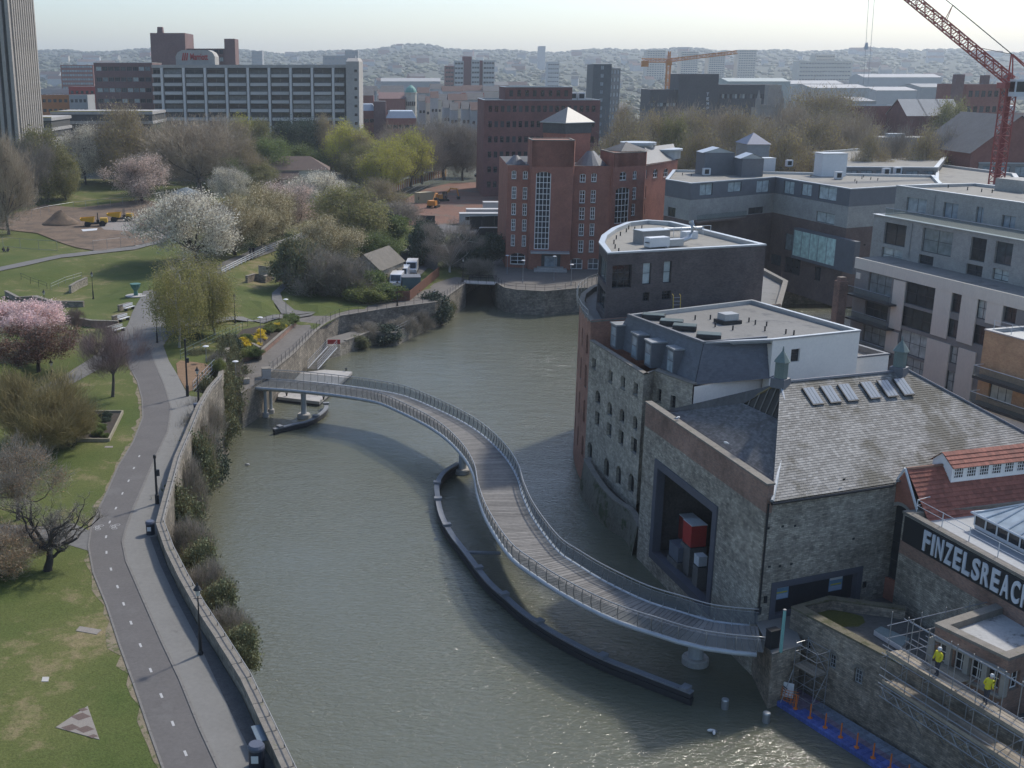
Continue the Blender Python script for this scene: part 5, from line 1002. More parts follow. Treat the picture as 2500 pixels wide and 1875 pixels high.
# --- brick upper block with flat roof behind scaffolding
K0 = Vector((32.2, 61.7)); K1 = Vector((34.4, 57.5)); KD = (K1 - K0).normalized(); K2 = K0 + KD * 4.7; KN = Vector((KD.y, -KD.x)); ZK = 8.8
bkb = thing('brick_pavilion', 'low brick block with stained flat roof and stone mullions behind scaffolding', 'building', v3(K0, 4)); m = MB()
KR = K0 - KN * 9; K3 = K2 - KN * 9
okw = gridops((K2 - K0).length, 6.55, 1, 2, 4, .8, 1.15, .15, .25); wall(m, K0, K2, 3.0, ZK - .02, okw, .25); wall(m, K2, K3, 3, ZK - .02, gridops(9, 6.55, 1, 2, 7, .85, 1.15, .15, .3), .25); wall(m, KR, K0, 3, ZK - .02); m.build('wall', old_brick, bkb)
windows(bkb, K0, K2, okw, 2, 2, .06, frame_wh, glass_dk, .25); windows(bkb, K2, K3, gridops(9, 6.55, 1, 2, 7, .85, 1.15, .15, .3), 2, 2, .06, frame_wh, glass_dk, .25)
flat_roof(bkb, [K0, K2, K3, KR], ZK, M('stained_roof', (.40, .40, .385), .85, .15, .5, .1, spots=((.10, .10, .09), .45, .55)), stone_cop, .3, .55, .14)
m = MB(); m.strip([v3(K0, 0), v3(K2, 0)], .35, 6.4, .14, side=-.1); m.strip([v3(K0, 0), v3(K2, 0)], .35, 8.0, .14, side=-.1); m.build('string_course', M('pale_stone', (.30, .285, .25)), bkb)
pil = MB().obox((0, 0, 0), .32, .3, 1.45, 0).mesh('mullion', M('pale_stone', (.30, .285, .25)))
for i in range(5): q_ = K0 + KD * ((K2 - K0).length * i / 4) + KN * .06; shared('mullion', pil, v3(q_, 6.54) - bkb.location, math.atan2(KD.y, KD.x), bkb)
# --- scaffolding along the wall
sc = thing('scaffolding', 'tube scaffolding with board platforms wrapped round the brick block', 'scaffolding', v3(V1, 0))
tube_m = {}
def stube(a, b, r=.027, name='ledger', mat=None): MB().tube((a, b), r, 5).build(name, mat or galv, sc)
SA = Vector((29.62, 61.85)); SDv = Vector((2.85, -7.4)).normalized(); SN = Vector((SDv.y, -SDv.x)); SLn = 9.6
SP = lambda u, k, z: Vector((SA.x + SDv.x * u - SN.x * k, SA.y + SDv.y * u - SN.y * k, z))
stm = MB().tube(((0, 0, 0), (0, 0, 5.6)), .028, 5).mesh('standard', galv); stm2 = MB().tube(((0, 0, 0), (0, 0, 4.2)), .028, 5).mesh('standard', galv)
us = [0, 1.6, 3.2, 4.8, 6.4, 8.0, 9.6]
for i, u_ in enumerate(us):
 shared('standard', stm, SP(u_, 0, 4.0 + .25 * (i % 2)) - sc.location, 0, sc); shared('standard', stm2, SP(u_, 1.35, 4.8) - sc.location, 0, sc)
 for z in (4.7, 6.7): stube(SP(u_, -.35, z), SP(u_, 1.8, z), name='transom')
for z in (4.72, 5.25, 5.75, 6.72, 7.25, 7.75): stube(SP(-.4, -.04, z), SP(SLn + .4, -.04, z))
for z in (4.72, 6.72, 8.7): stube(SP(-.4, 1.4, z), SP(SLn + .4, 1.4, z))
bmesh_ = [MB().box(0, 2.4, -.11, .11, 0, .045).mesh('board', scaf_board)]
aS = math.atan2(SDv.y, SDv.x)
for z, ks in ((4.78, range(6)), (6.78, range(5))):
 for k_ in ks:
  for j in range(4): shared('board', bmesh_[0], SP(j * 2.42 - .1 + rnd.uniform(-.06, .06), .1 + k_ * .235, z + rnd.uniform(0, .012)) - sc.location, aS, sc)
for z in (4.85, 6.85):
 for j in range(4): o_ = MB().box(0, 2.4, -.02, .02, 0, .2).mesh('toe_board', scaf_board); shared('toe_board', o_, SP(j * 2.42 - .1, -.03, z) - sc.location, aS, sc)
for k_ in range(1, 7):
 a_ = SP(-.1, 1.4 + k_ * .95, 7.0)
 if k_ % 2: shared('standard', stm2, SP(0, 1.4 + k_ * .95, 4.95) - sc.location, 0, sc)
stube(SP(0, -.3, 8.75), SP(0, 7.6, 8.9)); stube(SP(0, -.3, 7.9), SP(0, 7.6, 7.9)); stube(SP(1.6, -.3, 7.9), SP(1.6, 5.5, 7.9)); stube(SP(0, 1.4, 8.75), SP(SLn, 1.4, 8.75)); stube(SP(.0, 3.2, 7.6), SP(3.0, 3.2, 7.6))
for j in range(8): stube(SP(-.6, 1.9 + j * .55, 7.05), SP(1.5, 1.9 + j * .55, 7.05), name='transom')
for k_ in range(4): shared('board', bmesh_[0], SP(1.7, 1.6 + k_ * .235, 6.78) - sc.location, aS, sc)
for z in (3.85, 4.45): stube(SP(-.3, .05, z), SP(SLn + .6, .05, z), .03, 'lattice_chord')
for j in range(19): u_ = -.2 + j * .53; stube(SP(u_, .05, 3.85 if j % 2 else 4.45), SP(u_ + .53, .05, 4.45 if j % 2 else 3.85), .022, 'lattice_brace')
for j in range(6): u_ = .3 + j * 1.75; stube(SP(u_, -.3, 4.6), SP(u_ + .1, 1.15, 2.6 - .3 * (j % 2)), .027, 'raker'); stube(SP(u_, 1.1, 3.0), SP(u_ + .5, -.1, 4.3), .024, 'raker')
for j in range(10): u_ = 6.2 + j * .42; stube(SP(u_, -.2, 3.2 + .25 * (j % 3)), SP(u_ + .7, 1.0, 2.2 + .3 * (j % 2)), .024, 'raker')
for (u_, z) in ((0.2, 4.8), (4.9, 6.8), (8, 4.8)): stube(SP(u_, 0, z), SP(u_ + 1.5, 0, z + 1.9), .024, 'brace')
def person(name, label, loc, rz, h, coat, legs, hair=(.03, .025, .02), lean=0.0, hat=None, sit=False):
 r = thing(name, label, 'person', loc, rz)
 me = bpy.data.meshes.new('body'); s = h / 1.75
 J = dict(pel=(0, 0, .95), ch=(lean * .3, 0, 1.32), nk=(lean * .45, 0, 1.48), hd=(lean * .55, 0, 1.58), ht=(lean * .6, 0, 1.73), hl=(0, .1, .9), hr=(0, -.1, .9), kl=(.08, .11, .5), kr=(-.04, -.11, .5), al=(.0, .11, .08), ar=(-.14, -.11, .08), tl=(.16, .12, .03), tr=(.02, -.12, .03), sl=(lean * .4, .2, 1.42), sr=(lean * .4, -.2, 1.42), el=(.04, .27, 1.15), er=(.02, -.27, 1.15), wl=(.2, .24, .98), wr=(.16, -.24, .96))
 if sit: J.update(pel=(0, 0, .16), ch=(-.1, 0, .5), nk=(-.08, 0, .68), hd=(-.06, 0, .8), ht=(-.05, 0, .94), hl=(.06, .1, .15), hr=(.06, -.1, .15), kl=(.38, .14, .45), kr=(.42, -.14, .42), al=(.72, .14, .08), ar=(.76, -.14, .08), tl=(.86, .15, .05), tr=(.9, -.15, .05), sl=(-.1, .2, .62), sr=(-.1, -.2, .62), el=(.02, .28, .38), er=(.0, -.28, .38), wl=(.28, .2, .36), wr=(.26, -.2, .36))
 names = list(J); E_ = [('pel', 'ch'), ('ch', 'nk'), ('nk', 'hd'), ('hd', 'ht'), ('pel', 'hl'), ('pel', 'hr'), ('hl', 'kl'), ('kl', 'al'), ('al', 'tl'), ('hr', 'kr'), ('kr', 'ar'), ('ar', 'tr'), ('ch', 'sl'), ('sl', 'el'), ('el', 'wl'), ('ch', 'sr'), ('sr', 'er'), ('er', 'wr')]
 RD = dict(pel=.16, ch=.17, nk=.065, hd=.105, ht=.07, hl=.11, hr=.11, kl=.075, kr=.075, al=.05, ar=.05, tl=.05, tr=.05, sl=.085, sr=.085, el=.06, er=.06, wl=.045, wr=.045)
 me.from_pydata([tuple(c * s for c in J[n]) for n in names], [(names.index(a), names.index(b)) for a, b in E_], [])
 bo = bpy.data.objects.new('body', me); link(bo, r); md = bo.modifiers.new('skin', 'SKIN'); sv = me.skin_vertices[0].data
 for i, n in enumerate(names): sv[i].radius = (RD[n] * s, RD[n] * s); sv[i].use_root = n == 'pel'
 ss = bo.modifiers.new('sub', 'SUBSURF'); ss.levels = 1; ss.render_levels = 1
 bpy.context.view_layer.update(); dg = bpy.context.evaluated_depsgraph_get(); ne = bpy.data.meshes.new_from_object(bo.evaluated_get(dg)); bo.modifiers.clear(); bo.data = ne; bpy.data.meshes.remove(me)
 ne.materials.clear(); cm_ = M('cloth_%d' % (len(MATS)), coat, .85, .12, 5, .1); lm_ = M('trousers_%d' % (len(MATS)), legs, .85, .12, 5, .1); skm = M('skin', (.42, .26, .19), .6, .08, 6, .02)
 for x in (cm_, lm_, skm): ne.materials.append(x)
 zs_ = (.17 if sit else .9) * s; zh = (.72 if sit else 1.5) * s
 for f in ne.polygons:
  c = f.center; f.use_smooth = True
  f.material_index = 2 if c.z > zh and abs(c.y) < .13 else (1 if (c.z < zs_ or (sit and c.x > .2)) else 0)
 hp = Vector(J['ht']) * s; hb = MB().lathe((hp.x, hp.y, hp.z - .13 * s), [(.115 * s, 0), (.122 * s, .08 * s), (.09 * s, .16 * s), (.02, .19 * s)], 10); hb.f = hb.f; me2 = hb.mesh('hair', M('hair_%d' % len(MATS) if hat else 'hair_dark', hat or hair, .6, .1, 5, .05)); shared('helmet' if hat else 'hair', me2, (0, 0, 0), 0, r)
 return r
yl = (.62, .55, .03)
person('person', 'worker in a bright yellow jacket standing on the upper scaffold boards', SP(3.0, .75, 6.83), R(200), 1.78, yl, (.05, .055, .07), hat=(.6, .6, .58)); person('person', 'worker in a yellow jacket bending by the pavilion windows', SP(6.3, .9, 6.83), R(30), 1.7, yl, (.05, .055, .07), lean=.5, hat=(.6, .6, .58))
# --- blue floating walkway, orange posts, signboard and tower scaffold
P0, P1 = G(1869, 1693, .35), G(2170, 1885, .35); PD = (P1 - P0).normalized(); PN = Vector((-PD.y, PD.x, 0)); bp_ = thing('blue_pontoon', 'walkway of blue plastic float cubes moored along the stone wall', 'pontoon', (P0.x, P0.y, 0))
fcb = MB(); fcb.obox((0, 0, -.2), .49, .49, .5, 0); fcb.obox((0, 0, .3), .49, .49, .05, 0, tx=.12); fcb.obox((0, 0, .35), .12, .12, .02, 0)
flm = [fcb.mesh('float_cube', M('float_blue', (.075, .115, .34), .5, .3, .8, .1, objv=.25)), fcb.mesh('float_cube', M('float_slate', (.20, .23, .28), .55, .2, .8, .1, objv=.2)), fcb.mesh('float_cube', M('float_purple', (.19, .15, .20), .55, .2, .8, .1, objv=.2))]
pa_ = math.atan2(PD.y, PD.x)
for i in range(24):
 for k_ in range(5):
  q_ = P0 + PD * (.25 + i * .5) + PN * (.25 + k_ * .5)
  if (q_.xy - V0).dot(VN) < .3 and (q_.xy - V0).dot(VD) > 0: continue
  shared('float_cube', flm[0 if k_ < 2 else (2 if k_ == 2 else 1)] if i > 4 else flm[2 if k_ else 0], Vector((q_.x, q_.y, 0)) - bp_.location, pa_, bp_)
orange = M('orange_plastic', (.62, .17, .03), .5, .1, 2, .02)
for i in range(8):
 q_ = P0 + PD * (2.3 + i * 1.25) + PN * .35; r = thing('orange_post', '%s orange barrier post from the white signboard on the blue pontoon' % 'first second third fourth fifth sixth seventh eighth'.split()[i], 'post', q_, 0, 'orange posts along the blue pontoon'); MB().lathe((q_.x, q_.y, .35), [(.16, 0), (.16, .05), (.05, .08), (.045, 1.0), (.02, 1.03)], 8).build('shaft', orange, r)
nt_ = thing('barrier_net', 'sagging orange netting at the end of the blue floating walkway', 'netting', P0 + PD * .3)
for k_ in range(5): z = .45 + k_ * .2; MB().tube([P0 + PD * t + PN * (.3 + .1 * math.sin(t * 3)) + Vector((0, 0, z - .25 * math.sin(t * 1.2) ** 2)) for t in np.linspace(.2, 2.4, 8)], .018, 4).build('strand', orange, nt_)
for t in np.linspace(.2, 2.4, 9): MB().tube([P0 + PD * t + PN * .3 + Vector((0, 0, .1)), P0 + PD * (t + .1) + PN * .33 + Vector((0, 0, 1.15 - .25 * math.sin(t * 1.2) ** 2))], .018, 4).build('strand', orange, nt_)
q_ = P0 + PD * .35 + PN * -.02; sg = thing('site_signboard', 'white signboard with black roof emblem at the tip of the blue pontoon', 'sign', q_); ax = Vector((.88, -.47, 0))
B_ = lambda a, z, k=0.0: q_ + ax * a + Vector((-.47, -.88, 0)) * k + Vector((0, 0, z))
MB().add([B_(0, .25), B_(1.5, .25), B_(1.5, 1.3), B_(0, 1.3), B_(0, .25, -.03), B_(1.5, .25, -.03), B_(1.5, 1.3, -.03), B_(0, 1.3, -.03)], ((0, 1, 2, 3), (5, 4, 7, 6), (3, 2, 6, 7))).build('board', white_metal, sg)
lg = MB();
for (a0, z0, a1, z1) in ((.42, .82, .72, 1.08), (.72, 1.08, 1.1, .82), (.5, .72, .74, .93), (.74, .93, .98, .74)): d_ = Vector((a1 - a0, z1 - z0)).normalized() * .045; lg.quad(B_(a0 - d_.y, z0 + d_.x, .008), B_(a0 + d_.y, z0 - d_.x, .008), B_(a1 + d_.y, z1 - d_.x, .008), B_(a1 - d_.y, z1 + d_.x, .008))
lg.quad(B_(.45, .56, .008), B_(1.1, .56, .008), B_(1.1, .61, .008), B_(.45, .61, .008)); lg.quad(B_(.55, .46, .008), B_(1.0, .46, .008), B_(1.0, .5, .008), B_(.55, .5, .008)); lg.build('emblem', metal_blk, sg)
for a_ in (.1, 1.4): MB().tube((B_(a_, 0, -.06), B_(a_, 1.3, -.06)), .03, 5).build('post', orange, sg)
q_ = P0 + PD * 2.2 + PN * 1.5; tw = thing('tower_scaffold', 'small mobile tower scaffold with timber platform beside the low stone wall', 'scaffolding', (q_.x, q_.y, .35)); tx_, ty_ = PD * .9, PN * .55; tw_h = 4.3
C4 = [q_ + tx_ * a + ty_ * b for a, b in ((-1, -1), (1, -1), (1, 1), (-1, 1))]
for c_ in C4: MB().tube((Vector((c_.x, c_.y, .35)), Vector((c_.x, c_.y, .35 + tw_h))), .03, 5).build('leg', galv, tw)
for z in (.9, 1.9, 2.9, 3.9, 4.5):
 for a_, b_ in zip(C4, C4[1:] + C4[:1]): MB().tube((Vector((a_.x, a_.y, z)), Vector((b_.x, b_.y, z))), .022, 5).build('rung', galv, tw)
for a_, b_, z0, z1 in ((0, 1, .9, 2.9), (1, 2, .9, 2.9), (2, 3, 2.9, 4.5), (0, 1, 2.9, 4.5)): MB().tube((Vector((C4[a_].x, C4[a_].y, z0)), Vector((C4[b_].x, C4[b_].y, z1))), .022, 5).build('brace', galv, tw)
for k_ in range(4): a_ = C4[0].lerp(C4[3], (k_ + .1) / 4); b_ = C4[1].lerp(C4[2], (k_ + .1) / 4); MB().strip([Vector((a_.x, a_.y, 0)), Vector((b_.x, b_.y, 0))], .24, 2.95, .05).build('board', scaf_board, tw)
for s in (-1, 1): MB().tube((Vector((C4[0].x, C4[0].y, 2.6)), Vector((C4[0].x, C4[0].y, .36)) + PD * -.9 * (s < 0) - PN * .9 * (s > 0)), .022, 5).build('stabiliser', galv, tw)
# ------------------------------------------------------------------ apartments and offices behind
# --- white-banded apartments at the right edge
a0 = Vector((60.0, 147.0)); a1 = Vector((67.1, 119.7)); AD = (a1 - a0).normalized(); AN = Vector((AD.y, -AD.x)); aE = a0 + AD * 46; ZW = 17.5
ap = thing('apartment_block', 'large grey apartment block with pale panels, glass balconies and stepped top storeys', 'building', v3(a0, 4)); m = MB()
R_ = [(285, 290, 525, 500), (250, 560, 490, 745), (230, 785, 470, 1000), (660, 380, 965, 620), (612, 640, 930, 850), (590, 880, 900, 1120), (650, 1150, 870, 1330), (1130, 470, 1240, 680), (1080, 740, 1200, 930), (1115, 1020, 1220, 1200), (1070, 1270, 1185, 1480), (1380, 525, 1505, 745), (1345, 800, 1465, 1000), (1655, 580, 1790, 780), (980, 1510, 1110, 1640), (1130, 1540, 1290, 1640)]
ops = opspx(a0, a1, z7, R_); ops = wall(m, a0, aE, 4, ZW, ops, .3); back_ = AN * -16
wall(m, a0 + back_, a0, 4, ZW); m.build('wall', band_grey, ap); windows(ap, a0, aE, ops[:7], 3, 2, .07, frame_dk, glass, .3); windows(ap, a0, aE, ops[7:], 2, 2, .07, frame_dk, glass, .3)
AP = lambda u, z, k: (a0.x + AD.x * u + AN.x * k, a0.y + AD.y * u + AN.y * k, z)
def panel(u0, u1, z0, z1, k=.14, name='panel', mat=None, root=ap, P=AP):
 q = [P(u0, z0, k), P(u1, z0, k), P(u1, z1, k), P(u0, z1, k), P(u0, z0, 0), P(u1, z0, 0), P(u1, z1, 0), P(u0, z1, 0)]
 MB().add(q, ((0, 1, 2, 3), (0, 4, 5, 1), (1, 5, 6, 2), (2, 6, 7, 3), (3, 7, 4, 0))).build(name, mat or pale_panel, root)
o_ = opspx(a0, a1, z7, [(180, 110, 200, 215)])[0]; zb_b = ZW - 1.35
panel(-.1, 46, zb_b, ZW + .05, .2, 'pale_band')
for r_ in ((530, 345, 650, 850), (950, 430, 1120, 925), (1215, 495, 1380, 995), (1490, 555, 1655, 800), (862, 955, 1100, 1450), (1180, 1045, 1360, 1545), (470, 860, 590, 1080), (175, 270, 215, 330)):
 o = opspx(a0, a1, z7, [r_])[0]; panel(o[0], o[1], o[2], min(o[3], zb_b - .01))
for r_ in ((150, 385, 600, 560), (140, 645, 565, 800), (120, 900, 540, 1070)):
 o = opspx(a0, a1, z7, [r_])[0]; zf_ = o[2] + .1; b_ = MB()
 q = [AP(o[0], zf_, 1.3), AP(o[1], zf_, 1.3), AP(o[1], zf_, .01), AP(o[0], zf_, .01)]; b_.add(q + [(x, y, z + .22) for x, y, z in q], ((3, 2, 1, 0), (4, 5, 6, 7), (0, 1, 5, 4), (1, 2, 6, 5), (3, 0, 4, 7))); bo = b_.build('balcony', frame_dk, ap)
 MB().quad(AP(o[0], zf_ + .25, 1.27), AP(o[1], zf_ + .25, 1.27), AP(o[1], zf_ + 1.25, 1.27), AP(o[0], zf_ + 1.25, 1.27)).build('balustrade', glass_clear, bo); MB().tube((AP(o[0], zf_ + 1.27, 1.27), AP(o[1], zf_ + 1.27, 1.27)), .03, 4).build('rail', galv, bo)
b0 = Vector((63.6, 151.8)); b1 = b0 + AD * 50; ZU = 22.5; ops = opspx(b0, b1, z2, [(1415, 525, 1540, 650), (1630, 560, 1805, 700), (1905, 605, 1995, 740), (2045, 630, 2145, 760), (1400, 668, 1520, 750), (1610, 705, 1695, 780), (1880, 758, 1975, 830), (2030, 785, 2125, 850)])
m = MB(); ops = wall(m, b0, b1, ZW - 1, ZU, ops, .3); wall(m, b0 + back_, b0, 4, ZU); windows(ap, b0, b1, ops, 2, 2, .07, frame_dk, glass, .3)
c0 = Vector((69.2, 158.8)); c1 = c0 + AD * 56; ZT = 25.6; ops = opspx(c0, c1, z2, [(1540, 380, 1655, 495), (1750, 408, 1835, 515), (1935, 430, 1980, 545), (2080, 480, 2160, 590)]); ops = wall(m, c0, c1, ZU - 1, ZT, ops, .3); wall(m, c0 + back_ * .8, c0, 4, ZT); m.build('brick_wall', grey_brick, ap); windows(ap, c0, c1, ops, 2, 1, .07, frame_dk, glass_bl, .3)
MB().poly([v3(a0, ZW - .02), v3(aE, ZW - .02), v3(aE + back_, ZW - .02), v3(a0 + back_, ZW - .02)]).build('terrace', roof_flat_g, ap); MB().poly([v3(b0, ZU - .02), v3(b1, ZU - .02), v3(b1 + back_, ZU - .02), v3(b0 + back_, ZU - .02)]).build('terrace', roof_flat_g, ap); flat_roof(ap, [c0, c1, c1 + back_, c0 + back_ * .8], ZT, roof_flat, zinc_l, .3, .45, .1)
MB().strip([v3(b0 + back_ * .5, 0), v3(b0, 0), v3(b1, 0)], .5, ZU, .1, side=.1).build('coping', zinc_l, ap)
bl_ = offset([b0 + AN * -.2, b1], -.0); MB().quad(v3(b0 + AN * -.15 + AD * 2, ZU + .1), v3(b1, ZU + .1), v3(b1, ZU + 1.1), v3(b0 + AN * -.15 + AD * 2, ZU + 1.1)).build('balustrade', glass_clear, ap); MB().tube((v3(b0 + AN * -.15 + AD * 2, ZU + 1.12), v3(b1, ZU + 1.12)), .035, 4).build('rail', galv, ap)
for (x, y0, y1) in ((1580, 525, 720), (1710, 365, 500)):
 pp_, uu = (b0, b1) if x < 1650 else (c0, c1), 0; u_, z_ = uvpx(*pp_, *z2(x, y0)); _, zb3 = uvpx(*pp_, *z2(x, y1)); d_ = (pp_[1] - pp_[0]).normalized(); q_ = pp_[0] + d_ * u_ + AN * .08; MB().tube((v3(q_, zb3), v3(q_, z_)), .06, 5).build('downpipe', galv, ap)
for (x, y) in ((1780, 322), (1890, 335), (1970, 345), (2030, 350)): shared('vent_pipe', vm, G(*z2(x, y), ZT - .3) - ap.location, 0, ap)
p = G(*z2(2150, 340), ZT - .3); MB().obox((p.x + 1, p.y, p.z), 5, 4, 1.6, math.atan2(AD.y, AD.x)).build('plant_room', grey_brick, ap)
p = G(2066, 880, 4); # old brick chimney stub beside the balconies
bs = a0 + AN * 2.2 + AD * .3; sb2 = thing('brick_stub', 'ragged old brick pier left standing beside the apartment balconies', 'brick pier', v3(bs, 4)); MB().obox((bs.x, bs.y, 4), 1.3, 1.1, 10.6, .3).build('pier', old_brick, sb2); MB().obox((bs.x, bs.y, 14.6), .9, .8, .5, .3).build('broken_top', old_brick, sb2)
# --- tan brick block with glazed balconies
t0 = Vector((60.9, 114.9)); t1 = t0 + (Vector((62.4, 110.2)) - t0).normalized() * 30; TD = (t1 - t0).normalized(); TN = Vector((TD.y, -TD.x)); tnb = thing('tan_brick_block', 'tan brick block with glass balconies and white base at the right edge', 'building', v3(t0, 4)); m = MB(); z_b = 15.0
_, zA = uvpx(t0, t1, 2440, 1050); _, zB = uvpx(t0, t1, 2440, 905)
_, zb1 = uvpx(t0, t1, 2400, 920); _, zb2_ = uvpx(t0, t1, 2390, 980); _, zw0 = uvpx(t0, t1, 2385, 1030); _, zw1 = uvpx(t0, t1, 2385, 985)
wall(m, t0, t1, 4, z_b, [(1.5, 4.5, 8.0, 10.2), (6, 9, 8, 10.2)], .3); windows(tnb, t0, t1, [(1.5, 4.5, 8.0, 10.2), (6, 9, 8, 10.2)], 3, 1, .07, frame_dk, glass, .3); wall(m, t0 - TN * 12, t0, 4, z_b); m.build('wall', tan_brick, tnb)
flat_roof(tnb, [t0, t1, t1 - TN * 12, t0 - TN * 12], z_b, zinc_l, zinc_l, .3, .4, .1)
TPn_ = lambda u, z, k: (t0.x + TD.x * u + TN.x * k, t0.y + TD.y * u + TN.y * k, z)
for z_ in (10.4, 7.6):
 panel(.4, 28, z_ - .3, z_, 1.3, 'balcony', frame_dk, tnb, TPn_); MB().quad(TPn_(.4, z_, 1.25), TPn_(28, z_, 1.25), TPn_(28, z_ + 1.05, 1.25), TPn_(.4, z_ + 1.05, 1.25)).build('balustrade', glass_clear, tnb); MB().tube((TPn_(.4, z_ + 1.08, 0), TPn_(.4, z_ + 1.08, 1.25), TPn_(28, z_ + 1.08, 1.25)), .04, 5).build('rail', white_metal, tnb)
panel(.2, 29, 4, 7.25, 1.0, 'white_base', white_render, tnb, TPn_)
railing('roof_rail', 'white rails on the roof edge of the tan brick block', [v3(t0 + TD * .5 - TN * .6, z_b + .1), v3(t0 + TD * 14 - TN * .6, z_b + .1)], 1.0, 2.4, white_metal, 2)
# --- grey L-shaped apartments
ZGL = 23.0; GP = [G(*z2(x, y), ZGL).xy for x, y in ((175, 275), (320, 298), (800, 262), (1225, 330), (1745, 300))]; gl = thing('grey_l_block', 'grey and brown brick L-shaped apartments with green glazed bay and flat roof', 'building', v3(GP[1], 4));
layers = ((ZGL - 2.7, ZGL, zinc, 'zinc_wall'), (ZGL - 6.1, ZGL - 2.72, grey_brick, 'grey_brick_wall'), (4, ZGL - 6.12, brown_brick, 'brown_brick_wall'))
WR = [(370, 297, 443, 365), (530, 290, 607, 345), (692, 280, 765, 348), (845, 285, 905, 358), (945, 300, 1005, 368), (1042, 312, 1147, 392), (185, 432, 230, 490), (360, 448, 437, 540), (480, 440, 555, 535), (645, 432, 730, 478), (925, 447, 955, 507), (1028, 462, 1135, 535), (850, 585, 920, 680), (865, 850, 935, 945), (1020, 770, 1055, 850), (770, 700, 830, 760), (850, 720, 940, 810), (1300, 640, 1310, 650)]
for li, (zl_, zh_, mt, nm) in enumerate(layers):
 m = MB()
 for i in range(4):
  pA, pB = GP[i], GP[i + 1]; L = (pB - pA).length; oo = []
  for r_ in WR:
   o = opspx(pA, pB, z2, [r_])[0]
   if 0 < o[0] and o[1] < L and o[2] > zl_ - .3 and o[3] < zh_ + .3:
    xs_ = sorted((proj(v3(pA, 15))[0], proj(v3(pB, 15))[0]))
    if xs_[0] < z2((r_[0] + r_[2]) / 2, 0)[0] < xs_[1]: oo.append((o[0], o[1], max(o[2], zl_ + .05), min(o[3], zh_ - .08), 0))
  oo = wall(m, pA, pB, zl_, zh_, oo, .25)
  windows(gl, pA, pB, oo, 2, 1, .07, frame_dk, (glass_lt if li == 0 and i > 0 else glass), .25)
 wall(m, GP[4], GP[4] + Vector((10, 30)), zl_, zh_); wall(m, GP[0] + Vector((6, 24)), GP[0], zl_, zh_); m.build(nm, mt, gl)
flat_roof(gl, GP + [GP[4] + Vector((6, 16)), GP[0] + Vector((6, 20))], ZGL, roof_flat, zinc_l, .3, .5, .12)
pA, pB = GP[2], GP[3]; gd2 = (pB - pA).normalized(); gn2 = Vector((gd2.y, -gd2.x)); o = opspx(pA, pB, z2, [(925, 585, 1170, 735)])[0]; GQ = lambda u, z, k: (pA.x + gd2.x * u + gn2.x * k, pA.y + gd2.y * u + gn2.y * k, z)
panel(o[0] - .25, o[1] + 5, o[2] - .5, o[3] + .35, .9, 'bay', zinc, gl, GQ)
n_ = 5; wd = (o[1] - o[0]) / n_
for i in range(n_): MB().quad(GQ(o[0] + i * wd + .06, o[2], .92), GQ(o[0] + (i + 1) * wd - .06, o[2], .92), GQ(o[0] + (i + 1) * wd - .06, o[3], .92), GQ(o[0] + i * wd + .06, o[3], .92)).build('bay_pane', glass_gr, gl)
pA, pB = GP[1], GP[2]; gd3 = (pB - pA).normalized(); gn3 = Vector((gd3.y, -gd3.x)); GQ3 = lambda u, z, k: (pA.x + gd3.x * u + gn3.x * k, pA.y + gd3.y * u + gn3.y * k, z); L_ = (pB - pA).length
panel(.5, L_ * .6, ZGL - 6.5, ZGL - 6.2, 1.4, 'balcony', brown_brick, gl, GQ3); MB().quad(GQ3(.5, ZGL - 6.2, 1.35), GQ3(L_ * .6, ZGL - 6.2, 1.35), GQ3(L_ * .6, ZGL - 5.1, 1.35), GQ3(.5, ZGL - 5.1, 1.35)).build('balustrade', glass_clear, gl)
for (x, y, w_, d_, h_, mt, lab) in ((450, 215, 5.6, 4.5, 4.0, zinc, 'dark twin-gabled stair head on the grey apartment roof'), (640, 225, 4.0, 4.0, 3.2, zinc, 'second dark gabled stair head on the grey apartment roof'), (1105, 225, 4.6, 3.2, 4.0, white_metal, 'pale boxed lift housing on the grey apartment roof'), (735, 205, 3.0, 2.6, 2.6, white_metal, 'white plant box with fan beside the dark stair heads')):
 p = G(*z2(x, y + 28), ZGL - .3); r = thing('roof_housing', lab, 'roof housing', p); MB().obox((p.x, p.y, p.z), w_, d_, h_, .1).build('wall', mt, r)
 if mt is zinc:
  q = MB(); e_ = .2; q.quad((p.x - w_ / 2 - e_, p.y - d_ / 2 - e_, p.z + h_), (p.x - w_ / 2 - e_, p.y + d_ / 2, p.z + h_), (p.x, p.y + d_ / 2, p.z + h_ + .9), (p.x, p.y - d_ / 2 - e_, p.z + h_ + .9)); q.quad((p.x + w_ / 2 + e_, p.y + d_ / 2, p.z + h_), (p.x + w_ / 2 + e_, p.y - d_ / 2 - e_, p.z + h_), (p.x, p.y - d_ / 2 - e_, p.z + h_ + .9), (p.x, p.y + d_ / 2, p.z + h_ + .9)); q.poly([(p.x - w_ / 2, p.y - d_ / 2, p.z + h_), (p.x + w_ / 2, p.y - d_ / 2, p.z + h_), (p.x, p.y - d_ / 2, p.z + h_ + .88)]); q.build('roof', zinc_l, r)
 else: MB().obox((p.x, p.y, p.z + h_), w_ + .15, d_ + .15, .1, .1).build('cap', zinc_l, r)
for (x, y) in ((830, 215), (870, 222), (905, 228), (935, 245), (1000, 260), (1220, 252), (1250, 285), (1290, 270), (1340, 275), (1380, 280), (1260, 296), (1300, 262), (270, 250), (320, 255)): shared('vent_pipe', vm, G(*z2(x, y), ZGL - .3) - gl.location, 0, gl)
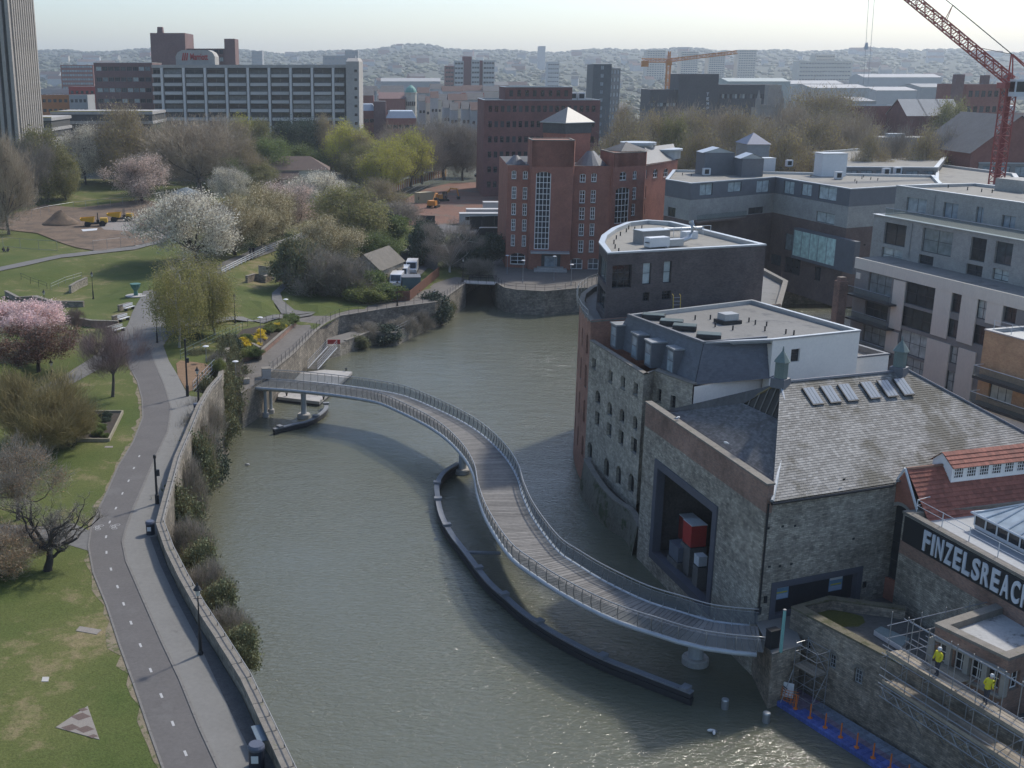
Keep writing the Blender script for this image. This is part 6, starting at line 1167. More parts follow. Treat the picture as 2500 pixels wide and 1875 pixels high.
for i, (x, y) in enumerate(((405, 240), (875, 190), (1155, 262), (1425, 240), (1490, 235))): p = G(*z2(x, y + 12), ZGL - .3); r = thing('condenser', '%s small white air conditioning box from the left on the grey apartment roof' % 'first second third fourth fifth'.split()[i], 'air unit', p, 0, 'air conditioning boxes on the grey apartment roof'); MB().obox((p.x, p.y, p.z + .15), 1.3, .8, 1.2, .1).build('casing', white_metal, r); MB().obox((p.x, p.y - .42, p.z + .35), .8, .03, .8, .1).build('grille', metal_dk, r); MB().obox((p.x, p.y, p.z), 1.1, .7, .15, .1).build('foot', galv, r)
# --- red brick riverside offices
OB = thing('brick_offices', 'red brick offices with slate pyramid roof and tall glazed stair window', 'building', (30, 218, 4.2)); zo = zb_
fr_ = [Vector(p) for p in ((21.4, 219.6), (25.4, 218.8), (25.6, 217.0), (33.4, 216.2), (33.7, 217.4), (40.6, 217.0), (40.8, 215.8), (47.6, 219.6), (48.0, 221.0), (57.0, 233.5))]
WO = {0: [(342, 470, 382, 540, .5), (342, 605, 382, 708), (340, 745, 378, 845), (338, 878, 374, 977), (335, 1010, 370, 1108), (437, 473, 477, 543, .5), (435, 610, 473, 713), (433, 748, 470, 850), (430, 882, 467, 983), (427, 1015, 463, 1112), (330, 1165, 455, 1262, .4)], 2: [(540, 480, 666, 1135, .35)], 4: [(820, 492, 865, 565, .5), (918, 497, 968, 570, .5), (1015, 492, 1060, 566, .5), (818, 635, 860, 737), (915, 638, 962, 745), (1010, 635, 1052, 742), (815, 775, 858, 878), (912, 780, 958, 885), (1005, 778, 1045, 883), (810, 910, 852, 1015), (908, 918, 952, 1022), (1000, 916, 1040, 1020), (806, 1050, 848, 1155), (903, 1058, 948, 1162), (995, 1056, 1035, 1160), (805, 1210, 940, 1312, .4), (985, 1210, 1075, 1312, .4)], 6: [(1105, 487, 1148, 560, .5), (1100, 630, 1142, 735), (1092, 770, 1135, 873), (1088, 910, 1130, 1015), (1255, 480, 1312, 553, .5), (1215, 613, 1332, 915, .35), (1365, 473, 1400, 543, .5), (1362, 610, 1395, 713), (1352, 750, 1385, 850)], 8: [(1448, 465, 1485, 537, .5), (1438, 603, 1475, 708), (1430, 745, 1465, 845), (1537, 457, 1575, 530, .5), (1625, 452, 1660, 525, .5)]}
tops = {0: 23.8, 1: 28.5, 2: 28.5, 3: 28.5, 4: 23.8, 5: 26.2, 6: 26.2, 7: 26.2, 8: 23.8}; m = MB()
for i in range(9):
 oo = [opspx(fr_[i], fr_[i + 1], zo, [r_], r_[4] if len(r_) > 4 else 0)[0] for r_ in WO.get(i, ())]; oo = wall(m, fr_[i], fr_[i + 1], 4.2, tops[i], oo, .2)
 for o in oo:
  h_ = o[3] - o[2]; big_ = h_ > 5; windows(OB, fr_[i], fr_[i + 1], [o], 4 if (big_ or o[1] - o[0] > 3) else 2, int(h_ / 1.0) if big_ else (3 if h_ > 2.2 else 2), .15, frame_wh, glass_dk, .2, name='stair_window' if big_ else 'window', sill=None if big_ else stone_cop)
wall(m, Vector((22, 245)), fr_[0], 4.2, 23.8); wall(m, fr_[9], Vector((60, 250)), 4.2, 23.8); m.build('wall', office_brick, OB)
pl = MB()
for u_ in ((25.5, 217.9), (33.5, 216.8), (40.7, 216.4), (29, 216.55)): pass
MB().poly([v3(fr_[0], 23.7), v3(fr_[1], 23.7), v3(fr_[4], 23.7), v3(fr_[5], 23.7), v3(fr_[7], 23.7), v3(fr_[9], 23.7), (60, 250, 23.7), (22, 245, 23.7)]).build('roof', roof_dk, OB)
for (P4, z0_, z1_) in (([(25.6, 217), (33.4, 216.2), (33.6, 224), (25.6, 224)], 23.7, 28.5), ([(40.8, 215.8), (47.6, 219.6), (46, 227), (40, 226)], 23.7, 26.2)):
 q = MB(); q.prism([Vector(p) for p in P4], z0_, z1_ - .01); q.build('tower_block', office_brick, OB); MB().strip([Vector(p) for p in P4 + P4[:1]], .35, z1_, .15, side=.1).build('coping', stone_cop, OB)
def pyramid(name, cx_, cy_, w_, d_, z0_, h_, mat, root, a=0.0, e=.3):
 q = MB(); ca, sa = math.cos(a), math.sin(a); c4 = [(cx_ + x * ca - y * sa, cy_ + x * sa + y * ca, z0_) for x, y in ((-w_ / 2, -d_ / 2), (w_ / 2, -d_ / 2), (w_ / 2, d_ / 2), (-w_ / 2, d_ / 2))]; t = (cx_, cy_, z0_ + h_)
 for i in range(4): q.poly([c4[i], c4[(i + 1) % 4], t])
 return q.build(name, mat, root)
pc = W(1385, 300, 232); q = MB(); q.obox((pc.x, pc.y, 23.7), 6.8, 6.4, 5.5, R(35)); q.build('tower_block', office_brick, OB); zpt = ztop((pc.x, pc.y, 0), 297); MB().obox((pc.x, pc.y, 29.2), 7.0, 6.6, zpt - 29.2, R(35)).build('louvre_storey', slate_dk, OB); pyramid('pyramid_roof', pc.x, pc.y, 7.8, 7.4, zpt, 2.9, M('slate_pale', (.15, .15, .145), .5, .2, .6, .1), OB, R(35)); MB().obox((pc.x, pc.y, zpt - .12), 7.9, 7.5, .14, R(35)).build('gutter', zinc_l, OB)
for (cx_, cy_, w_, h_) in ((37.2, 220.2, 6.2, 2.6), (23.2, 222.5, 4.0, 1.6)):
 q = MB(); c = (cx_, cy_); n = 8; base = [(c[0] + w_ / 2 * math.cos(math.pi + math.pi * k / n), c[1] + .2 + (w_ / 2) * .9 * math.sin(math.pi + math.pi * k / n), 23.8) for k in range(n + 1)]; top_ = [(c[0] + (x - c[0]) * .2, c[1] + .6 + (y - c[1]) * .2, 23.8 + h_) for x, y, z in base]
 for k in range(n): q.quad(base[k], base[k + 1], top_[k + 1], top_[k])
 q.build('apse_roof', slate_new, OB)
pyramid('hip_roof', 44.5, 224, 6.5, 6, 26.3, 1.6, slate_dk, OB, R(25)); q = MB(); q.quad((48.0, 221.0, 23.85), (57, 233.5, 23.85), (57.5, 240, 26.6), (49, 228, 26.6)); q.poly([(48, 221, 23.85), (49, 228, 26.6), (47, 229, 23.85)]); q.build('hip_roof', M('slate_pale', (.15, .15, .145)), OB)
MB().lathe((48.5, 232, 24), [(3.0, 0), (3.0, 2.8), (3.6, 2.85), (3.6, 3.4)], 18).build('roof_drum', zinc_l, OB); MB().lathe((54, 236, 24), [(4.0, 0), (4.0, 1.5), (4.4, 1.55), (4.4, 1.9)], 18).build('roof_drum', zinc_l, OB)
for x_ in (25.0, 33.55, 40.7, 47.8): pass
i0 = opspx(fr_[2], fr_[3], zo, [(470, 1205, 640, 1298)])[0]; fd_ = (fr_[3] - fr_[2]).normalized(); fn_ = Vector((fd_.y, -fd_.x)); OQf = lambda u, z, k: (fr_[2].x + fd_.x * u + fn_.x * k, fr_[2].y + fd_.y * u + fn_.y * k, z)
panel(0.3, 7.6, 7.6, 7.9, 2.2, 'canopy', zinc_l, OB, OQf); panel(2.4, 6.0, 4.3, 7.2, .06, 'entrance_door', frame_dk, OB, OQf); panel(3.0, 5.4, 4.4, 6.9, .1, 'door_glass', glass_bl, OB, OQf); panel(1.0, 7.2, 4.26, 4.6, 3.0, 'entrance_step', concrete, OB, OQf); panel(1.6, 6.6, 4.6, 4.9, 1.8, 'entrance_step', concrete, OB, OQf)
# --- long flat roofs further back on the right
for (i, (pxs, z_, lab, wm_, H)) in enumerate(((((1985, 372), (2240, 352), (2330, 358), (2290, 410), (2020, 408)), 21.5, 'long low office roof with pale fascia and glazed top storey behind the grey apartments', band_grey, 1), (((2290, 402), (2480, 425), (2500, 455), (2280, 450)), 20.5, 'dark glazed terrace block in front of the long office roof', zinc, 1), (((2330, 372), (2450, 352), (2600, 362), (2560, 400), (2390, 398)), 21.0, 'flat roof block with pale parapet by the red crane', band_grey, 1))):
 pts = [G(a_, b_, z_).xy for a_, b_ in pxs][::-1]
 ar2 = sum(pts[k].x * pts[(k + 1) % len(pts)].y - pts[(k + 1) % len(pts)].x * pts[k].y for k in range(len(pts)))
 if ar2 < 0: pts = pts[::-1]
 r = thing('office_roof_block', lab, 'building', v3(pts[0], 4)); m = MB()
 for k in range(len(pts)):
  pa2, pb2 = pts[k], pts[(k + 1) % len(pts)]; L_ = (pb2 - pa2).length; nb_ = int(L_ / 3.2); oo = gridops(L_, z_ - 3.4, 1, 3, nb_, 2.4, 2.3, .5, .4) if nb_ and (pb2 - pa2).x > 0 else []; oo = wall(m, pa2, pb2, 4, z_, oo, .3); windows(r, pa2, pb2, oo, 2, 1, .08, frame_dk, glass_bl if i != 1 else glass, .3)
 m.build('wall', wm_, r); flat_roof(r, pts, z_, roof_flat, zinc_l, .3, .8, .2)
p = G(2200, 372, 21.5); r = thing('roof_housing', 'grey brick lift housing on the long office roof', 'roof housing', p); MB().obox((p.x, p.y, 21.2), 13, 7, 4.2, -.1).build('wall', grey_brick, r); MB().obox((p.x - 2, p.y, 25.4), 4, 3, .8, -.1).build('vent', zinc_l, r)
# ------------------------------------------------------------------ the city beyond the park
def fb(name, label, x0, x1, yt, Y, depth, wm_, floors, nb, nby=0, z0=None, group=None, rz=0.0, **kw):
 a_, b_ = W(x0, yt, Y), W(x1, yt, Y); z0 = (float(hill(np.array([a_.x]), np.array([float(Y)]))[0]) - .3) if z0 is None else z0
 return box_building(name, label, kw.pop('cat', 'building'), ((a_.x + b_.x) / 2, Y + depth / 2), b_.x - a_.x, depth, z0, (a_.z + b_.z) / 2, rz, wm_, floors, nb, nby, group=group, faces=(0, 1, 3) if nby else (0,), **kw)
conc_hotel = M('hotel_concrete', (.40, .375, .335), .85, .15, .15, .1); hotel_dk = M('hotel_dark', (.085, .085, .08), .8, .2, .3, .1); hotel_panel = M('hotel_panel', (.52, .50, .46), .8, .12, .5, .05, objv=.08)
brick_p = M('brick_purple', (.21, .13, .118), .9, .15, .15, .1); brick_r2 = M('brick_red_far', (.27, .115, .09), .9, .18, .2, .1); wht_far = M('white_far', (.46, .45, .43), .85, .1, .2, .05); cream_far = M('cream_far', (.52, .47, .38), .85, .12, .3, .05); grey_far = M('grey_far', (.33, .33, .32), .85, .12, .2, .05)
z1_ = zz(0, 0, 2.458)
h0, h1_ = W(372, 163, 424).xy, W(846, 153, 420).xy; HD = (h1_ - h0).normalized(); HL = (h1_ - h0).length; HN = Vector((HD.y, -HD.x)); HZ = W(600, 158, 422).z; hz0 = 6.0; FH = 3.02
ho = thing('hotel_slab', 'long concrete hotel slab with rows of pale balcony panels above the park trees', 'building', v3(h0, hz0)); HP = lambda u, z, k: (h0.x + HD.x * u + HN.x * k, h0.y + HD.y * u + HN.y * k, z)
fins = [uvpx(h0, h1_, *z1_(x, 560))[0] for x in (915, 980, 1110, 1238, 1365, 1493, 1620, 1748, 1876, 2002, 2075)]
m = MB(); oo = []
for i in range(10):
 a_, b_ = fins[i], fins[i + 1]; w_ = b_ - a_
 for f in range(10):
  z = HZ - 1.0 - (f + 1) * FH + .9; g_ = w_ * .14
  if w_ > 8: oo += [(a_ + g_, a_ + w_ * .48, z, z + 1.55, 0), (a_ + w_ * .52, b_ - g_, z, z + 1.55, 0)]
  else: oo.append((a_ + .6, b_ - .6, z, z + 1.55, 0))
oo = wall(m, h0, h1_, hz0, HZ, oo, .3); wall(m, h1_, h1_ + HN * -16, hz0, HZ); wall(m, h0 + HN * -16, h0, hz0, HZ); m.build('wall', hotel_dk, ho); windows(ho, h0, h1_, oo, 2, 1, .12, M('hotel_frame', (.2, .2, .19), .7, .1, 1, 0), MGLASS('hotel_glass', ((0, (.03, .033, .035)), (.55, (.07, .08, .08)), (.85, (.2, .21, .2)))), .3)
pk = {}
for i in range(10):
 a_, b_ = fins[i], fins[i + 1]; w_ = (b_ - a_); key = round(w_, 1)
 if key not in pk: pw_ = w_ * .66 if w_ > 8 else w_ * .8; pk[key] = MB().box(-pw_ / 2, pw_ / 2, -.9, 0, 0, 1.05).mesh('balcony_panel', hotel_panel)
 for f in range(10): z = HZ - 1.0 - (f + 1) * FH - .25; shared('balcony_panel', pk[key], Vector(HP((a_ + b_) / 2, z, 0)) - ho.location, math.atan2(HD.y, HD.x), ho)
fm2 = MB().box(-.4, .4, -1.3, 0, 0, HZ - hz0 - 1.0).mesh('fin', M('fin_pale', (.66, .63, .58), .8, .1, .3, .05))
for u_ in fins[1:10]: shared('fin', fm2, Vector(HP(u_, hz0, 0)) - ho.location, math.atan2(HD.y, HD.x), ho)
for (za, zb_x, k_) in ((HZ - 1.0, HZ + .05, .5),):
 q = [HP(-.2, za, k_), HP(HL, za, k_), HP(HL, zb_x, k_), HP(-.2, zb_x, k_)]; MB().add(q + [HP(-.2, za, 0), HP(HL, za, 0), HP(HL, zb_x, 0), HP(-.2, zb_x, 0)], ((0, 1, 2, 3), (0, 4, 5, 1), (3, 2, 6, 7))).build('cornice', conc_hotel, ho)
MB().poly([v3(h0, HZ), v3(h1_, HZ), v3(h1_ - HN * 16, HZ), v3(h0 - HN * 16, HZ)]).build('roof', roof_dk, ho)
c_ = h1_ + HD * 2.3 - HN * 6; ze_ = W(860, 141, 420).z; q = MB().obox((c_.x, c_.y, hz0), 4.6, 17, ze_ - hz0 - 1.2, math.atan2(HD.y, HD.x)); q.obox((c_.x, c_.y, ze_ - 1.2), 4.6, 17, 1.2, math.atan2(HD.y, HD.x), tx=.25); q.build('end_tower', conc_hotel, ho)
sw = MB().box(-.5, .5, -.03, .02, 0, .9).mesh('slit_window', glass_dk)
for f in range(9): shared('slit_window', sw, v3(c_ + HD * 1.2 + HN * 8.55, HZ - 2.5 - f * FH) - ho.location, math.atan2(HD.y, HD.x), ho)
pc0, pc1 = W(432, 155, 430), W(527, 155, 430); zpt = W(480, 122, 430).z; q = MB(); n = 8; w_ = pc1.x - pc0.x; prof_ = [(0, HZ), (0, zpt - 2.2), (.8, zpt - .8), (2.4, zpt), (w_ - 2.4, zpt), (w_ - .8, zpt - .8), (w_, zpt - 2.2), (w_, HZ)]
vs_ = [(pc0.x + a, 428, z) for a, z in prof_] + [(pc0.x + a, 438, z) for a, z in prof_]; q.add(vs_, [tuple(range(8))] + [(i + 1, i, 8 + i, 9 + i) for i in range(7)]); q.build('penthouse', conc_hotel, ho)
sr = M('sign_red_far', (.45, .05, .045), .6, .1, 1, 0)
def flat_text(body, p, w, h, rz, mat, root, name='sign_letters', ext=.05, off=.02):
 tcv = bpy.data.curves.new('t', 'FONT'); tcv.body = body; tcv.extrude = ext; tcv.offset = off; to = bpy.data.objects.new('t', tcv); COL.objects.link(to); bpy.context.view_layer.update()
 me = bpy.data.meshes.new_from_object(to.evaluated_get(bpy.context.evaluated_depsgraph_get())); bpy.data.objects.remove(to); co = np.empty(len(me.vertices) * 3); me.vertices.foreach_get('co', co); co = co.reshape(-1, 3); mn, mx_ = co.min(0), co.max(0)
 x = (co[:, 0] - mn[0]) / (mx_[0] - mn[0]) * w; zc_ = (co[:, 1] - mn[1]) / (mx_[1] - mn[1]) * h; me.vertices.foreach_set('co', np.stack([x, -co[:, 2] - .06, zc_], 1).ravel()); me.materials.clear(); me.materials.append(mat); me.update()
 return shared(name, me, Vector(p) - root_loc(root), rz, root)
sp_ = W(465, 146, 427.9); flat_text('Marriott', (sp_.x, 427.9, sp_.z), W(508, 146, 428).x - sp_.x, 2.3, 0, sr, ho); q = MB(); sp2 = W(452, 147, 427.9)
for k in range(3): q.poly([(sp2.x - 1.2 + k * .75, 427.85, sp2.z), (sp2.x - .7 + k * .75, 427.85, sp2.z), (sp2.x - .3 + k * .75, 427.85, sp2.z + 2.6), (sp2.x - .7 + k * .75, 427.85, sp2.z + 2.6)])
q.build('sign_emblem', sr, ho)
fb('brick_wing', 'dark brick office wing left of the balconied hotel', 228, 371, 153, 438, 18, brick_p, 10, 9, z0=6, cop=conc_hotel, ww=2.4, wh=1.5, gmat=glass, fmat=M('hotel_frame', (.2, .2, .19)), nx=3)
t_ = fb('brick_tower', 'tall dark red brick tower with chimney rising behind the hotel', 366, 451, 80, 520, 22, brick_p, 3, 0, z0=6); cp_ = W(389, 65, 528); MB().obox((cp_.x, 530, W(390, 82, 528).z), 2.6, 3, cp_.z - W(390, 82, 528).z, 0, tx=.15).build('chimney', brick_p, t_)
fb('brick_tower', 'middle dark brick block between the two towers behind the hotel', 452, 548, 118, 522, 18, brick_p, 14, 8, z0=6, ww=2.6, wh=1.8, gmat=glass)
fb('brick_tower', 'slim dark red brick tower behind the right of the hotel sign', 547, 573, 94, 515, 12, brick_p, 3, 0, z0=6)
ct = thing('ribbed_tower', 'tall ribbed concrete office tower cut by the left edge', 'building', W(20, 330, 300)); tx1 = W(47, 330, 300).x; tz0 = 6; zt_c = 95
MB().box(tx1 - 26, tx1 - .6, 300.6, 322, tz0, zt_c).build('core', hotel_dk, ct)
rbm = MB().box(-.45, .45, -.7, .6, 0, zt_c - tz0).mesh('rib', M('rib_concrete', (.36, .33, .29), .85, .15, .2, .1))
for i in range(15): shared('rib', rbm, Vector((tx1 - .5 - i * 1.75, 300.5, tz0)) - ct.location, 0, ct)
rbm2 = MB().box(-.6, .7, -.45, .45, 0, zt_c - tz0).mesh('rib', M('rib_concrete', (.36, .33, .29), .85, .15, .2, .1))
for i in range(1, 12): shared('rib', rbm2, Vector((tx1 - .5, 300.5 + i * 1.8, tz0)) - ct.location, 0, ct)
p = W(73, 300, 372); dr = thing('concrete_drum', 'round concrete ramp drum beside the car park', 'ramp drum', (p.x, p.y, 6)); MB().lathe((p.x, p.y, 6), [(3.6, 0), (3.6, W(73, 246, 372).z - 6), (3.3, W(73, 246, 372).z - 6), (3.3, W(73, 246, 372).z - 7.2)], 24).build('drum', concrete, dr); MB().lathe((p.x, p.y, 8), [(3.65, 0), (3.65, .5)], 24).build('band', conc_dark, dr)
yel = M('yellow_line', (.5, .4, .05), .7, .1, 1, 0)
for (x0, x1, yt, Y, lab) in ((15, 125, 287, 350, 'lower grey car park deck with yellow edge by the ribbed tower'), (122, 372, 272, 378, 'upper grey car park deck left of the hotel')):
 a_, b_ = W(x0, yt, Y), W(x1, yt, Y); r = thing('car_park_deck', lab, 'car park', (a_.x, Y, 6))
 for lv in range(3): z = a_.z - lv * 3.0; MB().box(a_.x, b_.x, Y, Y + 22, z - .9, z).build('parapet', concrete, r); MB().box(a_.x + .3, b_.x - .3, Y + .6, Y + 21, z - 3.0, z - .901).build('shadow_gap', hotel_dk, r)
 MB().box(a_.x, b_.x, Y - .01, Y + .3, a_.z + .002, a_.z + .2).build('yellow_edge', yel, r)
org = M('orange_clad', (.42, .16, .05), .8, .1, .3, .05); redc = M('red_clad', (.42, .07, .05), .8, .1, .3, .05)
fb('student_block', 'white rendered block behind the orange one at the far left', 58, 168, 217, 580, 14, wht_far, 6, 10, ww=1.3, gmat=glass_dk); fb('student_block', 'orange clad block with small windows at the far left', 98, 168, 231, 560, 14, org, 6, 5, ww=1.6, gmat=glass_dk); fb('student_block', 'grey clad block between the orange and red ones', 168, 213, 231, 556, 14, grey_far, 6, 4, ww=1.4, gmat=glass_dk); fb('student_block', 'bright red clad block beside the dark brick wing', 167, 232, 211, 570, 16, redc, 7, 5, ww=1.4, gmat=glass_dk)
fb('tower_flats', 'red brick tower block with pale window bands on the left horizon', 147, 227, 158, 900, 22, brick_r2, 14, 12, ww=2.2, wh=1.6, gmat=glass_bl); fb('tower_flats', 'small grey tower block on the horizon behind the slim brick tower', 614, 640, 124, 1700, 22, grey_far, 12, 4, ww=2.4, gmat=glass_bl); fb('tower_flats', 'grey flats on the horizon above the right end of the hotel', 788, 868, 135, 1350, 22, grey_far, 10, 8, ww=2.4, gmat=glass_bl); fb('tower_flats', 'taller grey flats peeping over the hotel end tower', 842, 874, 122, 1420, 22, grey_far, 12, 4, ww=2.4, gmat=glass_bl)
def mansard(label, x0, x1, yt, yr, Y, dpt, floors, nb):
 r = fb('mansard_office', label, x0, x1, yt, Y, dpt, brick_r2, floors, nb, ww=2.6, wh=1.4, gmat=glass_dk); a_, b_ = W(x0, yt, Y), W(x1, yt, Y); zt2 = W((x0 + x1) / 2, yr, Y + 2).z; c0_, c1_ = [(a_.x, Y, a_.z), (b_.x, Y, a_.z), (b_.x, Y + dpt, a_.z), (a_.x, Y + dpt, a_.z)], [(a_.x + 1.5, Y + 2, zt2), (b_.x - 1.5, Y + 2, zt2), (b_.x - 1.5, Y + dpt - 2, zt2), (a_.x + 1.5, Y + dpt - 2, zt2)]
 q = MB()
 for i in range(4): q.quad(c0_[i], c0_[(i + 1) % 4], c1_[(i + 1) % 4], c1_[i])
 q.poly(c1_); q.build('mansard_roof', zinc_l if nb % 2 else grey_far, r); return r
mansard('low brick office with pale metal roof beside the hotel end', 872, 917, 270, 254, 470, 16, 4, 3); fb('brick_stair_tower', 'plain dark brick stair tower between the low brick offices', 912, 942, 247, 468, 12, brick_p, 5, 0); mansard('brick office with faceted pale mansard roof above the yellow trees', 942, 1017, 288, 271, 455, 20, 4, 5)
fb('brick_terrace', 'red brick gable-fronted shop behind the low brick offices', 872, 912, 232, 560, 14, brick_r2, 3, 2, roof='gable', rh=3); fb('brick_terrace', 'long red brick warehouse below the green dome', 925, 990, 240, 600, 14, brick_r2, 3, 4, roof='gable', rh=3, roofm=brick_p); fb('brick_terrace', 'grey roofed brick hall left of the green dome', 930, 985, 226, 680, 16, grey_far, 3, 3, roof='gable', rh=4)
p = W(1003, 228, 600); dm = thing('domed_tower', 'stone corner tower with green copper dome on the far street', 'tower', (p.x, 600, 4)); w_ = (W(1015, 228, 600).x - W(991, 228, 600).x); MB().lathe((p.x, 600 + w_ / 2, 4), [(w_ * .62, 0), (w_ * .62, p.z - 4), (w_ * .68, p.z - 3.9), (w_ * .68, p.z - 3.4)], 8).build('drum', cream_far, dm); zd = W(1003, 207, 600).z - p.z; MB().lathe((p.x, 600 + w_ / 2, p.z), [(w_ * .6, .5), (w_ * .56, zd * .35), (w_ * .42, zd * .65), (w_ * .2, zd * .88), (.1, zd), (.05, zd + 1.5)], 12).build('dome', M('copper_green', (.17, .36, .29), .7, .15, .3, .05), dm)
for k in range(5): u_ = -w_ * .4 + k * w_ * .2; MB().box(p.x + u_ - .35, p.x + u_ + .35, 600 - w_ * .13 - .05, 600 - w_ * .12 + .1, p.z - 6, p.z - 3.9).build('window', glass_dk, dm)
ter = [(1022, 1040, 246, 640, wht_far), (1040, 1060, 250, 632, cream_far), (1052, 1070, 238, 615, wht_far), (1068, 1090, 244, 660, cream_far), (1082, 1102, 262, 540, wht_far), (1100, 1118, 268, 530, wht_far), (1112, 1130, 264, 545, cream_far), (1128, 1150, 266, 520, wht_far), (1150, 1178, 268, 510, grey_far), (1080, 1130, 222, 760, wht_far), (1130, 1180, 220, 770, wht_far), (1180, 1225, 222, 765, cream_far), (1020, 1048, 226, 720, grey_far), (1050, 1080, 216, 780, wht_far), (1095, 1140, 244, 600, grey_far), (1140, 1180, 242, 610, grey_far), (880, 920, 222, 760, grey_far), (1300, 1345, 232, 620, cream_far), (1345, 1400, 236, 560, grey_far)]
ORD = 'first second third fourth fifth sixth seventh eighth ninth tenth eleventh twelfth'.split()
cnt = {}
for i, (x0, x1, yt, Y, mt) in enumerate(sorted(ter)):
 row = 'nearest row' if Y < 560 else ('middle row' if Y < 680 else 'farthest row'); cnt[row] = cnt.get(row, 0) + 1
 fb('terraced_house', '%s %s terraced house from the left in the %s beyond the green dome' % (ORD[cnt[row] - 1], {'white_far': 'white', 'cream_far': 'cream', 'grey_far': 'grey'}[mt.name], row), x0, x1, yt, Y, 11, mt, 3, 2, roof='gable', rh=3.2, roofm=(slate_dk, M('roof_brown_far', (.13, .08, .065), .9, .2, .2, .1))[i % 2], group='pale terraces along the far street', cat='house', gmat=glass_dk, ww=1.2)
fb('orange_shop', 'low bright red-orange shop front among the pale terraces', 1128, 1182, 226, 745, 8, M('shop_red', (.42, .10, .06), .8, .1, .3, 0), 1, 0)
for (x0, x1, yt, mt, nb, lab) in ((1087, 1108, 160, brick_r2, 3, 'low left wing of the red and white flats'), (1110, 1132, 148, wht_far, 3, 'left white section of the red and white flats'), (1131, 1152, 137, M('flats_maroon', (.20, .06, .06), .85, .1, .2, 0), 0, 'maroon stair tower of the red and white flats'), (1152, 1171, 146, wht_far, 3, 'middle white section of the red and white flats'), (1171, 1180, 147, M('flats_maroon', (.2, .06, .06)), 0, 'narrow maroon strip of the red and white flats'), (1180, 1208, 147, wht_far, 4, 'right white section of the red and white flats')): fb('flats_section', lab, x0, x1, yt, 1000 + (6 if nb == 0 else 0), 16, mt, 12, nb, cat='flats', ww=2.2, wh=1.5, gmat=glass_dk, group='sections of the red and white flats')
dr_ = fb('dark_red_office', 'wide dark red brick office block with rows of small windows', 1182, 1466, 244, 330, 26, dred_brick, 7, 18, ww=1.0, wh=1.7, gmat=glass_dk, cop=zinc_l, rz=0.0); a_, b_ = W(1231, 212, 334), W(1393, 212, 334); z_r = W(1300, 244, 330).z
q = MB(); oo = gridops(b_.x - a_.x, z_r, 1, 3, 8, 1.0, 1.7, 1.0, .6); oo = wall(q, Vector((a_.x, 330.4)), Vector((b_.x, 330.4)), z_r - .5, a_.z, oo, .15); wall(q, Vector((b_.x, 330.4)), Vector((b_.x, 350)), z_r, a_.z); wall(q, Vector((a_.x, 350)), Vector((a_.x, 330.4)), z_r, a_.z); q.build('upper_wall', dred_brick, dr_); windows(dr_, Vector((a_.x, 330.4)), Vector((b_.x, 330.4)), oo, 1, 1, .07, frame_dk, glass_dk, .15); flat_roof(dr_, [Vector((a_.x, 330.4)), Vector((b_.x, 330.4)), Vector((b_.x, 350)), Vector((a_.x, 350))], a_.z, roof_flat, zinc_l, .3, .5, .1, 'upper_roof')
for x0, x1 in ((1390, 1412), (1412, 1432)): a_, b_ = W(x0, 225, 335), W(x1, 225, 335); MB().box(a_.x, b_.x - .3, 335, 340, z_r, a_.z).build('plant_unit', white_metal, dr_); MB().box(a_.x + .3, b_.x - .6, 334.9, 335, z_r + .4, a_.z - .4).build('louvre', metal_dk, dr_)
tw_ = fb('dark_tower', 'slim dark grey tower with glazed side behind the dark red office', 1449, 1494, 156, 430, 14, M('dark_clad', (.12, .13, .133), .6, .15, .2, .05), 14, 1, ww=1.2, wh=1.5, gmat=glass_bl); a_, b_ = W(1490, 166, 431), W(1522, 166, 431); q = MB(); wall(q, Vector((a_.x, 431)), Vector((b_.x, 436)), 5, a_.z, gridops(math.hypot(b_.x - a_.x, 5), 5, 14, (a_.z - 5) / 14, 3, 1.3, 1.6, .5, .2), .15); wall(q, Vector((b_.x, 436)), Vector((b_.x, 446)), 5, a_.z); q.poly([(a_.x, 431, a_.z), (b_.x, 436, a_.z), (b_.x, 446, a_.z), (a_.x, 446, a_.z)]); q.build('glazed_wall', M('dark_clad2', (.15, .16, .163), .5, .15, .2, .05), tw_); windows(tw_, Vector((a_.x, 431)), Vector((b_.x, 436)), gridops(math.hypot(b_.x - a_.x, 5), 5, 14, (a_.z - 5) / 14, 3, 1.3, 1.6, .5, .2), 1, 1, .07, frame_dk, glass_bl, .15)
dk2 = M('dark_office', (.11, .106, .104), .85, .15, .15, .1)
tt = fb('lettered_tower', 'dark concrete tower with white vertical lettering', 1660, 1756, 180, 470, 16, dk2, 6, 0); fb('dark_office_wing', 'long dark low office wing left of the lettered tower', 1588, 1662, 218, 472, 18, dk2, 4, 9, ww=1.6, gmat=glass); fb('dark_office_wing', 'dark office wing with window strip right of the lettered tower', 1754, 1900, 206, 476, 18, dk2, 5, 22, ww=1.3, wh=1.8, gmat=glass)
q = W(1728, 224, 470); lt = M('letter_far', (.6, .6, .6), .6, .05, 1, 0)
for k, ch in enumerate('TEMP'): pz = W(1725, 226 + k * 11.5, 469.9); flat_text(ch, (pz.x, 469.85, pz.z - 1.2), .95, 1.3, 0, lt, tt, 'letter', .04, .03)
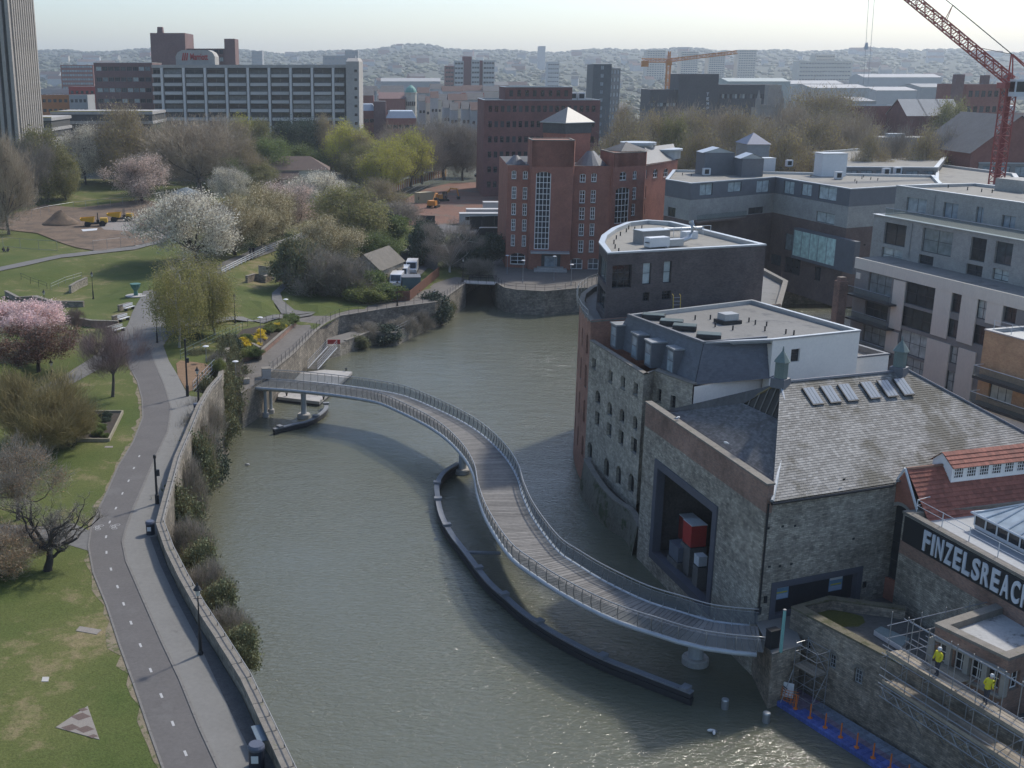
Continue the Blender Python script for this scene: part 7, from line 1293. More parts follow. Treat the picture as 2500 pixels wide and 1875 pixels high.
chm = M('church_stone', (.34, .31, .27), .9, .2, .4, .2); c0_ = W(1850, 262, 395); c1_ = W(1906, 262, 395); ch_ = thing('church_tower', 'ruined stone church tower with pinnacles rising among the brown trees', 'church', (c0_.x, 395, 5)); q = MB(); oo = [((c1_.x - c0_.x) * .3, (c1_.x - c0_.x) * .7, c0_.z - 9, c0_.z - 3, .8)]; oo = wall(q, Vector((c0_.x, 395)), Vector((c1_.x, 395)), 5, c0_.z, oo, .5); wall(q, Vector((c1_.x, 395)), Vector((c1_.x, 402)), 5, c0_.z); wall(q, Vector((c0_.x, 402)), Vector((c0_.x, 395)), 5, c0_.z); q.poly([(c0_.x, 395, c0_.z - .5), (c1_.x, 395, c0_.z - .5), (c1_.x, 402, c0_.z - .5), (c0_.x, 402, c0_.z - .5)]); q.build('wall', chm, ch_); windows(ch_, Vector((c0_.x, 395)), Vector((c1_.x, 395)), oo, 2, 3, .12, chm, glass_dk, .5)
for x_ in (c0_.x, c1_.x): MB().obox((x_, 395, 5), 1.5, 1.5, c0_.z - 2, 0).build('buttress', chm, ch_); MB().obox((x_, 395, c0_.z + 3), .9, .9, 2.6, 0, tx=.8).build('pinnacle', chm, ch_)
for k in range(8): x_ = c0_.x + (c1_.x - c0_.x) * (k + .5) / 8; MB().box(x_ - .3, x_ + .3, 394.9, 395.4, c0_.z + .002, c0_.z + 1.0).build('merlon', chm, ch_)
p = W(1893, 207, 402); MB().obox((p.x, 404, c0_.z - 5), 4.5, 4, W(1893, 207, 402).z - c0_.z + 5, 0).build('stair_turret', chm, ch_)
for (x0, x1, yt, lab) in ((1580, 1626, 122, 'leftmost pale tower block on the hazy hillside'), (1664, 1706, 125, 'second pale tower block on the hazy hillside'), (1732, 1772, 128, 'third pale tower block on the hazy hillside'), (1804, 1848, 121, 'rightmost pale tower block on the hazy hillside')): fb('hill_tower', lab, x0, x1, yt, 2100, 26, cream_far, 14, 7, ww=3.0, wh=1.6, gmat=glass_dk, cat='flats')
fb('hill_flats', 'wide low pale block of flats in the hazy distance', 1950, 2083, 148, 1900, 26, cream_far, 7, 18, ww=4, wh=2, gmat=glass_dk, cat='flats'); fb('hill_flats', 'taller pale block behind the wide distant flats', 1992, 2040, 132, 1950, 26, cream_far, 10, 8, ww=3, gmat=glass_dk, cat='flats'); fb('hill_flats', 'pale block on the hillside left of the slim dark tower', 1338, 1366, 150, 1600, 24, wht_far, 8, 5, ww=3, gmat=glass_dk, cat='flats'); fb('hill_flats', 'small white block on the skyline above the dark red office', 1316, 1332, 112, 2600, 24, wht_far, 8, 0, cat='flats')
for (x0, x1, yt, Y, mt, lab) in ((1778, 1930, 190, 900, M('stadium_green', (.33, .37, .34), .6, .1, .1, 0), 'wide pale green curved shed roof beyond the dark offices'), (1985, 2122, 206, 760, wht_far, 'long white curved warehouse roof right of the brown trees'), (2140, 2240, 212, 800, wht_far, 'white flat warehouse in the middle distance'), (2250, 2330, 204, 850, grey_far, 'grey gabled warehouse in the middle distance'), (2085, 2140, 238, 560, grey_far, 'grey gabled workshop above the red brick works'), (1100, 1160, 196, 1150, grey_far, 'long grey shed left of the red and white flats'), (930, 1075, 190, 1200, grey_far, 'long pale station roof behind the dome'), (2110, 2300, 180, 1200, wht_far, 'far white retail shed'), (2350, 2480, 250, 900, wht_far, 'white shed at the far right'), (1930, 2060, 196, 1050, wht_far, 'white industrial roof beyond the brown trees')): fb('warehouse', lab, x0, x1, yt + 8, Y, 40, mt, 1, 0, roof='gable', rh=(W(0, yt, Y).z - W(0, yt + 8, Y).z), roofm=mt)
ml = fb('brick_mill', 'tall dark red brick mill with corner chimney behind the red crane', 2362, 2462, 205, 430, 24, brick_r2, 6, 6, ww=1.5, wh=2.2, gmat=glass_dk); a_, b_ = W(2338, 181, 428), W(2358, 181, 428); MB().obox(((a_.x + b_.x) / 2, 430, 5), b_.x - a_.x, 3.2, a_.z - 5, 0).build('chimney', brick_p, ml)
for (x0, x1) in ((2404, 2420), (2462, 2478)): a_, b_ = W(x0, 183, 436), W(x1, 183, 436); MB().obox(((a_.x + b_.x) / 2, 438, W(0, 206, 436).z), b_.x - a_.x, 2.6, a_.z - W(0, 206, 436).z, 0).build('roof_stack', brick_p, ml)
for (x0, x1, yt, rh_, lab) in ((2085, 2215, 258, 0, 'long low red brick works with pale parapet'), (2215, 2262, 282, 5, 'first saw-tooth gabled brick workshop'), (2262, 2308, 282, 5, 'second saw-tooth gabled brick workshop'), (2308, 2350, 282, 5, 'third saw-tooth gabled brick workshop')): fb('brick_works', lab, x0, x1, yt, 372 + (0 if rh_ else 20), 16, dred_brick, 2, 5 if rh_ else 8, roof='gable' if rh_ else 'flat', rh=rh_ or 1, roofm=grey_far if rh_ else None, cop=None if rh_ else zinc_l, gmat=glass_bl)
g_ = fb('gabled_brick_hall', 'large plain brick gable behind the red crane mast', 2372, 2590, 372, 262, 26, brick_r2, 1, 0, z0=4); a_, b_, cz = W(2372, 372, 262), W(2590, 372, 262), W(2480, 283, 262); q = MB(); q.poly([(a_.x, 262, a_.z), (b_.x, 262, a_.z), ((a_.x + b_.x) / 2, 262, cz.z)]); q.build('gable', brick_r2, g_); q = MB(); q.quad((a_.x - .5, 261.6, a_.z - .2), ((a_.x + b_.x) / 2, 261.6, cz.z + .15), ((a_.x + b_.x) / 2, 290, cz.z + .15), (a_.x - .5, 290, a_.z - .2)); q.quad(((a_.x + b_.x) / 2, 261.6, cz.z + .15), (b_.x + .5, 261.6, a_.z - .2), (b_.x + .5, 290, a_.z - .2), ((a_.x + b_.x) / 2, 290, cz.z + .15)); q.build('roof', slate_dk, g_)
fb('blue_roof_pavilion', 'small pavilion with blue hipped roof behind the long office roof', 1826, 1880, 352, 262, 9, grey_far, 2, 3, z0=4, roof='hip', rh=2.4, roofm=M('blue_slate', (.10, .13, .20), .6, .15, .5, .1), cat='pavilion')
# ------------------------------------------------------------------ cranes
def lattice(root, a, b, w, n, r, mat, name='lattice', up=Vector((0, 0, 1)), tri=False):
 a, b = Vector(a), Vector(b); d = (b - a).normalized(); s = d.cross(up).normalized() if abs(d.dot(up)) < .95 else Vector((1, 0, 0)); t = s.cross(d); C = [s * w / 2 + t * w / 2, -s * w / 2 + t * w / 2, -s * w / 2 - t * w / 2, s * w / 2 - t * w / 2]
 if tri: C = [t * w * .6, -s * w / 2 - t * w * .3, s * w / 2 - t * w * .3]
 for c in C: MB().tube((a + c, b + c), r, 5).build('chord', mat, root)
 q = MB(); L = (b - a)
 for i in range(n):
  p0_, p1_ = a + L * (i / n), a + L * ((i + 1) / n)
  for k in range(len(C)):
   c, e_ = C[k], C[(k + 1) % len(C)]; q.tube((p0_ + (c if i % 2 else e_), p1_ + (e_ if i % 2 else c)), r * .6, 4); q.tube((p0_ + c, p0_ + e_), r * .5, 4)
 q.build(name, mat, root)
cred = M('crane_red', (.36, .085, .07), .55, .15, .8, .05); YC = 215.0
mb0 = W(2437, 392, YC); mt0 = W(2470, 205, YC); mx = (W(2452, 300, YC).x); zt_m = W(2462, 215, YC).z
cr = thing('red_crane', 'tall red luffing tower crane with white cab at the upper right', 'crane', (mx, YC, 4.2)); lattice(cr, (mx, YC, 4.2), (mx, YC, zt_m), 1.9, 24, .14, cred, 'mast_bracing'); MB().box(mx - .35, mx + .35, YC - .35, YC + .35, 4.2, zt_m).build('mast_core', M('crane_red_dark', (.25, .045, .04), .6, .15, .8, .05), cr)
MB().box(mx - 1.6, mx + 1.6, YC - 1.5, YC + 1.5, zt_m, zt_m + 1.0).build('slew_ring', cred, cr); p = W(2468, 240, YC - 2); cb_ = MB().box(p.x - .2, p.x + 2.4, YC - 3.4, YC - 1.2, zt_m - 1.4, zt_m + 1.6).build('cab', white_metal, cr)
MB().quad((p.x + .0, YC - 3.42, zt_m - .6), (p.x + 2.2, YC - 3.42, zt_m - .6), (p.x + 2.2, YC - 3.42, zt_m + 1.2), (p.x + .0, YC - 3.42, zt_m + 1.2)).build('cab_window', glass_dk, cb_); MB().quad((p.x - .22, YC - 1.4, zt_m - .6), (p.x - .22, YC - 3.2, zt_m - .6), (p.x - .22, YC - 3.2, zt_m + 1.2), (p.x - .22, YC - 1.4, zt_m + 1.2)).build('cab_window', glass_dk, cb_)
jr = Vector((mx, YC, zt_m + 1.4)); jt = W(2195, -30, YC); jt = Vector((jt.x, YC, jt.z)); lattice(cr, jr, jt, 1.5, 26, .12, cred, 'jib_bracing'); af = W(2471, 132, YC); af = Vector((af.x, YC, af.z)); bkp = Vector((mx + 6, YC, zt_m + 1.2))
for s in (-.8, .8): MB().tube((jr + Vector((0, s, 0)), af + Vector((0, s * .3, 0))), .13, 5).build('frame_leg', cred, cr); MB().tube((bkp + Vector((0, s, 0)), af + Vector((0, s * .3, 0))), .13, 5).build('frame_leg', cred, cr); MB().tube((jr + Vector((0, s, 0)), bkp + Vector((0, s, 0))), .14, 5).build('counter_jib', cred, cr)
tie = W(2326, 12, YC); tie = Vector((tie.x, YC, tie.z)); jm = jr.lerp(jt, .60); MB().tube((af, tie), .09, 5).build('pendant', metal_dk, cr); MB().tube((tie, W(2285, -20, YC)), .07, 5).build('pendant', metal_dk, cr)
for s in (-.5, .5): MB().tube((tie, jm + Vector((0, s, .5))), .07, 5).build('king_post', cred, cr)
MB().tube((af, jr.lerp(jt, .38)), .06, 5).build('luffing_rope', metal_dk, cr); MB().box(bkp.x - 1, bkp.x + 2.5, YC - 1.2, YC + 1.2, zt_m + .2, zt_m + 2.2).build('counterweight', conc_dark, cr)
for dx in (0, 14): a_ = W(2122 + dx, -20, YC); b_ = W(2108 + dx * .8, 205, YC); MB().tube((a_, b_), .035, 4).build('hoist_rope', M('rope_grey', (.3, .31, .32), .7, .1, 1, 0), cr)
b_ = W(2115, 112, YC); MB().obox((b_.x, YC, b_.z - .6), .6, .5, 1.2, 0, tx=.4).build('hook_block', white_metal, cr)
yo = M('crane_orange', (.55, .20, .03), .55, .12, .3, .03); YO = 720.0; mo = W(1633, 150, YO); oc = thing('orange_crane', 'distant orange tower crane with level jib', 'crane', (mo.x, YO, 4)); lattice(oc, (mo.x, YO, 4), (mo.x, YO, mo.z), 2.2, 20, .3, yo, 'mast_bracing'); e0, e1 = W(1567, 144, YO), W(1800, 128, YO); j0 = Vector((mo.x, YO, mo.z + 1)); lattice(oc, (mo.x, YO, mo.z + .5), (e1.x, YO, W(1800, 128, YO).z), 2.0, 22, .24, yo, 'jib_bracing', tri=True); lattice(oc, (mo.x, YO, mo.z + .5), (e0.x, YO, mo.z + .8), 2.0, 6, .26, yo, 'counter_jib'); MB().box(e0.x, e0.x + 4, YO - 1.5, YO + 1.5, mo.z - 3, mo.z + .5).build('counterweight', yo, oc); MB().box(mo.x - 1.6, mo.x + 1.6, YO - 1.6, YO + 1.6, mo.z - 2.2, mo.z + .5).build('slew_ring', yo, oc); lattice(oc, (mo.x, YO, mo.z + .5), (mo.x, YO, mo.z + 6), 1.2, 3, .22, yo, 'apex')
# ------------------------------------------------------------------ hillside: woods as one mass, houses one by one
rs = np.random.RandomState(5); hv = MB()
n_t = 9500; ang = np.where(rs.rand(n_t) < .8, rs.uniform(-.38, .60, n_t), rs.uniform(-.75, 1.0, n_t)); yy = 620 * (5000 / 620.) ** (rs.rand(n_t) ** .8); xx = ang * yy; hh = hill(xx, yy)
def blob(m, x, y, z, r, h, col):
 k = 5; a0_ = rs.rand() * 6; b_ = []
 for lv, (rr, zz2) in enumerate(((.7, 0.05), (1.0, .45), (.55, .85))):
  b_ += [(x + r * rr * rs.uniform(.8, 1.2) * math.cos(a0_ + 6.283 * i / k + lv), y + r * rr * math.sin(a0_ + 6.283 * i / k + lv), z + h * zz2 * rs.uniform(.85, 1.15)) for i in range(k)]
 b_.append((x, y, z + h)); fs = []
 for lv in range(2):
  for i in range(k): fs.append((lv * k + i, lv * k + (i + 1) % k, (lv + 1) * k + (i + 1) % k, (lv + 1) * k + i))
 for i in range(k): fs.append((2 * k + i, 2 * k + (i + 1) % k, 3 * k))
 m.add(b_, fs, col)
for i in range(n_t):
 s_ = rs.uniform(2.6, 5.5) * (1 + yy[i] / 9000); blob(hv, xx[i], yy[i], hh[i] - 1, s_ * 1.5, s_ * 1.15, rs.rand())
wd_ = hv.build('hillside_woods', MLEAF('far_woods', (.05, .055, .033), .55, 0, 0), kind='stuff'); tag(wd_, 'hazy mass of trees covering the far city and hills', 'trees')
hw_ = [MB(), MB()]; house_cols = [wht_far, cream_far, brick_r2, grey_far]
def house_meshes(w, d, h, wm_, rm_):
 b = MB(); b.box(-w / 2, w / 2, -d / 2, d / 2, -3, h); b.poly([(-w / 2, d / 2, h), (-w / 2, -d / 2, h), (-w / 2, 0, h + d * .42)]); b.poly([(w / 2, -d / 2, h), (w / 2, d / 2, h), (w / 2, 0, h + d * .42)]); r = MB(); r.quad((-w / 2 - .3, -d / 2 - .3, h - .15), (w / 2 + .3, -d / 2 - .3, h - .15), (w / 2 + .3, 0, h + d * .43), (-w / 2 - .3, 0, h + d * .43)); r.quad((w / 2 + .3, d / 2 + .3, h - .15), (-w / 2 - .3, d / 2 + .3, h - .15), (-w / 2 - .3, 0, h + d * .43), (w / 2 + .3, 0, h + d * .43))
 return b.mesh('wall', wm_), r.mesh('roof', rm_)
HM = [house_meshes(w, 9, 6.2, wm_, rm_) for w, wm_, rm_ in ((9, wht_far, slate_dk), (14, cream_far, M('roof_brown_far', (.13, .08, .065))), (22, brick_r2, slate_dk), (30, wht_far, M('roof_brown_far', (.13, .08, .065))), (18, grey_far, slate_dk))]
for i in range(290):
 a_ = rs.uniform(-.40, .64); y = 640 * (3500 / 640.) ** (rs.rand() ** .75); x = a_ * y; z = float(hill(np.array([x]), np.array([y]))[0]); t_ = HM[rs.randint(5)]
 near = y < 1300; r = thing('hillside_house', ('pitched-roof house on the low ground beyond the city centre' if near else 'small pitched-roof house among trees on the hazy hillside'), 'house', (x, y, z + (1.5 if near else 3)), rs.uniform(-.5, .5), 'houses below the hills' if near else 'houses on the distant hillside'); s_ = 1.0 + y / 9000; r.scale = (s_, s_, s_)
 shared('wall', t_[0], (0, 0, 0), 0, r); shared('roof', t_[1], (0, 0, 0), 0, r)
# ------------------------------------------------------------------ trees and planting
def np_mesh(name, V, F, col, mat):
 me = bpy.data.meshes.new(name); n, k = F.shape
 me.vertices.add(len(V)); me.vertices.foreach_set('co', V.astype(np.float32).ravel()); me.loops.add(n * k); me.loops.foreach_set('vertex_index', F.astype(np.int32).ravel()); me.polygons.add(n); me.polygons.foreach_set('loop_start', np.arange(0, n * k, k, dtype=np.int32)); me.update(calc_edges=True)
 at = me.attributes.new('v', 'FLOAT', 'FACE'); at.data.foreach_set('value', col.astype(np.float32)); me.materials.append(mat); return me
def unit(a): return a / np.maximum(1e-6, np.linalg.norm(a, axis=1))[:, None]
def leaves(rs, P, size, flat=0.3, jit=1.0):
 n = len(P); d = unit(rs.normal(size=(n, 3))); e = unit(np.cross(d, rs.normal(size=(n, 3)))); s = size * rs.uniform(.6, 1.3, n)[:, None]
 V = np.stack([P - d * s * .5, P + e * s * .32, P + d * s * .5, P - e * s * .32], 1).reshape(-1, 3); return V, np.arange(4 * n).reshape(n, 4)
def twigs(rs, P, D, L, w):
 n = len(P); d = unit(D); e = unit(np.cross(d, rs.normal(size=(n, 3)))); l = L * rs.uniform(.5, 1.3, n)[:, None]
 V = np.stack([P - e * w, P + e * w, P + d * l + e * w * .3, P + d * l - e * w * .3], 1).reshape(-1, 3); return V, np.arange(4 * n).reshape(n, 4)
def limb(m, a, b, r0, r1, rs, bend=.12, n=5, sides=5):
 a, b = Vector(a), Vector(b); L = (b - a).length; pts = []; k = Vector(rs.normal(size=3)) * L * bend
 for i in range(n + 1): t = i / n; p = a.lerp(b, t) + k * math.sin(math.pi * t) + Vector((0, 0, L * .08 * math.sin(math.pi * t))); pts.append(p)
 m.tube(pts, [r0 + (r1 - r0) * (i / n) ** .8 for i in range(n + 1)], sides, cap=False); return pts
PROTO = {}
def proto(key, seed, H=10., trunk=.22, rx=.42, z0=.2, K=34, cr=.13, tw=0, tl=.9, twd=.02, lf=0, ls=.35, bark=None, lmat=None, tmat=None, flatb=False, weep=0, up=.5, stems=1, tr=.022, shell=.5, dome=False):
 """a tree H metres tall: limbs run to K clumps spread through the crown; twigs and leaves grow round the clumps"""
 rs = np.random.RandomState(seed); m = MB(); cz = (1 + z0) / 2; rz = (1 - z0) / 2
 C = []
 while len(C) < K:
  p = rs.uniform(-1, 1, 3); q = np.linalg.norm(p)
  if q > 1 or q < shell * rs.rand(): continue
  if dome and p[2] < -.25: continue
  C.append((p[0] * rx * H, p[1] * rx * H, (cz + p[2] * rz) * H))
 C = np.array(C)
 C[:, :2] *= (1 + .22 * np.sin(3 * np.arctan2(C[:, 1], C[:, 0]) + seed))[:, None]
 th = trunk * H; R0 = tr * H; pts = []
 for s in range(stems):
  off = Vector((0, 0, 0)) if stems == 1 else Vector((math.cos(s * 6.28 / stems), math.sin(s * 6.28 / stems), 0)) * H * .03
  top = off * 3 + Vector((rs.uniform(-.03, .03) * H, rs.uniform(-.03, .03) * H, th)); limb(m, off, top, R0 * 1.25 / stems ** .5, R0 * .8 / stems ** .5, rs, .04, 4, 7)
  idx = [i for i in range(K) if i % stems == s]; main = idx[:max(3, len(idx) // 5)]; ends = []
  for i in main: pl = limb(m, top, Vector(C[i]) * .97 + top * .03, R0 * .55 / stems ** .5, R0 * .1, rs); ends += pl[1:5]
  for i in idx[len(main):]:
   c = Vector(C[i]); a = min(ends, key=lambda e: (e - c).length + max(0, e.z - c.z) * .8); limb(m, a, c, R0 * .22, R0 * .05, rs, .1, 4, 4)
 me_t = m.mesh('trunk', bark, smooth=True); Vs = []; Fs = []; cs_ = []; n0 = 0
 def put(V, F, c):
  nonlocal n0
  Vs.append(V); Fs.append(F + n0); cs_.append(c); n0 += len(V)
 base = np.array([0, 0, th * .8])
 clv = rs.uniform(-.22, .22, K)
 meshes = [('trunk', me_t)]
 if tw:
  P = np.repeat(C, tw, 0) + rs.normal(size=(K * tw, 3)) * cr * H * .62; D = unit(P - base) * .8 + rs.normal(size=P.shape) * .55 + np.array([0, 0, up]); V, F = twigs(rs, P, D, tl, twd); put(V, F, np.clip(.5 + np.repeat(clv, tw) + rs.uniform(-.3, .3, K * tw), 0, 1))
 if tw and tmat is not None and lf:
  meshes.append(('twigs', np_mesh('twigs', np.concatenate(Vs), np.concatenate(Fs), np.concatenate(cs_), tmat))); Vs, Fs, cs_, n0 = [], [], [], 0
 if lf:
  if weep:
   P0_ = np.repeat(C, lf // weep, 0) + rs.normal(size=(K * (lf // weep), 3)) * cr * H * .7; n = len(P0_); st = np.repeat(P0_, weep, 0); k = np.tile(np.arange(weep), n)[:, None]; ln = np.repeat(rs.uniform(.5, 1.25, n), weep)[:, None]
   P = st + np.concatenate([rs.normal(size=(n * weep, 2)) * .10, -k * ln * .30], 1); P = P[P[:, 2] > H * .06]; V, F = leaves(rs, P, ls); put(V, F, np.clip(.5 + rs.uniform(-.45, .45, len(P)), 0, 1))
  else:
   P = np.repeat(C, lf, 0) + rs.normal(size=(K * lf, 3)) * cr * H * .6; P = P[P[:, 2] > H * .03]; V, F = leaves(rs, P, ls); cc = .5 + np.repeat(clv, lf)[:len(P)] + rs.uniform(-.3, .3, len(P)); put(V, F, np.clip(cc, 0, 1))
 meshes.append(('crown', np_mesh('crown', np.concatenate(Vs), np.concatenate(Fs), np.concatenate(cs_), lmat or tmat)))
 PROTO[key] = (meshes, H, rx * 2 * H)
bark = M('bark_grey', (.10, .085, .07), .95, .25, 3, .5); bark_p = M('bark_pale', (.36, .34, .30), .9, .25, 3, .3, spots=((.08, .07, .06), 4, .6)); bark_d = M('bark_dark', (.05, .042, .036), .95, .25, 3, .5)
tw_br = MLEAF('twig_brown', (.20, .165, .12), .4, .1); tw_gr = MLEAF('twig_grey', (.165, .146, .118), .4, .1); tw_ol = MLEAF('twig_olive', (.15, .125, .06), .4, .2)
l_ol = MLEAF('leaf_olive', (.145, .14, .055), .45); l_gr = MLEAF('leaf_green', (.085, .11, .036), .45); l_yg = MLEAF('leaf_yellowgreen', (.25, .24, .045), .4); l_dk = MLEAF('leaf_evergreen', (.04, .055, .036), .45, .15); l_wh = MLEAF('blossom_white', (.50, .43, .355), .25, .3, .04); l_pw = MLEAF('blossom_pinkwhite', (.44, .35, .30), .3, .3, .05); l_cr = MLEAF('blossom_cream', (.34, .30, .20), .35, .3, .06); l_pk = MLEAF('blossom_pink', (.47, .35, .335), .35, .3, .0); l_co = MLEAF('leaf_copper', (.085, .045, .032), .4, .25); l_bi = MLEAF('leaf_birch', (.155, .145, .05), .4, .35); l_iv = MLEAF('leaf_ivy', (.088, .096, .05), .5, .15); l_yl = MLEAF('flower_yellow', (.48, .36, .03), .3, .2, 0); l_or = MLEAF('twig_orange', (.17, .11, .06), .45, .15); l_bd = MLEAF('leaf_bud', (.20, .165, .07), .4, .3)
proto('bare', 3, 18, .2, .46, .14, 80, .115, 300, 1.3, .036, bark=bark, tmat=tw_br)
proto('bare2', 8, 18, .22, .40, .14, 72, .115, 280, 1.3, .034, bark=bark, tmat=tw_gr)
proto('bud', 5, 16, .18, .46, .12, 80, .12, 200, 1.1, .032, 230, .3, bark=bark, lmat=l_bd, tmat=tw_br)
proto('olive', 12, 15, .18, .44, .1, 64, .12, 70, .9, .03, 360, .36, bark=bark, lmat=l_ol, tmat=tw_br)
proto('green', 14, 13, .16, .46, .08, 60, .13, 30, .8, .02, 380, .34, bark=bark, lmat=l_gr, tmat=tw_gr)
proto('yellow', 17, 13, .18, .42, .14, 56, .12, 80, .8, .03, 320, .32, bark=bark, lmat=l_yg, tmat=tw_br)
proto('pine', 21, 15, .2, .34, .1, 60, .12, 20, .7, .02, 420, .4, bark=bark_d, lmat=l_dk, tmat=tw_gr, shell=.2)
proto('cherry', 23, 9, .16, .50, .14, 70, .10, 90, .9, .02, 330, .19, bark=bark_d, lmat=l_wh, tmat=tw_gr, up=.9)
proto('cherry2', 29, 9, .18, .46, .16, 60, .11, 110, .9, .02, 300, .19, bark=bark_d, lmat=l_cr, tmat=tw_ol, up=.9)
proto('cherry_pink', 31, 9, .18, .48, .14, 62, .11, 100, .9, .02, 310, .19, bark=bark_d, lmat=l_pw, tmat=tw_gr, up=.7)
proto('birch', 37, 11, .5, .30, .22, 44, .08, 20, .8, .012, 350, .17, bark=bark_p, lmat=l_bi, tmat=tw_br, weep=10, tr=.012)
proto('copper', 41, 7, .28, .56, .30, 60, .10, 60, .6, .012, 300, .17, bark=bark_d, lmat=l_co, tmat=tw_gr)
proto('pinkdome', 43, 6, .3, .66, .45, 70, .10, 30, .5, .012, 420, .17, bark=bark_d, lmat=l_pk, tmat=tw_gr, dome=True)
proto('smallbare', 47, 7, .34, .42, .34, 50, .085, 190, .8, .009, bark=bark, tmat=MLEAF('twig_mauve', (.13, .095, .085), .35, .1), up=.8, tr=.02)
proto('shrubbare', 53, 5, .08, .55, .04, 60, .11, 330, .75, .010, bark=bark, tmat=tw_ol, stems=5, tr=.02, up=.8)
proto('shruborange', 59, 5, .1, .5, .04, 54, .12, 150, .6, .01, 200, .12, bark=bark, lmat=l_or, tmat=tw_br, stems=4, tr=.02)
proto('brownleaf', 61, 7, .3, .5, .32, 56, .1, 150, .7, .011, 120, .12, bark=bark, lmat=l_or, tmat=tw_gr, tr=.022)
proto('whitebirch', 67, 12, .12, .40, .12, 60, .075, 170, 1.3, .011, bark=bark_p, tmat=MLEAF('twig_pale', (.17, .145, .12), .35, .1), up=1.1, tr=.016)
proto('bush', 71, 3, .06, .55, .0, 40, .16, 10, .4, .015, 380, .2, bark=bark, lmat=l_gr, tmat=tw_gr, stems=3, tr=.02)
proto('bushdark', 73, 3, .06, .52, .0, 40, .16, 10, .4, .015, 380, .2, bark=bark, lmat=l_dk, tmat=tw_gr, stems=3, tr=.02)
proto('bushivy', 79, 3, .06, .55, .0, 40, .17, 60, .5, .012, 300, .17, bark=bark, lmat=l_iv, tmat=tw_ol, stems=3, tr=.02)
proto('bushbare', 83, 4, .06, .55, .0, 46, .14, 260, .7, .011, 60, .13, bark=bark, lmat=l_iv, tmat=tw_gr, stems=4, tr=.02)
proto('bushyellow', 89, 1.2, .06, .6, .0, 26, .17, 10, .3, .012, 160, .1, bark=bark, lmat=l_yl, tmat=tw_ol, stems=3, tr=.02)
proto('bushpale', 97, 3, .06, .55, .0, 40, .17, 30, .4, .012, 330, .17, bark=bark, lmat=MLEAF('leaf_pale', (.12, .135, .04), .4), tmat=tw_gr, stems=3, tr=.02)
trs = random.Random(3)
def plant(kind, label, base, h, w, name='tree', cat='tree', group=None):
 """h, w: height and crown width in metres"""
 meshes, H, Wd = PROTO[kind]; r = thing(name, label, cat, base, trs.uniform(0, 6.28), group); sz = h / H; sxy = w / Wd; r.scale = (sxy, sxy, sz)
 for nm, me in meshes: shared(nm, me, (0, 0, 0), 0, r)
 return r
def tree(kind, label, bx, by, ty, wpx, name=None, cat='tree', ground=True, zb=None, group=None):
 """tree whose foot is seen at (bx, by), whose top reaches row ty and whose crown spans wpx"""
 b = T(bx, by) if zb is None else G(bx, by, zb); h = max(.5, ztop(b, ty) - b.z); dist = b.y * _c + (CAM_Z - b.z) * _s
 return plant(kind, label, (b.x, b.y, b.z - .05), h * .95, wpx * 1.08 * dist / F_PX, name or {'tree': 'tree', 'shrub': 'shrub', 'bush': 'bush'}.get(cat, 'tree'), cat, group)
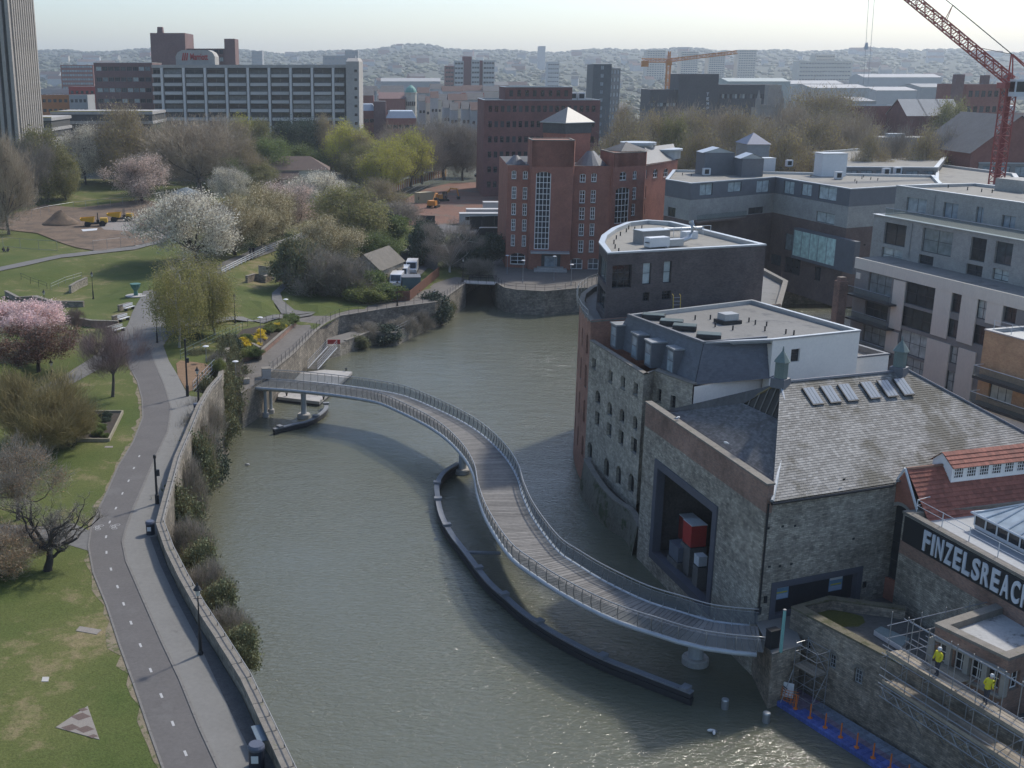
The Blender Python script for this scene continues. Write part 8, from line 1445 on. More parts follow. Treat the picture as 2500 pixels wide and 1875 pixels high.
TR = [
 ('bare', 'big bare brown tree cut by the left edge behind the site', 22, 572, 330, 120), ('olive', 'olive green tree left of the white blossom tree', 118, 492, 312, 120), ('bare2', 'grey bare tree between the olive tree and left edge', 78, 500, 330, 90),
 ('cherry', 'tall white blossoming tree on the back lawn', 210, 450, 296, 95), ('bud', 'large budding tree in front of the car park decks', 312, 452, 264, 165), ('cherry_pink', 'pinkish blossom tree above the fenced site', 346, 492, 368, 130),
 ('bare', 'very large bare brown plane tree in front of the hotel', 490, 466, 284, 205), ('green', 'green tree behind the big plane tree', 410, 440, 300, 90), ('yellow', 'yellow-green round tree below the hotel balconies', 596, 430, 281, 80), ('olive', 'olive tree left of the dark pines', 645, 440, 292, 80),
 ('pine', 'left dark pine in front of the hotel', 700, 436, 293, 66), ('pine', 'right dark pine in front of the hotel', 742, 432, 288, 70), ('green', 'green tree beside the dark pines', 660, 452, 330, 100), ('bud', 'budding tree right of the dark pines', 795, 430, 286, 80), ('green', 'dark green tree behind the old lodge', 720, 440, 345, 110),
 ('yellow', 'yellow-green tree below the right end of the hotel', 845, 440, 296, 90), ('yellow', 'yellow-green tree left of the road trees', 880, 436, 312, 70), ('yellow', 'bright yellow-green tree above the striped hoarding', 915, 452, 348, 120), ('yellow', 'yellow street tree at the left end of the striped hoarding', 930, 474, 352, 100), ('yellow', 'second yellow street tree along the striped hoarding', 958, 466, 335, 90), ('yellow', 'yellow-tipped street tree in the row along the hoarding', 1002, 456, 318, 95), ('bare2', 'bare street tree at the right end of the hoarding', 1030, 448, 300, 90), ('bare2', 'bare forked street tree near the parked cars', 1085, 438, 288, 130), ('bare', 'bare tree against the side of the brick offices', 1206, 432, 296, 90), ('bud', 'small budding tree beyond the excavated site', 1140, 420, 330, 80),
 ('olive', 'olive hedge tree left of the lodge', 628, 470, 398, 90), ('green', 'green clump behind the bandstand', 560, 470, 380, 90),
 ('bud', 'budding tree at the foot of the ribbed tower', 60, 470, 300, 100), ('bare2', 'grey tree behind the white blossom tree', 255, 440, 300, 90), ('bare', 'brown tree left of the big plane tree', 385, 446, 305, 120), ('bud', 'brown tree right of the big plane tree', 580, 450, 300, 100), ('bare2', 'grey tree in front of the lower hotel balconies', 545, 440, 290, 100), ('bare', 'brown tree behind the yellow-green road trees', 820, 428, 300, 100), ('bud', 'brown tree below the hotel end tower', 870, 446, 330, 90), ('bare', 'bare tree behind the budding street trees', 975, 436, 305, 110), ('olive', 'olive tree above the striped hoarding', 890, 462, 350, 100), ('bare2', 'bare tree at the bend of the far road', 1130, 440, 300, 90), ('olive', 'olive thicket above the spoil heap', 160, 486, 380, 70), ('bud', 'leafless thicket left of the lodge roof', 600, 465, 345, 90),
 ('cherry', 'spiky white cherry left of the lodge', 562, 505, 402, 80), ('cherry', 'largest white cherry in the middle of the park', 478, 640, 462, 235), ('cherry2', 'creamy cherry overlapping the largest white one', 575, 622, 478, 150), ('cherry2', 'creamy green cherry behind the row by the fence path', 640, 596, 450, 150), ('cherry_pink', 'pink-grey cherry with twin stems by the fence path', 690, 573, 436, 150), ('cherry', 'bright white cherry in front of the lodge', 770, 530, 412, 130), ('cherry2', 'pale cherry above the dark thicket', 795, 655, 528, 150),
 ('olive', 'golden olive tree in the centre of the park', 865, 612, 455, 165), ('bud', 'budding bronze tree behind the golden olive tree', 930, 540, 440, 120), ('green', 'low green tree under the golden olive tree', 905, 640, 560, 120), ('bare2', 'tangled bare tree beside the site entrance', 965, 560, 490, 110),
 ('bushbare', 'tall dark tangled thicket left of the stone hut', 765, 715, 605, 130), ('bushbare', 'dense brown thicket in front of the stone hut', 835, 722, 625, 120), ('bushivy', 'ivy covered thicket above the ruin', 725, 700, 585, 110), ('bushpale', 'light green bush at the edge of the thicket', 890, 735, 690, 80), ('bush', 'green bush at the foot of the thicket', 940, 732, 692, 70), ('bush', 'dark green bush right of the thicket by the hut', 905, 720, 660, 70),
 ('bushdark', 'round dark evergreen bush beside the service road', 1040, 645, 550, 85), ('bushdark', 'dark evergreen bush behind the white birch', 1135, 650, 575, 80), ('bushbare', 'low brown scrub right of the white birch', 1165, 672, 632, 70), ('bushdark', 'dark bush at the side of the office ramp', 1195, 640, 575, 70), ('whitebirch', 'bare white-stemmed birch on the quay corner', 1098, 664, 528, 120), ('bush', 'green bush near the site gate', 955, 580, 525, 80), ('bushdark', 'dark shrub beside the site fence', 925, 575, 510, 70),
 ('birch', 'leftmost weeping birch by the promenade', 438, 848, 625, 130), ('birch', 'second weeping birch on the lawn by the promenade', 463, 812, 608, 150), ('birch', 'third weeping birch from the promenade', 495, 803, 618, 130), ('birch', 'rightmost weeping birch nearest the green railing', 525, 818, 640, 120),
 ('pinkdome', 'domed pink blossom tree at the left edge', 70, 868, 736, 195), ('copper', 'wide copper-leaved tree in front of the pink blossom', 95, 908, 790, 230), ('smallbare', 'small vase-shaped bare tree on the lawn beside the path', 275, 968, 798, 140), ('smallbare', 'thin sapling on the lawn above the promenade wall', 185, 818, 752, 40), ('bushpale', 'yellow-green bush at the left edge below the copper tree', 2, 950, 878, 70), ('shrubbare', 'large many-stemmed bare shrub at the left edge', 85, 1100, 915, 250), ('brownleaf', 'brown budding tree at the left edge above the side path', 45, 1268, 1078, 200), ('shruborange', 'orange-brown bush at the left edge below the side path', 10, 1405, 1285, 170), ('bushdark', 'low dark shrub by the birches', 482, 826, 812, 26), ('shrubbare', 'smaller bare shrub left of the flower bed', 175, 1090, 985, 110),
]
for t_ in TR: tree(*t_, cat='bush' if t_[0].startswith('bush') else ('shrub' if t_[0].startswith('shrub') else 'tree'))
RT = [('bud', 1530, 372, 268, 130), ('bud', 1585, 366, 258, 130), ('olive', 1640, 350, 262, 90), ('bud', 1690, 362, 256, 140), ('bare', 1745, 366, 250, 130), ('bud', 1800, 368, 252, 130), ('bud', 1860, 372, 285, 120), ('bare', 1925, 360, 232, 130), ('bud', 1975, 350, 206, 170), ('bud', 2040, 352, 212, 160), ('bare', 2085, 362, 256, 110), ('bud', 2010, 372, 268, 150), ('bud', 1560, 392, 300, 120), ('bare2', 2190, 372, 290, 90), ('bud', 2260, 378, 296, 100), ('bare2', 2330, 372, 290, 80), ('bud', 2140, 372, 300, 80), ('bud', 1730, 392, 300, 140), ('bud', 1940, 392, 298, 140), ('olive', 2330, 300, 222, 90), ('bud', 1520, 330, 240, 70), ('bare', 1660, 330, 236, 100)]
RL_ = ['first', 'second', 'third', 'fourth', 'fifth', 'sixth', 'seventh', 'eighth', 'ninth', 'tenth', 'eleventh', 'twelfth', 'thirteenth', 'fourteenth', 'fifteenth', 'sixteenth', 'seventeenth', 'eighteenth', 'nineteenth', 'twentieth', 'twenty-first', 'twenty-second']
for i, (k, bx, by, ty, w) in enumerate(sorted(RT, key=lambda r: r[1])):
 Y_ = 265 + max(0, 300 - ty) * 1.35; b = Vector((W(bx, 300, Y_).x, Y_, 4.3)); plant(k, '%s brown-green tree from the left in the belt behind the grey apartment roofs' % RL_[i], b, (ztop(b, ty) - 4.3) * .86, w * 1.2 * Y_ / F_PX, group='trees behind the grey apartments')
rs2 = random.Random(9)
for i in range(60):
 a_ = rs2.uniform(-.34, .52); y = rs2.uniform(480, 900); x = a_ * y; z = float(hill(np.array([x]), np.array([y]))[0])
 px_ = proj((x, y, z))[0]
 if -50 < px_ < 2560: r = plant(rs2.choice(['bud', 'olive', 'green', 'yellow', 'bare']), 'tree among the roofs of the city beyond the park', (x, y, z), rs2.uniform(7, 12), rs2.uniform(8, 13), group='trees among the far roofs')
def gnarled():
 b = T(117, 1392); rs = np.random.RandomState(4); m = MB(); r = thing('gnarled_tree', 'gnarled bare tree with spreading crooked limbs beside the cycle path', 'tree', b)
 ends = []
 def grow(p, d, L, rad, lv):
  pts = [p]; k = 6; q = p.copy(); dd = d.copy()
  for i in range(k): dd = (dd + Vector(rs.normal(size=3)) * .24 + Vector((0, 0, .05))).normalized(); q = q + dd * L / k; pts.append(q.copy())
  m.tube(pts, [rad * (1 - .55 * i / k) for i in range(k + 1)], 7 if lv < 2 else 5, cap=False)
  if lv == 4: ends.extend(pts[2:]); return
  n = (4, 4, 3, 3, 3)[lv]
  for j in range(n):
   i0 = k if j == 0 else rs.randint(2, k + 1); sd_ = Vector(rs.normal(size=3)); sd_.z = abs(sd_.z) * .3 + (.05 if lv else .35); nd_ = (dd * .7 + sd_ * .75).normalized(); grow(pts[i0], nd_, L * rs.uniform(.55, .8), rad * (.42 if j else .48) , lv + 1)
 grow(Vector(b) + Vector((0, 0, -.1)), Vector((.04, 0, 1)), 1.9, .34, 0)
 for a_, el in ((.3, .5), (2.2, .7), (3.6, .6), (5.0, .55), (6.0, .3)): grow(Vector(b) + Vector((0, 0, 1.6)), Vector((math.cos(a_), math.sin(a_) * .8, el)).normalized(), 2.3, .17, 1)
 m.build('trunk', bark_d, r, smooth=True); P = np.array([tuple(e) for e in ends]); P = np.repeat(P, 3, 0); V, F = twigs(rs, P, rs.normal(size=P.shape) + np.array([0, 0, .3]), .42, .007); me = np_mesh('twigs', V - np.array(b), F, rs.rand(len(F)), tw_gr); shared('twigs', me, (0, 0, 0), 0, r)
gnarled()
def on_wall(kind, label, px, py, z, h, w, group=None, cat='shrub', name='wall_shrub'): p = G(px, py, z); return plant(kind, label, p, h, w, name, cat, group)
IV = [(548, 1030, 0.6, 6.5, 4.6, 'bushivy'), (520, 1075, .8, 6.6, 4.5, 'bushivy'), (500, 1130, 1, 6.5, 4.4, 'bushbare'), (560, 1010, .3, 5.8, 4.0, 'bushbare'), (585, 985, .3, 4.6, 3.2, 'bushivy'), (482, 1180, 1.2, 6.4, 4.2, 'bushbare'), (470, 1230, 1.4, 6.2, 4.0, 'bushivy'), (600, 1000, .2, 4.0, 2.6, 'bushbare'), (530, 1100, .2, 5.0, 4.0, 'bushivy'), (455, 1290, 1.6, 6.0, 3.6, 'bushbare'), (508, 1180, .2, 4.6, 3.6, 'bushdark'), (566, 1040, .1, 4.2, 3.2, 'bushbare'), (450, 1350, 2.4, 5.2, 3.6, 'bushivy'), (470, 1410, 3.4, 4.4, 3.2, 'bushbare'), (490, 1460, 4.0, 3.9, 3.0, 'bushivy'), (510, 1500, 4.4, 3.6, 3.0, 'bushbare'), (535, 1550, 4.8, 3.4, 2.8, 'bushivy'), (560, 1600, 5.2, 3.0, 2.8, 'bushbare'), (585, 1645, 5.4, 2.8, 2.6, 'bushivy')]
for i, (px, py, z, h, w, k) in enumerate(IV): on_wall(k, '%s shrub on the river wall counting from the footbridge towards the viewer' % RL_[i], px, py, z, h, w, 'shrubs hanging on the river wall')
IV2 = [(655, 960, .3, 3.4, 2.4, 'bushivy', 'ivy on the quay wall under the park end of the footbridge'), (715, 880, .4, 3.2, 2.6, 'bushbare', 'creeper on the quay wall above the pontoon'), (755, 835, 1.0, 2.8, 2.2, 'bushivy', 'yellowish creeper beside the gangway'), (900, 832, .2, 2.6, 5.0, 'bushbare', 'brown scrub on the terrace wall by the arch'), (945, 835, .1, 2.4, 5.0, 'bushdark', 'dark scrub at the water edge of the terrace'), (985, 822, .1, 3.0, 5.0, 'bushbare', 'pale scrub at the water edge right of the terrace'), (1020, 808, .1, 3.2, 4.4, 'bushbare', 'brown scrub below the terrace railing'), (1060, 790, .1, 4.6, 5.5, 'bushdark', 'large dark bush growing from the quay wall'), (1085, 775, .1, 3.0, 3.5, 'bushivy', 'small dark bush right of the large one on the quay wall'), (870, 848, .1, 1.8, 3.4, 'bushivy', 'ivy over the old lock arch')]
for (px, py, z, h, w, k, lab) in IV2: on_wall(k, lab, px, py, z, h, w)
HB = [(560, 905, 4.3, 4.0, 3.0, 'bushivy', 'tall ivy mass beside the landing steps'), (545, 930, 4.3, 3.8, 3.0, 'bushivy', 'ivy over the retaining wall by the landing'), (530, 935, 4.6, 3.5, 2.6, 'bushbare', 'brown creeper at the end of the river wall'), (530, 880, 5.0, 2.6, 2.6, 'bushivy', 'clipped ivy hedge beside the blue-grey railing'), (505, 880, 6.4, 1.4, 3.0, 'bushivy', 'low ivy hedge under the green railing'), (480, 878, 6.6, 1.2, 3.0, 'bushivy', 'low ivy hedge at the left end of the green railing'), (560, 870, 5.4, 2.6, 3.0, 'bushdark', 'dark shrub in the corner of the flower bed'), (533, 905, 7.3, 1.4, 1.6, 'bushpale', 'yellow-green shrub at the top of the ivy wall'), (585, 872, 4.9, 1.4, 2.4, 'bushpale', 'yellow-green shrub at the front of the bed'), (618, 868, 4.9, 1.2, 2.2, 'bush', 'green shrub by the low planter wall')]
for (px, py, z, h, w, k, lab) in HB: on_wall(k, lab, px, py, z, h, w, None, 'shrub', 'shrub')
for i in range(26):
 u, v = rs2.random(), rs2.random(); a_ = Vector(bed[0]).lerp(Vector(bed[5]), .25 + .72 * u); b_ = Vector(btop[1]).lerp(Vector(btop[5]), .25 + .72 * u); p = a_.lerp(b_, .1 + .8 * v)
 if i < 11: plant('bushyellow', 'low yellow flowering shrub in the sloping bed by the landing', p, rs2.uniform(.6, 1.0), rs2.uniform(1.3, 2.0), 'flowering_shrub', 'shrub', 'yellow shrubs in the sloping bed')
 else: plant('bushpale' if i % 2 else 'bush', 'low green shrub in the sloping bed by the landing', p, rs2.uniform(.7, 1.2), rs2.uniform(1.4, 2.2), 'bed_shrub', 'shrub', 'green shrubs in the sloping bed')
# ------------------------------------------------------------------ park furniture, vehicles, people
def dist(b): return b.y * _c + (CAM_Z - b.z) * _s
lampg = M('lamp_glass', (.5, .5, .46), .2, .05, 2, 0)
def lamp(label, bx, by, ty, kind='old', z=None):
 b = T(bx, by) if z is None else G(bx, by, z); h = ztop(b, ty) - b.z; r = thing('lamp_post', label, 'lamp post', b); c = (b.x, b.y, b.z)
 if kind == 'old':
  MB().lathe(c, [(.16, 0), (.16, .15), (.11, .3), (.1, h * .28), (.06, h * .32), (.045, h * .55), (.075, h * .56), (.045, h * .58), (.035, h - .85)], 8).build('post', metal_blk, r); MB().tube(((c[0] - .25, c[1], c[2] + h - 1.0), (c[0] + .25, c[1], c[2] + h - 1.0)), .02, 4).build('ladder_bar', metal_blk, r)
  la = MB().lathe((c[0], c[1], c[2] + h - .82), [(.09, 0), (.19, .38)], 6).build('lantern', lampg, r); MB().lathe((c[0], c[1], c[2] + h - .44), [(.26, 0), (.22, .06), (.08, .26), (.03, .44)], 8).build('lamp_hood', metal_blk, r)
 elif kind == 'pole':
  MB().lathe(c, [(.17, 0), (.17, h * .2), (.1, h * .22), (.08, h)], 8).build('post', metal_dk, r); MB().obox((c[0] + .16, c[1], c[2] + h * .62), .3, .25, .5, .3).build('box', metal_dk, r); MB().lathe((c[0], c[1], c[2] + h), [(.12, 0), (.12, .25), (.03, .3)], 8).build('camera_head', metal_dk, r)
 else:
  MB().lathe(c, [(.08, 0), (.08, .6), (.05, .65), (.04, h - .2)], 8).build('post', galv, r); MB().lathe((c[0], c[1], c[2] + h - .22), [(.06, 0), (.38, .1), (.38, .14), (.2, .22)], 12).build('lamp_head', white_metal, r)
for a in (('black lantern lamp post nearest the viewer beside the wall', 490, 1598, 1422), ('black lantern lamp post beside the bin near the mulch bed', 485, 984, 894), ('black lantern lamp post on the promenade by the birches', 384, 837, 755), ('black lantern lamp post on the link path lawn', 574, 789, 716), ('black lantern lamp post beside the sunken moat', 228, 730, 662), ('black lantern lamp post above the pink blossom tree', 109, 743, 706), ('black lantern lamp post behind the copper tree', 127, 917, 876)): lamp(*a)
lamp('tall dark camera pole at the corner of the mulch bed', 458, 968, 833, 'pole'); lamp('dark pole with small boxes beside the river wall', 384, 1230, 1118, 'pole')
for a in (('grey disc-headed lamp at the head of the quay ramp', 699, 783, 729, 'new'), ('grey disc-headed lamp among the yellow flowers', 637, 838, 773, 'new', 5.6), ('grey disc-headed lamp in the ivy hedge', 504, 884, 843, 'new'), ('grey disc-headed lamp on the bridge landing', 577, 947, 880, 'new', 4.3), ('slim lamp on the curved quay walk', 970, 747, 684, 'old', 4.35), ('lamp at the corner by the small footbridge', 1130, 688, 627, 'old', 4.35), ('lamp on the ramp beside the brick offices', 1188, 640, 592, 'old', 4.6), ('left lamp in front of the brick offices', 1238, 668, 622, 'new', 4.25), ('second lamp in front of the brick offices', 1276, 690, 634, 'new', 4.25), ('third lamp in front of the brick offices', 1352, 685, 624, 'new', 4.25), ('right lamp on the office quay', 1394, 697, 644, 'new', 4.25)): lamp(*a)
def bin_(label, bx, by, ty, z=None):
 b = T(bx, by) if z is None else G(bx, by, z); h = ztop(b, ty) - b.z; r = thing('litter_bin', label, 'litter bin', b); w = h * .3; MB().lathe(tuple(b), [(w, 0), (w, h * .78), (w * 1.06, h * .8)], 16).build('body', M('bin_black', (.025, .03, .045), .45, .15, 2, .02), r); MB().lathe((b.x, b.y, b.z + h * .8), [(w * 1.1, 0), (w * 1.1, h * .1), (w * .9, h * .2)], 16).build('hood', M('bin_hood', (.09, .10, .13), .4, .1, 2, .02), r)
 MB().obox((b.x - w * .1, b.y - w * 1.02, b.z + h * .35), w * .9, .03, h * .3, 0).build('notice', white_metal, r)
for a in (('black litter bin nearest the viewer by the river wall', 627, 1872, 1815), ('black litter bin at the bend of the river wall', 368, 1304, 1271), ('black litter bin beside the lamp near the bridge', 481, 1009, 984), ('dark litter bin on the curved quay walk', 1060, 723, 711, 4.35)): bin_(*a)
b = T(332, 722); r = thing('beacon_planter', 'green bowl-shaped beacon on a round paved base', 'planter', b); MB().lathe(tuple(b), [(1.6, .02), (1.6, .12)], 20).build('base', concrete, r); MB().lathe((b.x, b.y, b.z + .12), [(.35, 0), (.3, .7), (.7, 1.3), (.85, 1.8), (.6, 1.8)], 10).build('bowl', M('beacon_green', (.07, .17, .14), .5, .15, 2, .05), r)
for i, (x, y) in enumerate(((320, 757), (307, 784), (295, 811))):
 b = T(x, y); r = thing('bench', ('farthest', 'middle', 'nearest')[i] + ' pale bench along the left side of the promenade', 'bench', b); a = R(65)
 for k in range(3): MB().obox((b.x - .1 - k * .17 * math.sin(a), b.y + k * .17 * math.cos(a), b.z + .43), 2.2, .14, .05, a).build('seat_slat', white_metal, r)
 for k in range(2): MB().obox((b.x - .55 * math.sin(a), b.y + .55 * math.cos(a), b.z + .6 + k * .2), 2.2, .05, .14, a).build('back_slat', white_metal, r)
 for s in (-.8, .8): MB().obox((b.x + s * math.cos(a) - .25, b.y + s * math.sin(a) + .1, b.z), .1, .5, .43, a).build('leg', metal_dk, r)
 w0 = Vector((b.x - 1.1, b.y + .5)); wr_ = thing('bench_wall', 'dark low wall behind the %s bench of the promenade' % ('farthest', 'middle', 'nearest')[i], 'wall', v3(w0, b.z)); MB().obox((w0.x, w0.y, b.z), 2.6, .3, .8, a).build('wall', rubble_br, wr_); MB().obox((w0.x, w0.y, b.z + .8), 2.7, .4, .08, a).build('coping', stone_cop, wr_)
def lwall(label, pts, h, mat):
 P = TL(*pts); r = thing('low_wall', label, 'wall', P[0]); MB().strip([(p.x, p.y, p.z - .1) for p in P], .4, None, h).build('wall', mat, r); MB().strip([(p.x, p.y, p.z + h - .098) for p in P], .5, None, .08).build('coping', stone_cop, r)
lwall('low brick wall below the lawn left of the promenade', ((159, 787), (225, 798), (290, 800)), 1.0, old_brick); lwall('wavy dark stone wall across the lawn above the pink tree', ((15, 722), (45, 738), (85, 735), (130, 748), (205, 749)), .9, rubble_br); lwall('sloping stone wall of the sunken moat', ((172, 716), (190, 705), (212, 695)), 1.3, rubble); lwall('ruined stone wall below the white fence', ((602, 690), (622, 684), (645, 690), (668, 682)), 1.2, rubble_br); lwall('tall fragment of ruined wall beside the thicket', ((632, 668), (655, 671), (680, 668)), 1.5, stone_face); lwall('ruined brick fragment at the end of the winding path', ((676, 688), (688, 685)), 1.9, old_brick)
railing('moat_railing', 'dark railing around the far side of the sunken moat', TL((52, 682), (75, 692), (115, 706)), 1.1, 2.6, metal_dk, 2); railing('moat_railing', 'pale railing along the near side of the sunken moat', TL((125, 708), (160, 692), (200, 680)), 1.1, 2.6, galv, 2)
railing('white_fence', 'white three-rail timber fence along the sloping upper path', TL((541, 670), (590, 645), (650, 615), (715, 589), (748, 577)), 1.15, 2.4, white_metal, 0, .07, .05, 'fence', rails=(.35, .72, 1.08), pside=4)
def heras(label, pts, h=2.0): railing('mesh_fence', label, TL(*pts), h, 3.4, galv, 0, .035, .03, 'fence', rails=(.12, h - .05))
heras('long temporary mesh fence behind the stripped earth', ((78, 532), (120, 522), (180, 512), (240, 506), (300, 500), (360, 492), (402, 486))); heras('temporary mesh fence between stripped earth and path', ((228, 612), (262, 608), (295, 604), (330, 601), (372, 594))); heras('low mesh fence on the grass left of the site', ((8, 602), (50, 606), (95, 610), (140, 612))); heras('white guard fence around the excavated pit', ((948, 504), (985, 484), (1030, 460), (1065, 445), (1110, 440)), 1.6); heras('far mesh fence behind the excavated earth', ((1110, 440), (1160, 444), (1225, 448)), 1.8)
hd_ = thing('striped_hoarding', 'hoarding of alternating orange and white panels under the street trees', 'hoarding', T(925, 482)); HB_ = resample(TL((925, 482), (960, 468), (1010, 450), (1060, 436), (1092, 430)), 1.25); cols_ = [M('hoard_orange', (.40, .20, .05), .7, .15, 1, 0), M('hoard_white', (.50, .46, .38), .7, .1, 1, 0), M('hoard_red', (.30, .09, .05), .7, .1, 1, 0)]
for i, (p, q) in enumerate(zip(HB_, HB_[1:])): d = q - p; MB().obox(((p.x + q.x) / 2, (p.y + q.y) / 2, p.z), d.length * .96, .1, 2.5, math.atan2(d.y, d.x)).build('panel', cols_[(0, 1, 2, 1)[i % 4]], hd_)
def fence_run(name, label, pts, h, mat, w=1.2, z=None):
 P = resample([G(*p, z) for p in pts] if z else TL(*pts), w); r = thing(name, label, 'fence', P[0])
 for p, q in zip(P, P[1:]): d = q - p; MB().obox(((p.x + q.x) / 2, (p.y + q.y) / 2, p.z - .05), d.length * .98, .08, h, math.atan2(d.y, d.x)).build('panel', mat, r)
fence_run('timber_fence', 'red-brown timber fence around the yard beside the quay', ((958, 735), (1000, 734), (1072, 672)), 1.7, M('fence_redbrown', (.15, .065, .04), .85, .2, 1, .2), 1.0); fence_run('yard_hoarding', 'dark grey hoarding at the back of the van yard', ((975, 648), (1022, 645), (1068, 662)), 2.8, M('hoard_grey', (.08, .082, .085), .8, .15, 1, .1), 1.4); fence_run('stone_yard_wall', 'dark stone wall left of the timber fence', ((918, 728), (957, 735)), 2.2, rubble_br, 2); fence_run('site_gate', 'dark site gate with white notices', ((1014, 552), (1062, 553)), 2.6, metal_dk, 3.0); fence_run('dark_hoarding', 'dark hoarding beside the white cabins', ((1146, 562), (1236, 560)), 3.2, metal_dk, 3.0); railing('barrier', 'low road barrier at the end of the service road', TL((960, 562), (990, 566), (1040, 563)), 1.0, 3.0, metal_dk, 2)
def gabled(name, label, cx, cy, sx, sy, z0, h, rh, a, wm_, rm_, cat='building', nb=2, hip=False): return box_building(name, label, cat, (cx, cy), sx, sy, z0, z0 + h, a, wm_, 1, nb, 1, roof='hip' if hip else 'gable', rh=rh, roofm=rm_, faces=(0, 1), ww=.9, wh=1.3, gmat=glass_dk)
p = G(918, 705, 4.7); p2 = G(948, 712, 4.7); gabled('stone_hut', 'old stone hut with mossy tiled roof beside the van yard', p.x, p.y + 6, 11, 6, 4.6, 3.4, 2.6, R(68), stone_face, M('tile_mossy', (.16, .145, .12), .9, .3, 1, .3), nb=2)
p = T(725, 455); gabled('park_lodge', 'cream lodge with brown hipped roof among the park trees', p.x, p.y, 19, 11, p.z, 5.2, 3.6, .05, cream_far, M('tile_brown', (.14, .10, .08), .9, .2, 1, .2), 'house', 4, True); p = T(678, 458); gabled('lodge_wing', 'low brown-roofed wing left of the cream lodge', p.x, p.y, 12, 8, p.z, 3.0, 2.6, .05, old_brick, M('tile_brown', (.14, .10, .08)), 'house', 2)
b = T(455, 492); r = thing('bandstand', 'octagonal bandstand with grey pointed roof', 'bandstand', b); MB().lathe(tuple(b), [(3.6, 0), (3.6, .5)], 8).build('base', concrete, r); hh_ = ztop(b, 457) - b.z; MB().lathe((b.x, b.y, b.z), [(4.4, hh_ * .55), (4.3, hh_ * .6), (1.2, hh_ * .93), (.1, hh_)], 8).build('roof', M('bandstand_roof', (.14, .17, .18), .5, .15, 1, .05), r)
for k in range(8): t = k * math.pi / 4; MB().tube(((b.x + 3.5 * math.cos(t), b.y + 3.5 * math.sin(t), b.z + .5), (b.x + 3.5 * math.cos(t), b.y + 3.5 * math.sin(t), b.z + hh_ * .56)), .09, 6).build('column', M('stand_green', (.05, .10, .08), .5, .1, 2, 0), r)
FB_ = TL((188, 1078), (266, 1078), (300, 1009), (227, 1009)); r = thing('flower_bed', 'timber-edged flower bed on the lawn beside the cycle path', 'flower bed', FB_[0]); MB().poly([p + Vector((0, 0, .12)) for p in FB_]).build('soil', soil, r)
for p, q in zip(FB_, FB_[1:] + FB_[:1]): MB().strip([(p.x, p.y, p.z - .05), (q.x, q.y, q.z - .05)], .16, None, .38).build('edging', M('bed_timber', (.27, .24, .17), .85, .2, 2, .2), r)
for i in range(16): u, v = rs2.uniform(.12, .88), rs2.uniform(.08, .92); p = FB_[0].lerp(FB_[1], u).lerp(FB_[3].lerp(FB_[2], u), v); plant('bush' if v < .45 else ('bushpale' if i % 3 else 'bushdark'), 'leafy green plant in the timber-edged flower bed', p, rs2.uniform(.4, .75), rs2.uniform(.6, 1.1), 'bed_plant', 'plant', 'plants in the timber-edged bed')
def slab(name, label, pts, mat, off=.03): P = TL(*pts); r = thing(name, label, 'paving', P[0]); MB().prism([p for p in P], P[0].z - .1, P[0].z + off).build('slab', mat, r); return r, P
pm2 = M('memorial_stone', (.24, .215, .185), .9, .15, 2, .2); r, P = slab('stone_triangle', 'triangular pale stone slab with dark plaques set in the grass', ((136, 1776), (243, 1806), (214, 1724)), pm2)
for (x, y, s) in ((203, 1733, .5), (197, 1750, 1), (172, 1777, .9), (208, 1781, .9), (227, 1798, .5)): c = T(x, y); MB().poly([(c.x - .55 * s, c.y, P[0].z + .034), (c.x, c.y - .38 * s, P[0].z + .034), (c.x + .55 * s, c.y, P[0].z + .034), (c.x, c.y + .38 * s, P[0].z + .034)]).build('plaque', M('plaque_brown', (.12, .085, .07), .8, .2, 2, .2), r)
slab('stone_slab', 'oblong pale stone slab on the grass near the path', ((185, 1540), (236, 1549), (248, 1538), (195, 1529)), pm2); slab('small_plaque', 'small white square plaque in the grass', ((101, 1664), (118, 1664), (120, 1653), (104, 1653)), M('plaque_white', (.42, .40, .37), .8, .15, 2, .1)); slab('stone_slab', 'small worn slab below the flower bed', ((255, 1093), (275, 1093), (276, 1089), (257, 1089)), pm2)
p = G(640, 1790, 8.3); r = thing('wall_plaque', 'blue-grey information plate lying on the river wall coping', 'plaque', p); d = SEG[4] - SEG[3]; MB().obox((p.x - .1, p.y, 8.28), 1.5, .6, .06, math.atan2(WALL[1].y - WALL[2].y, WALL[1].x - WALL[2].x)).build('plate', M('plate_blue', (.14, .18, .21), .4, .1, 1, .02), r)
person('person', 'person in dark clothes, left of two walking by the white fence', T(611, 624), R(250), 1.75, (.035, .035, .045), (.03, .03, .04)); person('person', 'person in black coat, right of two walking by the white fence', T(619, 623), R(250), 1.7, (.02, .02, .024), (.04, .04, .05)); person('person', 'seated person in black on the grass, left of two', T(9, 614), R(-60), 1.7, (.02, .02, .024), (.03, .03, .04), sit=True); person('person', 'seated person in dark clothes on the grass, right of two', T(20, 614), R(-100), 1.7, (.05, .04, .04), (.025, .03, .05), sit=True)
rubb = M('tyre', (.02, .02, .02), .9, .1, 3, .1); paints = {}
def paint(c): return M('paint_%02d%02d%02d' % tuple(int(x * 99) for x in c), c, .35, .04, 1, 0, spec=.5)
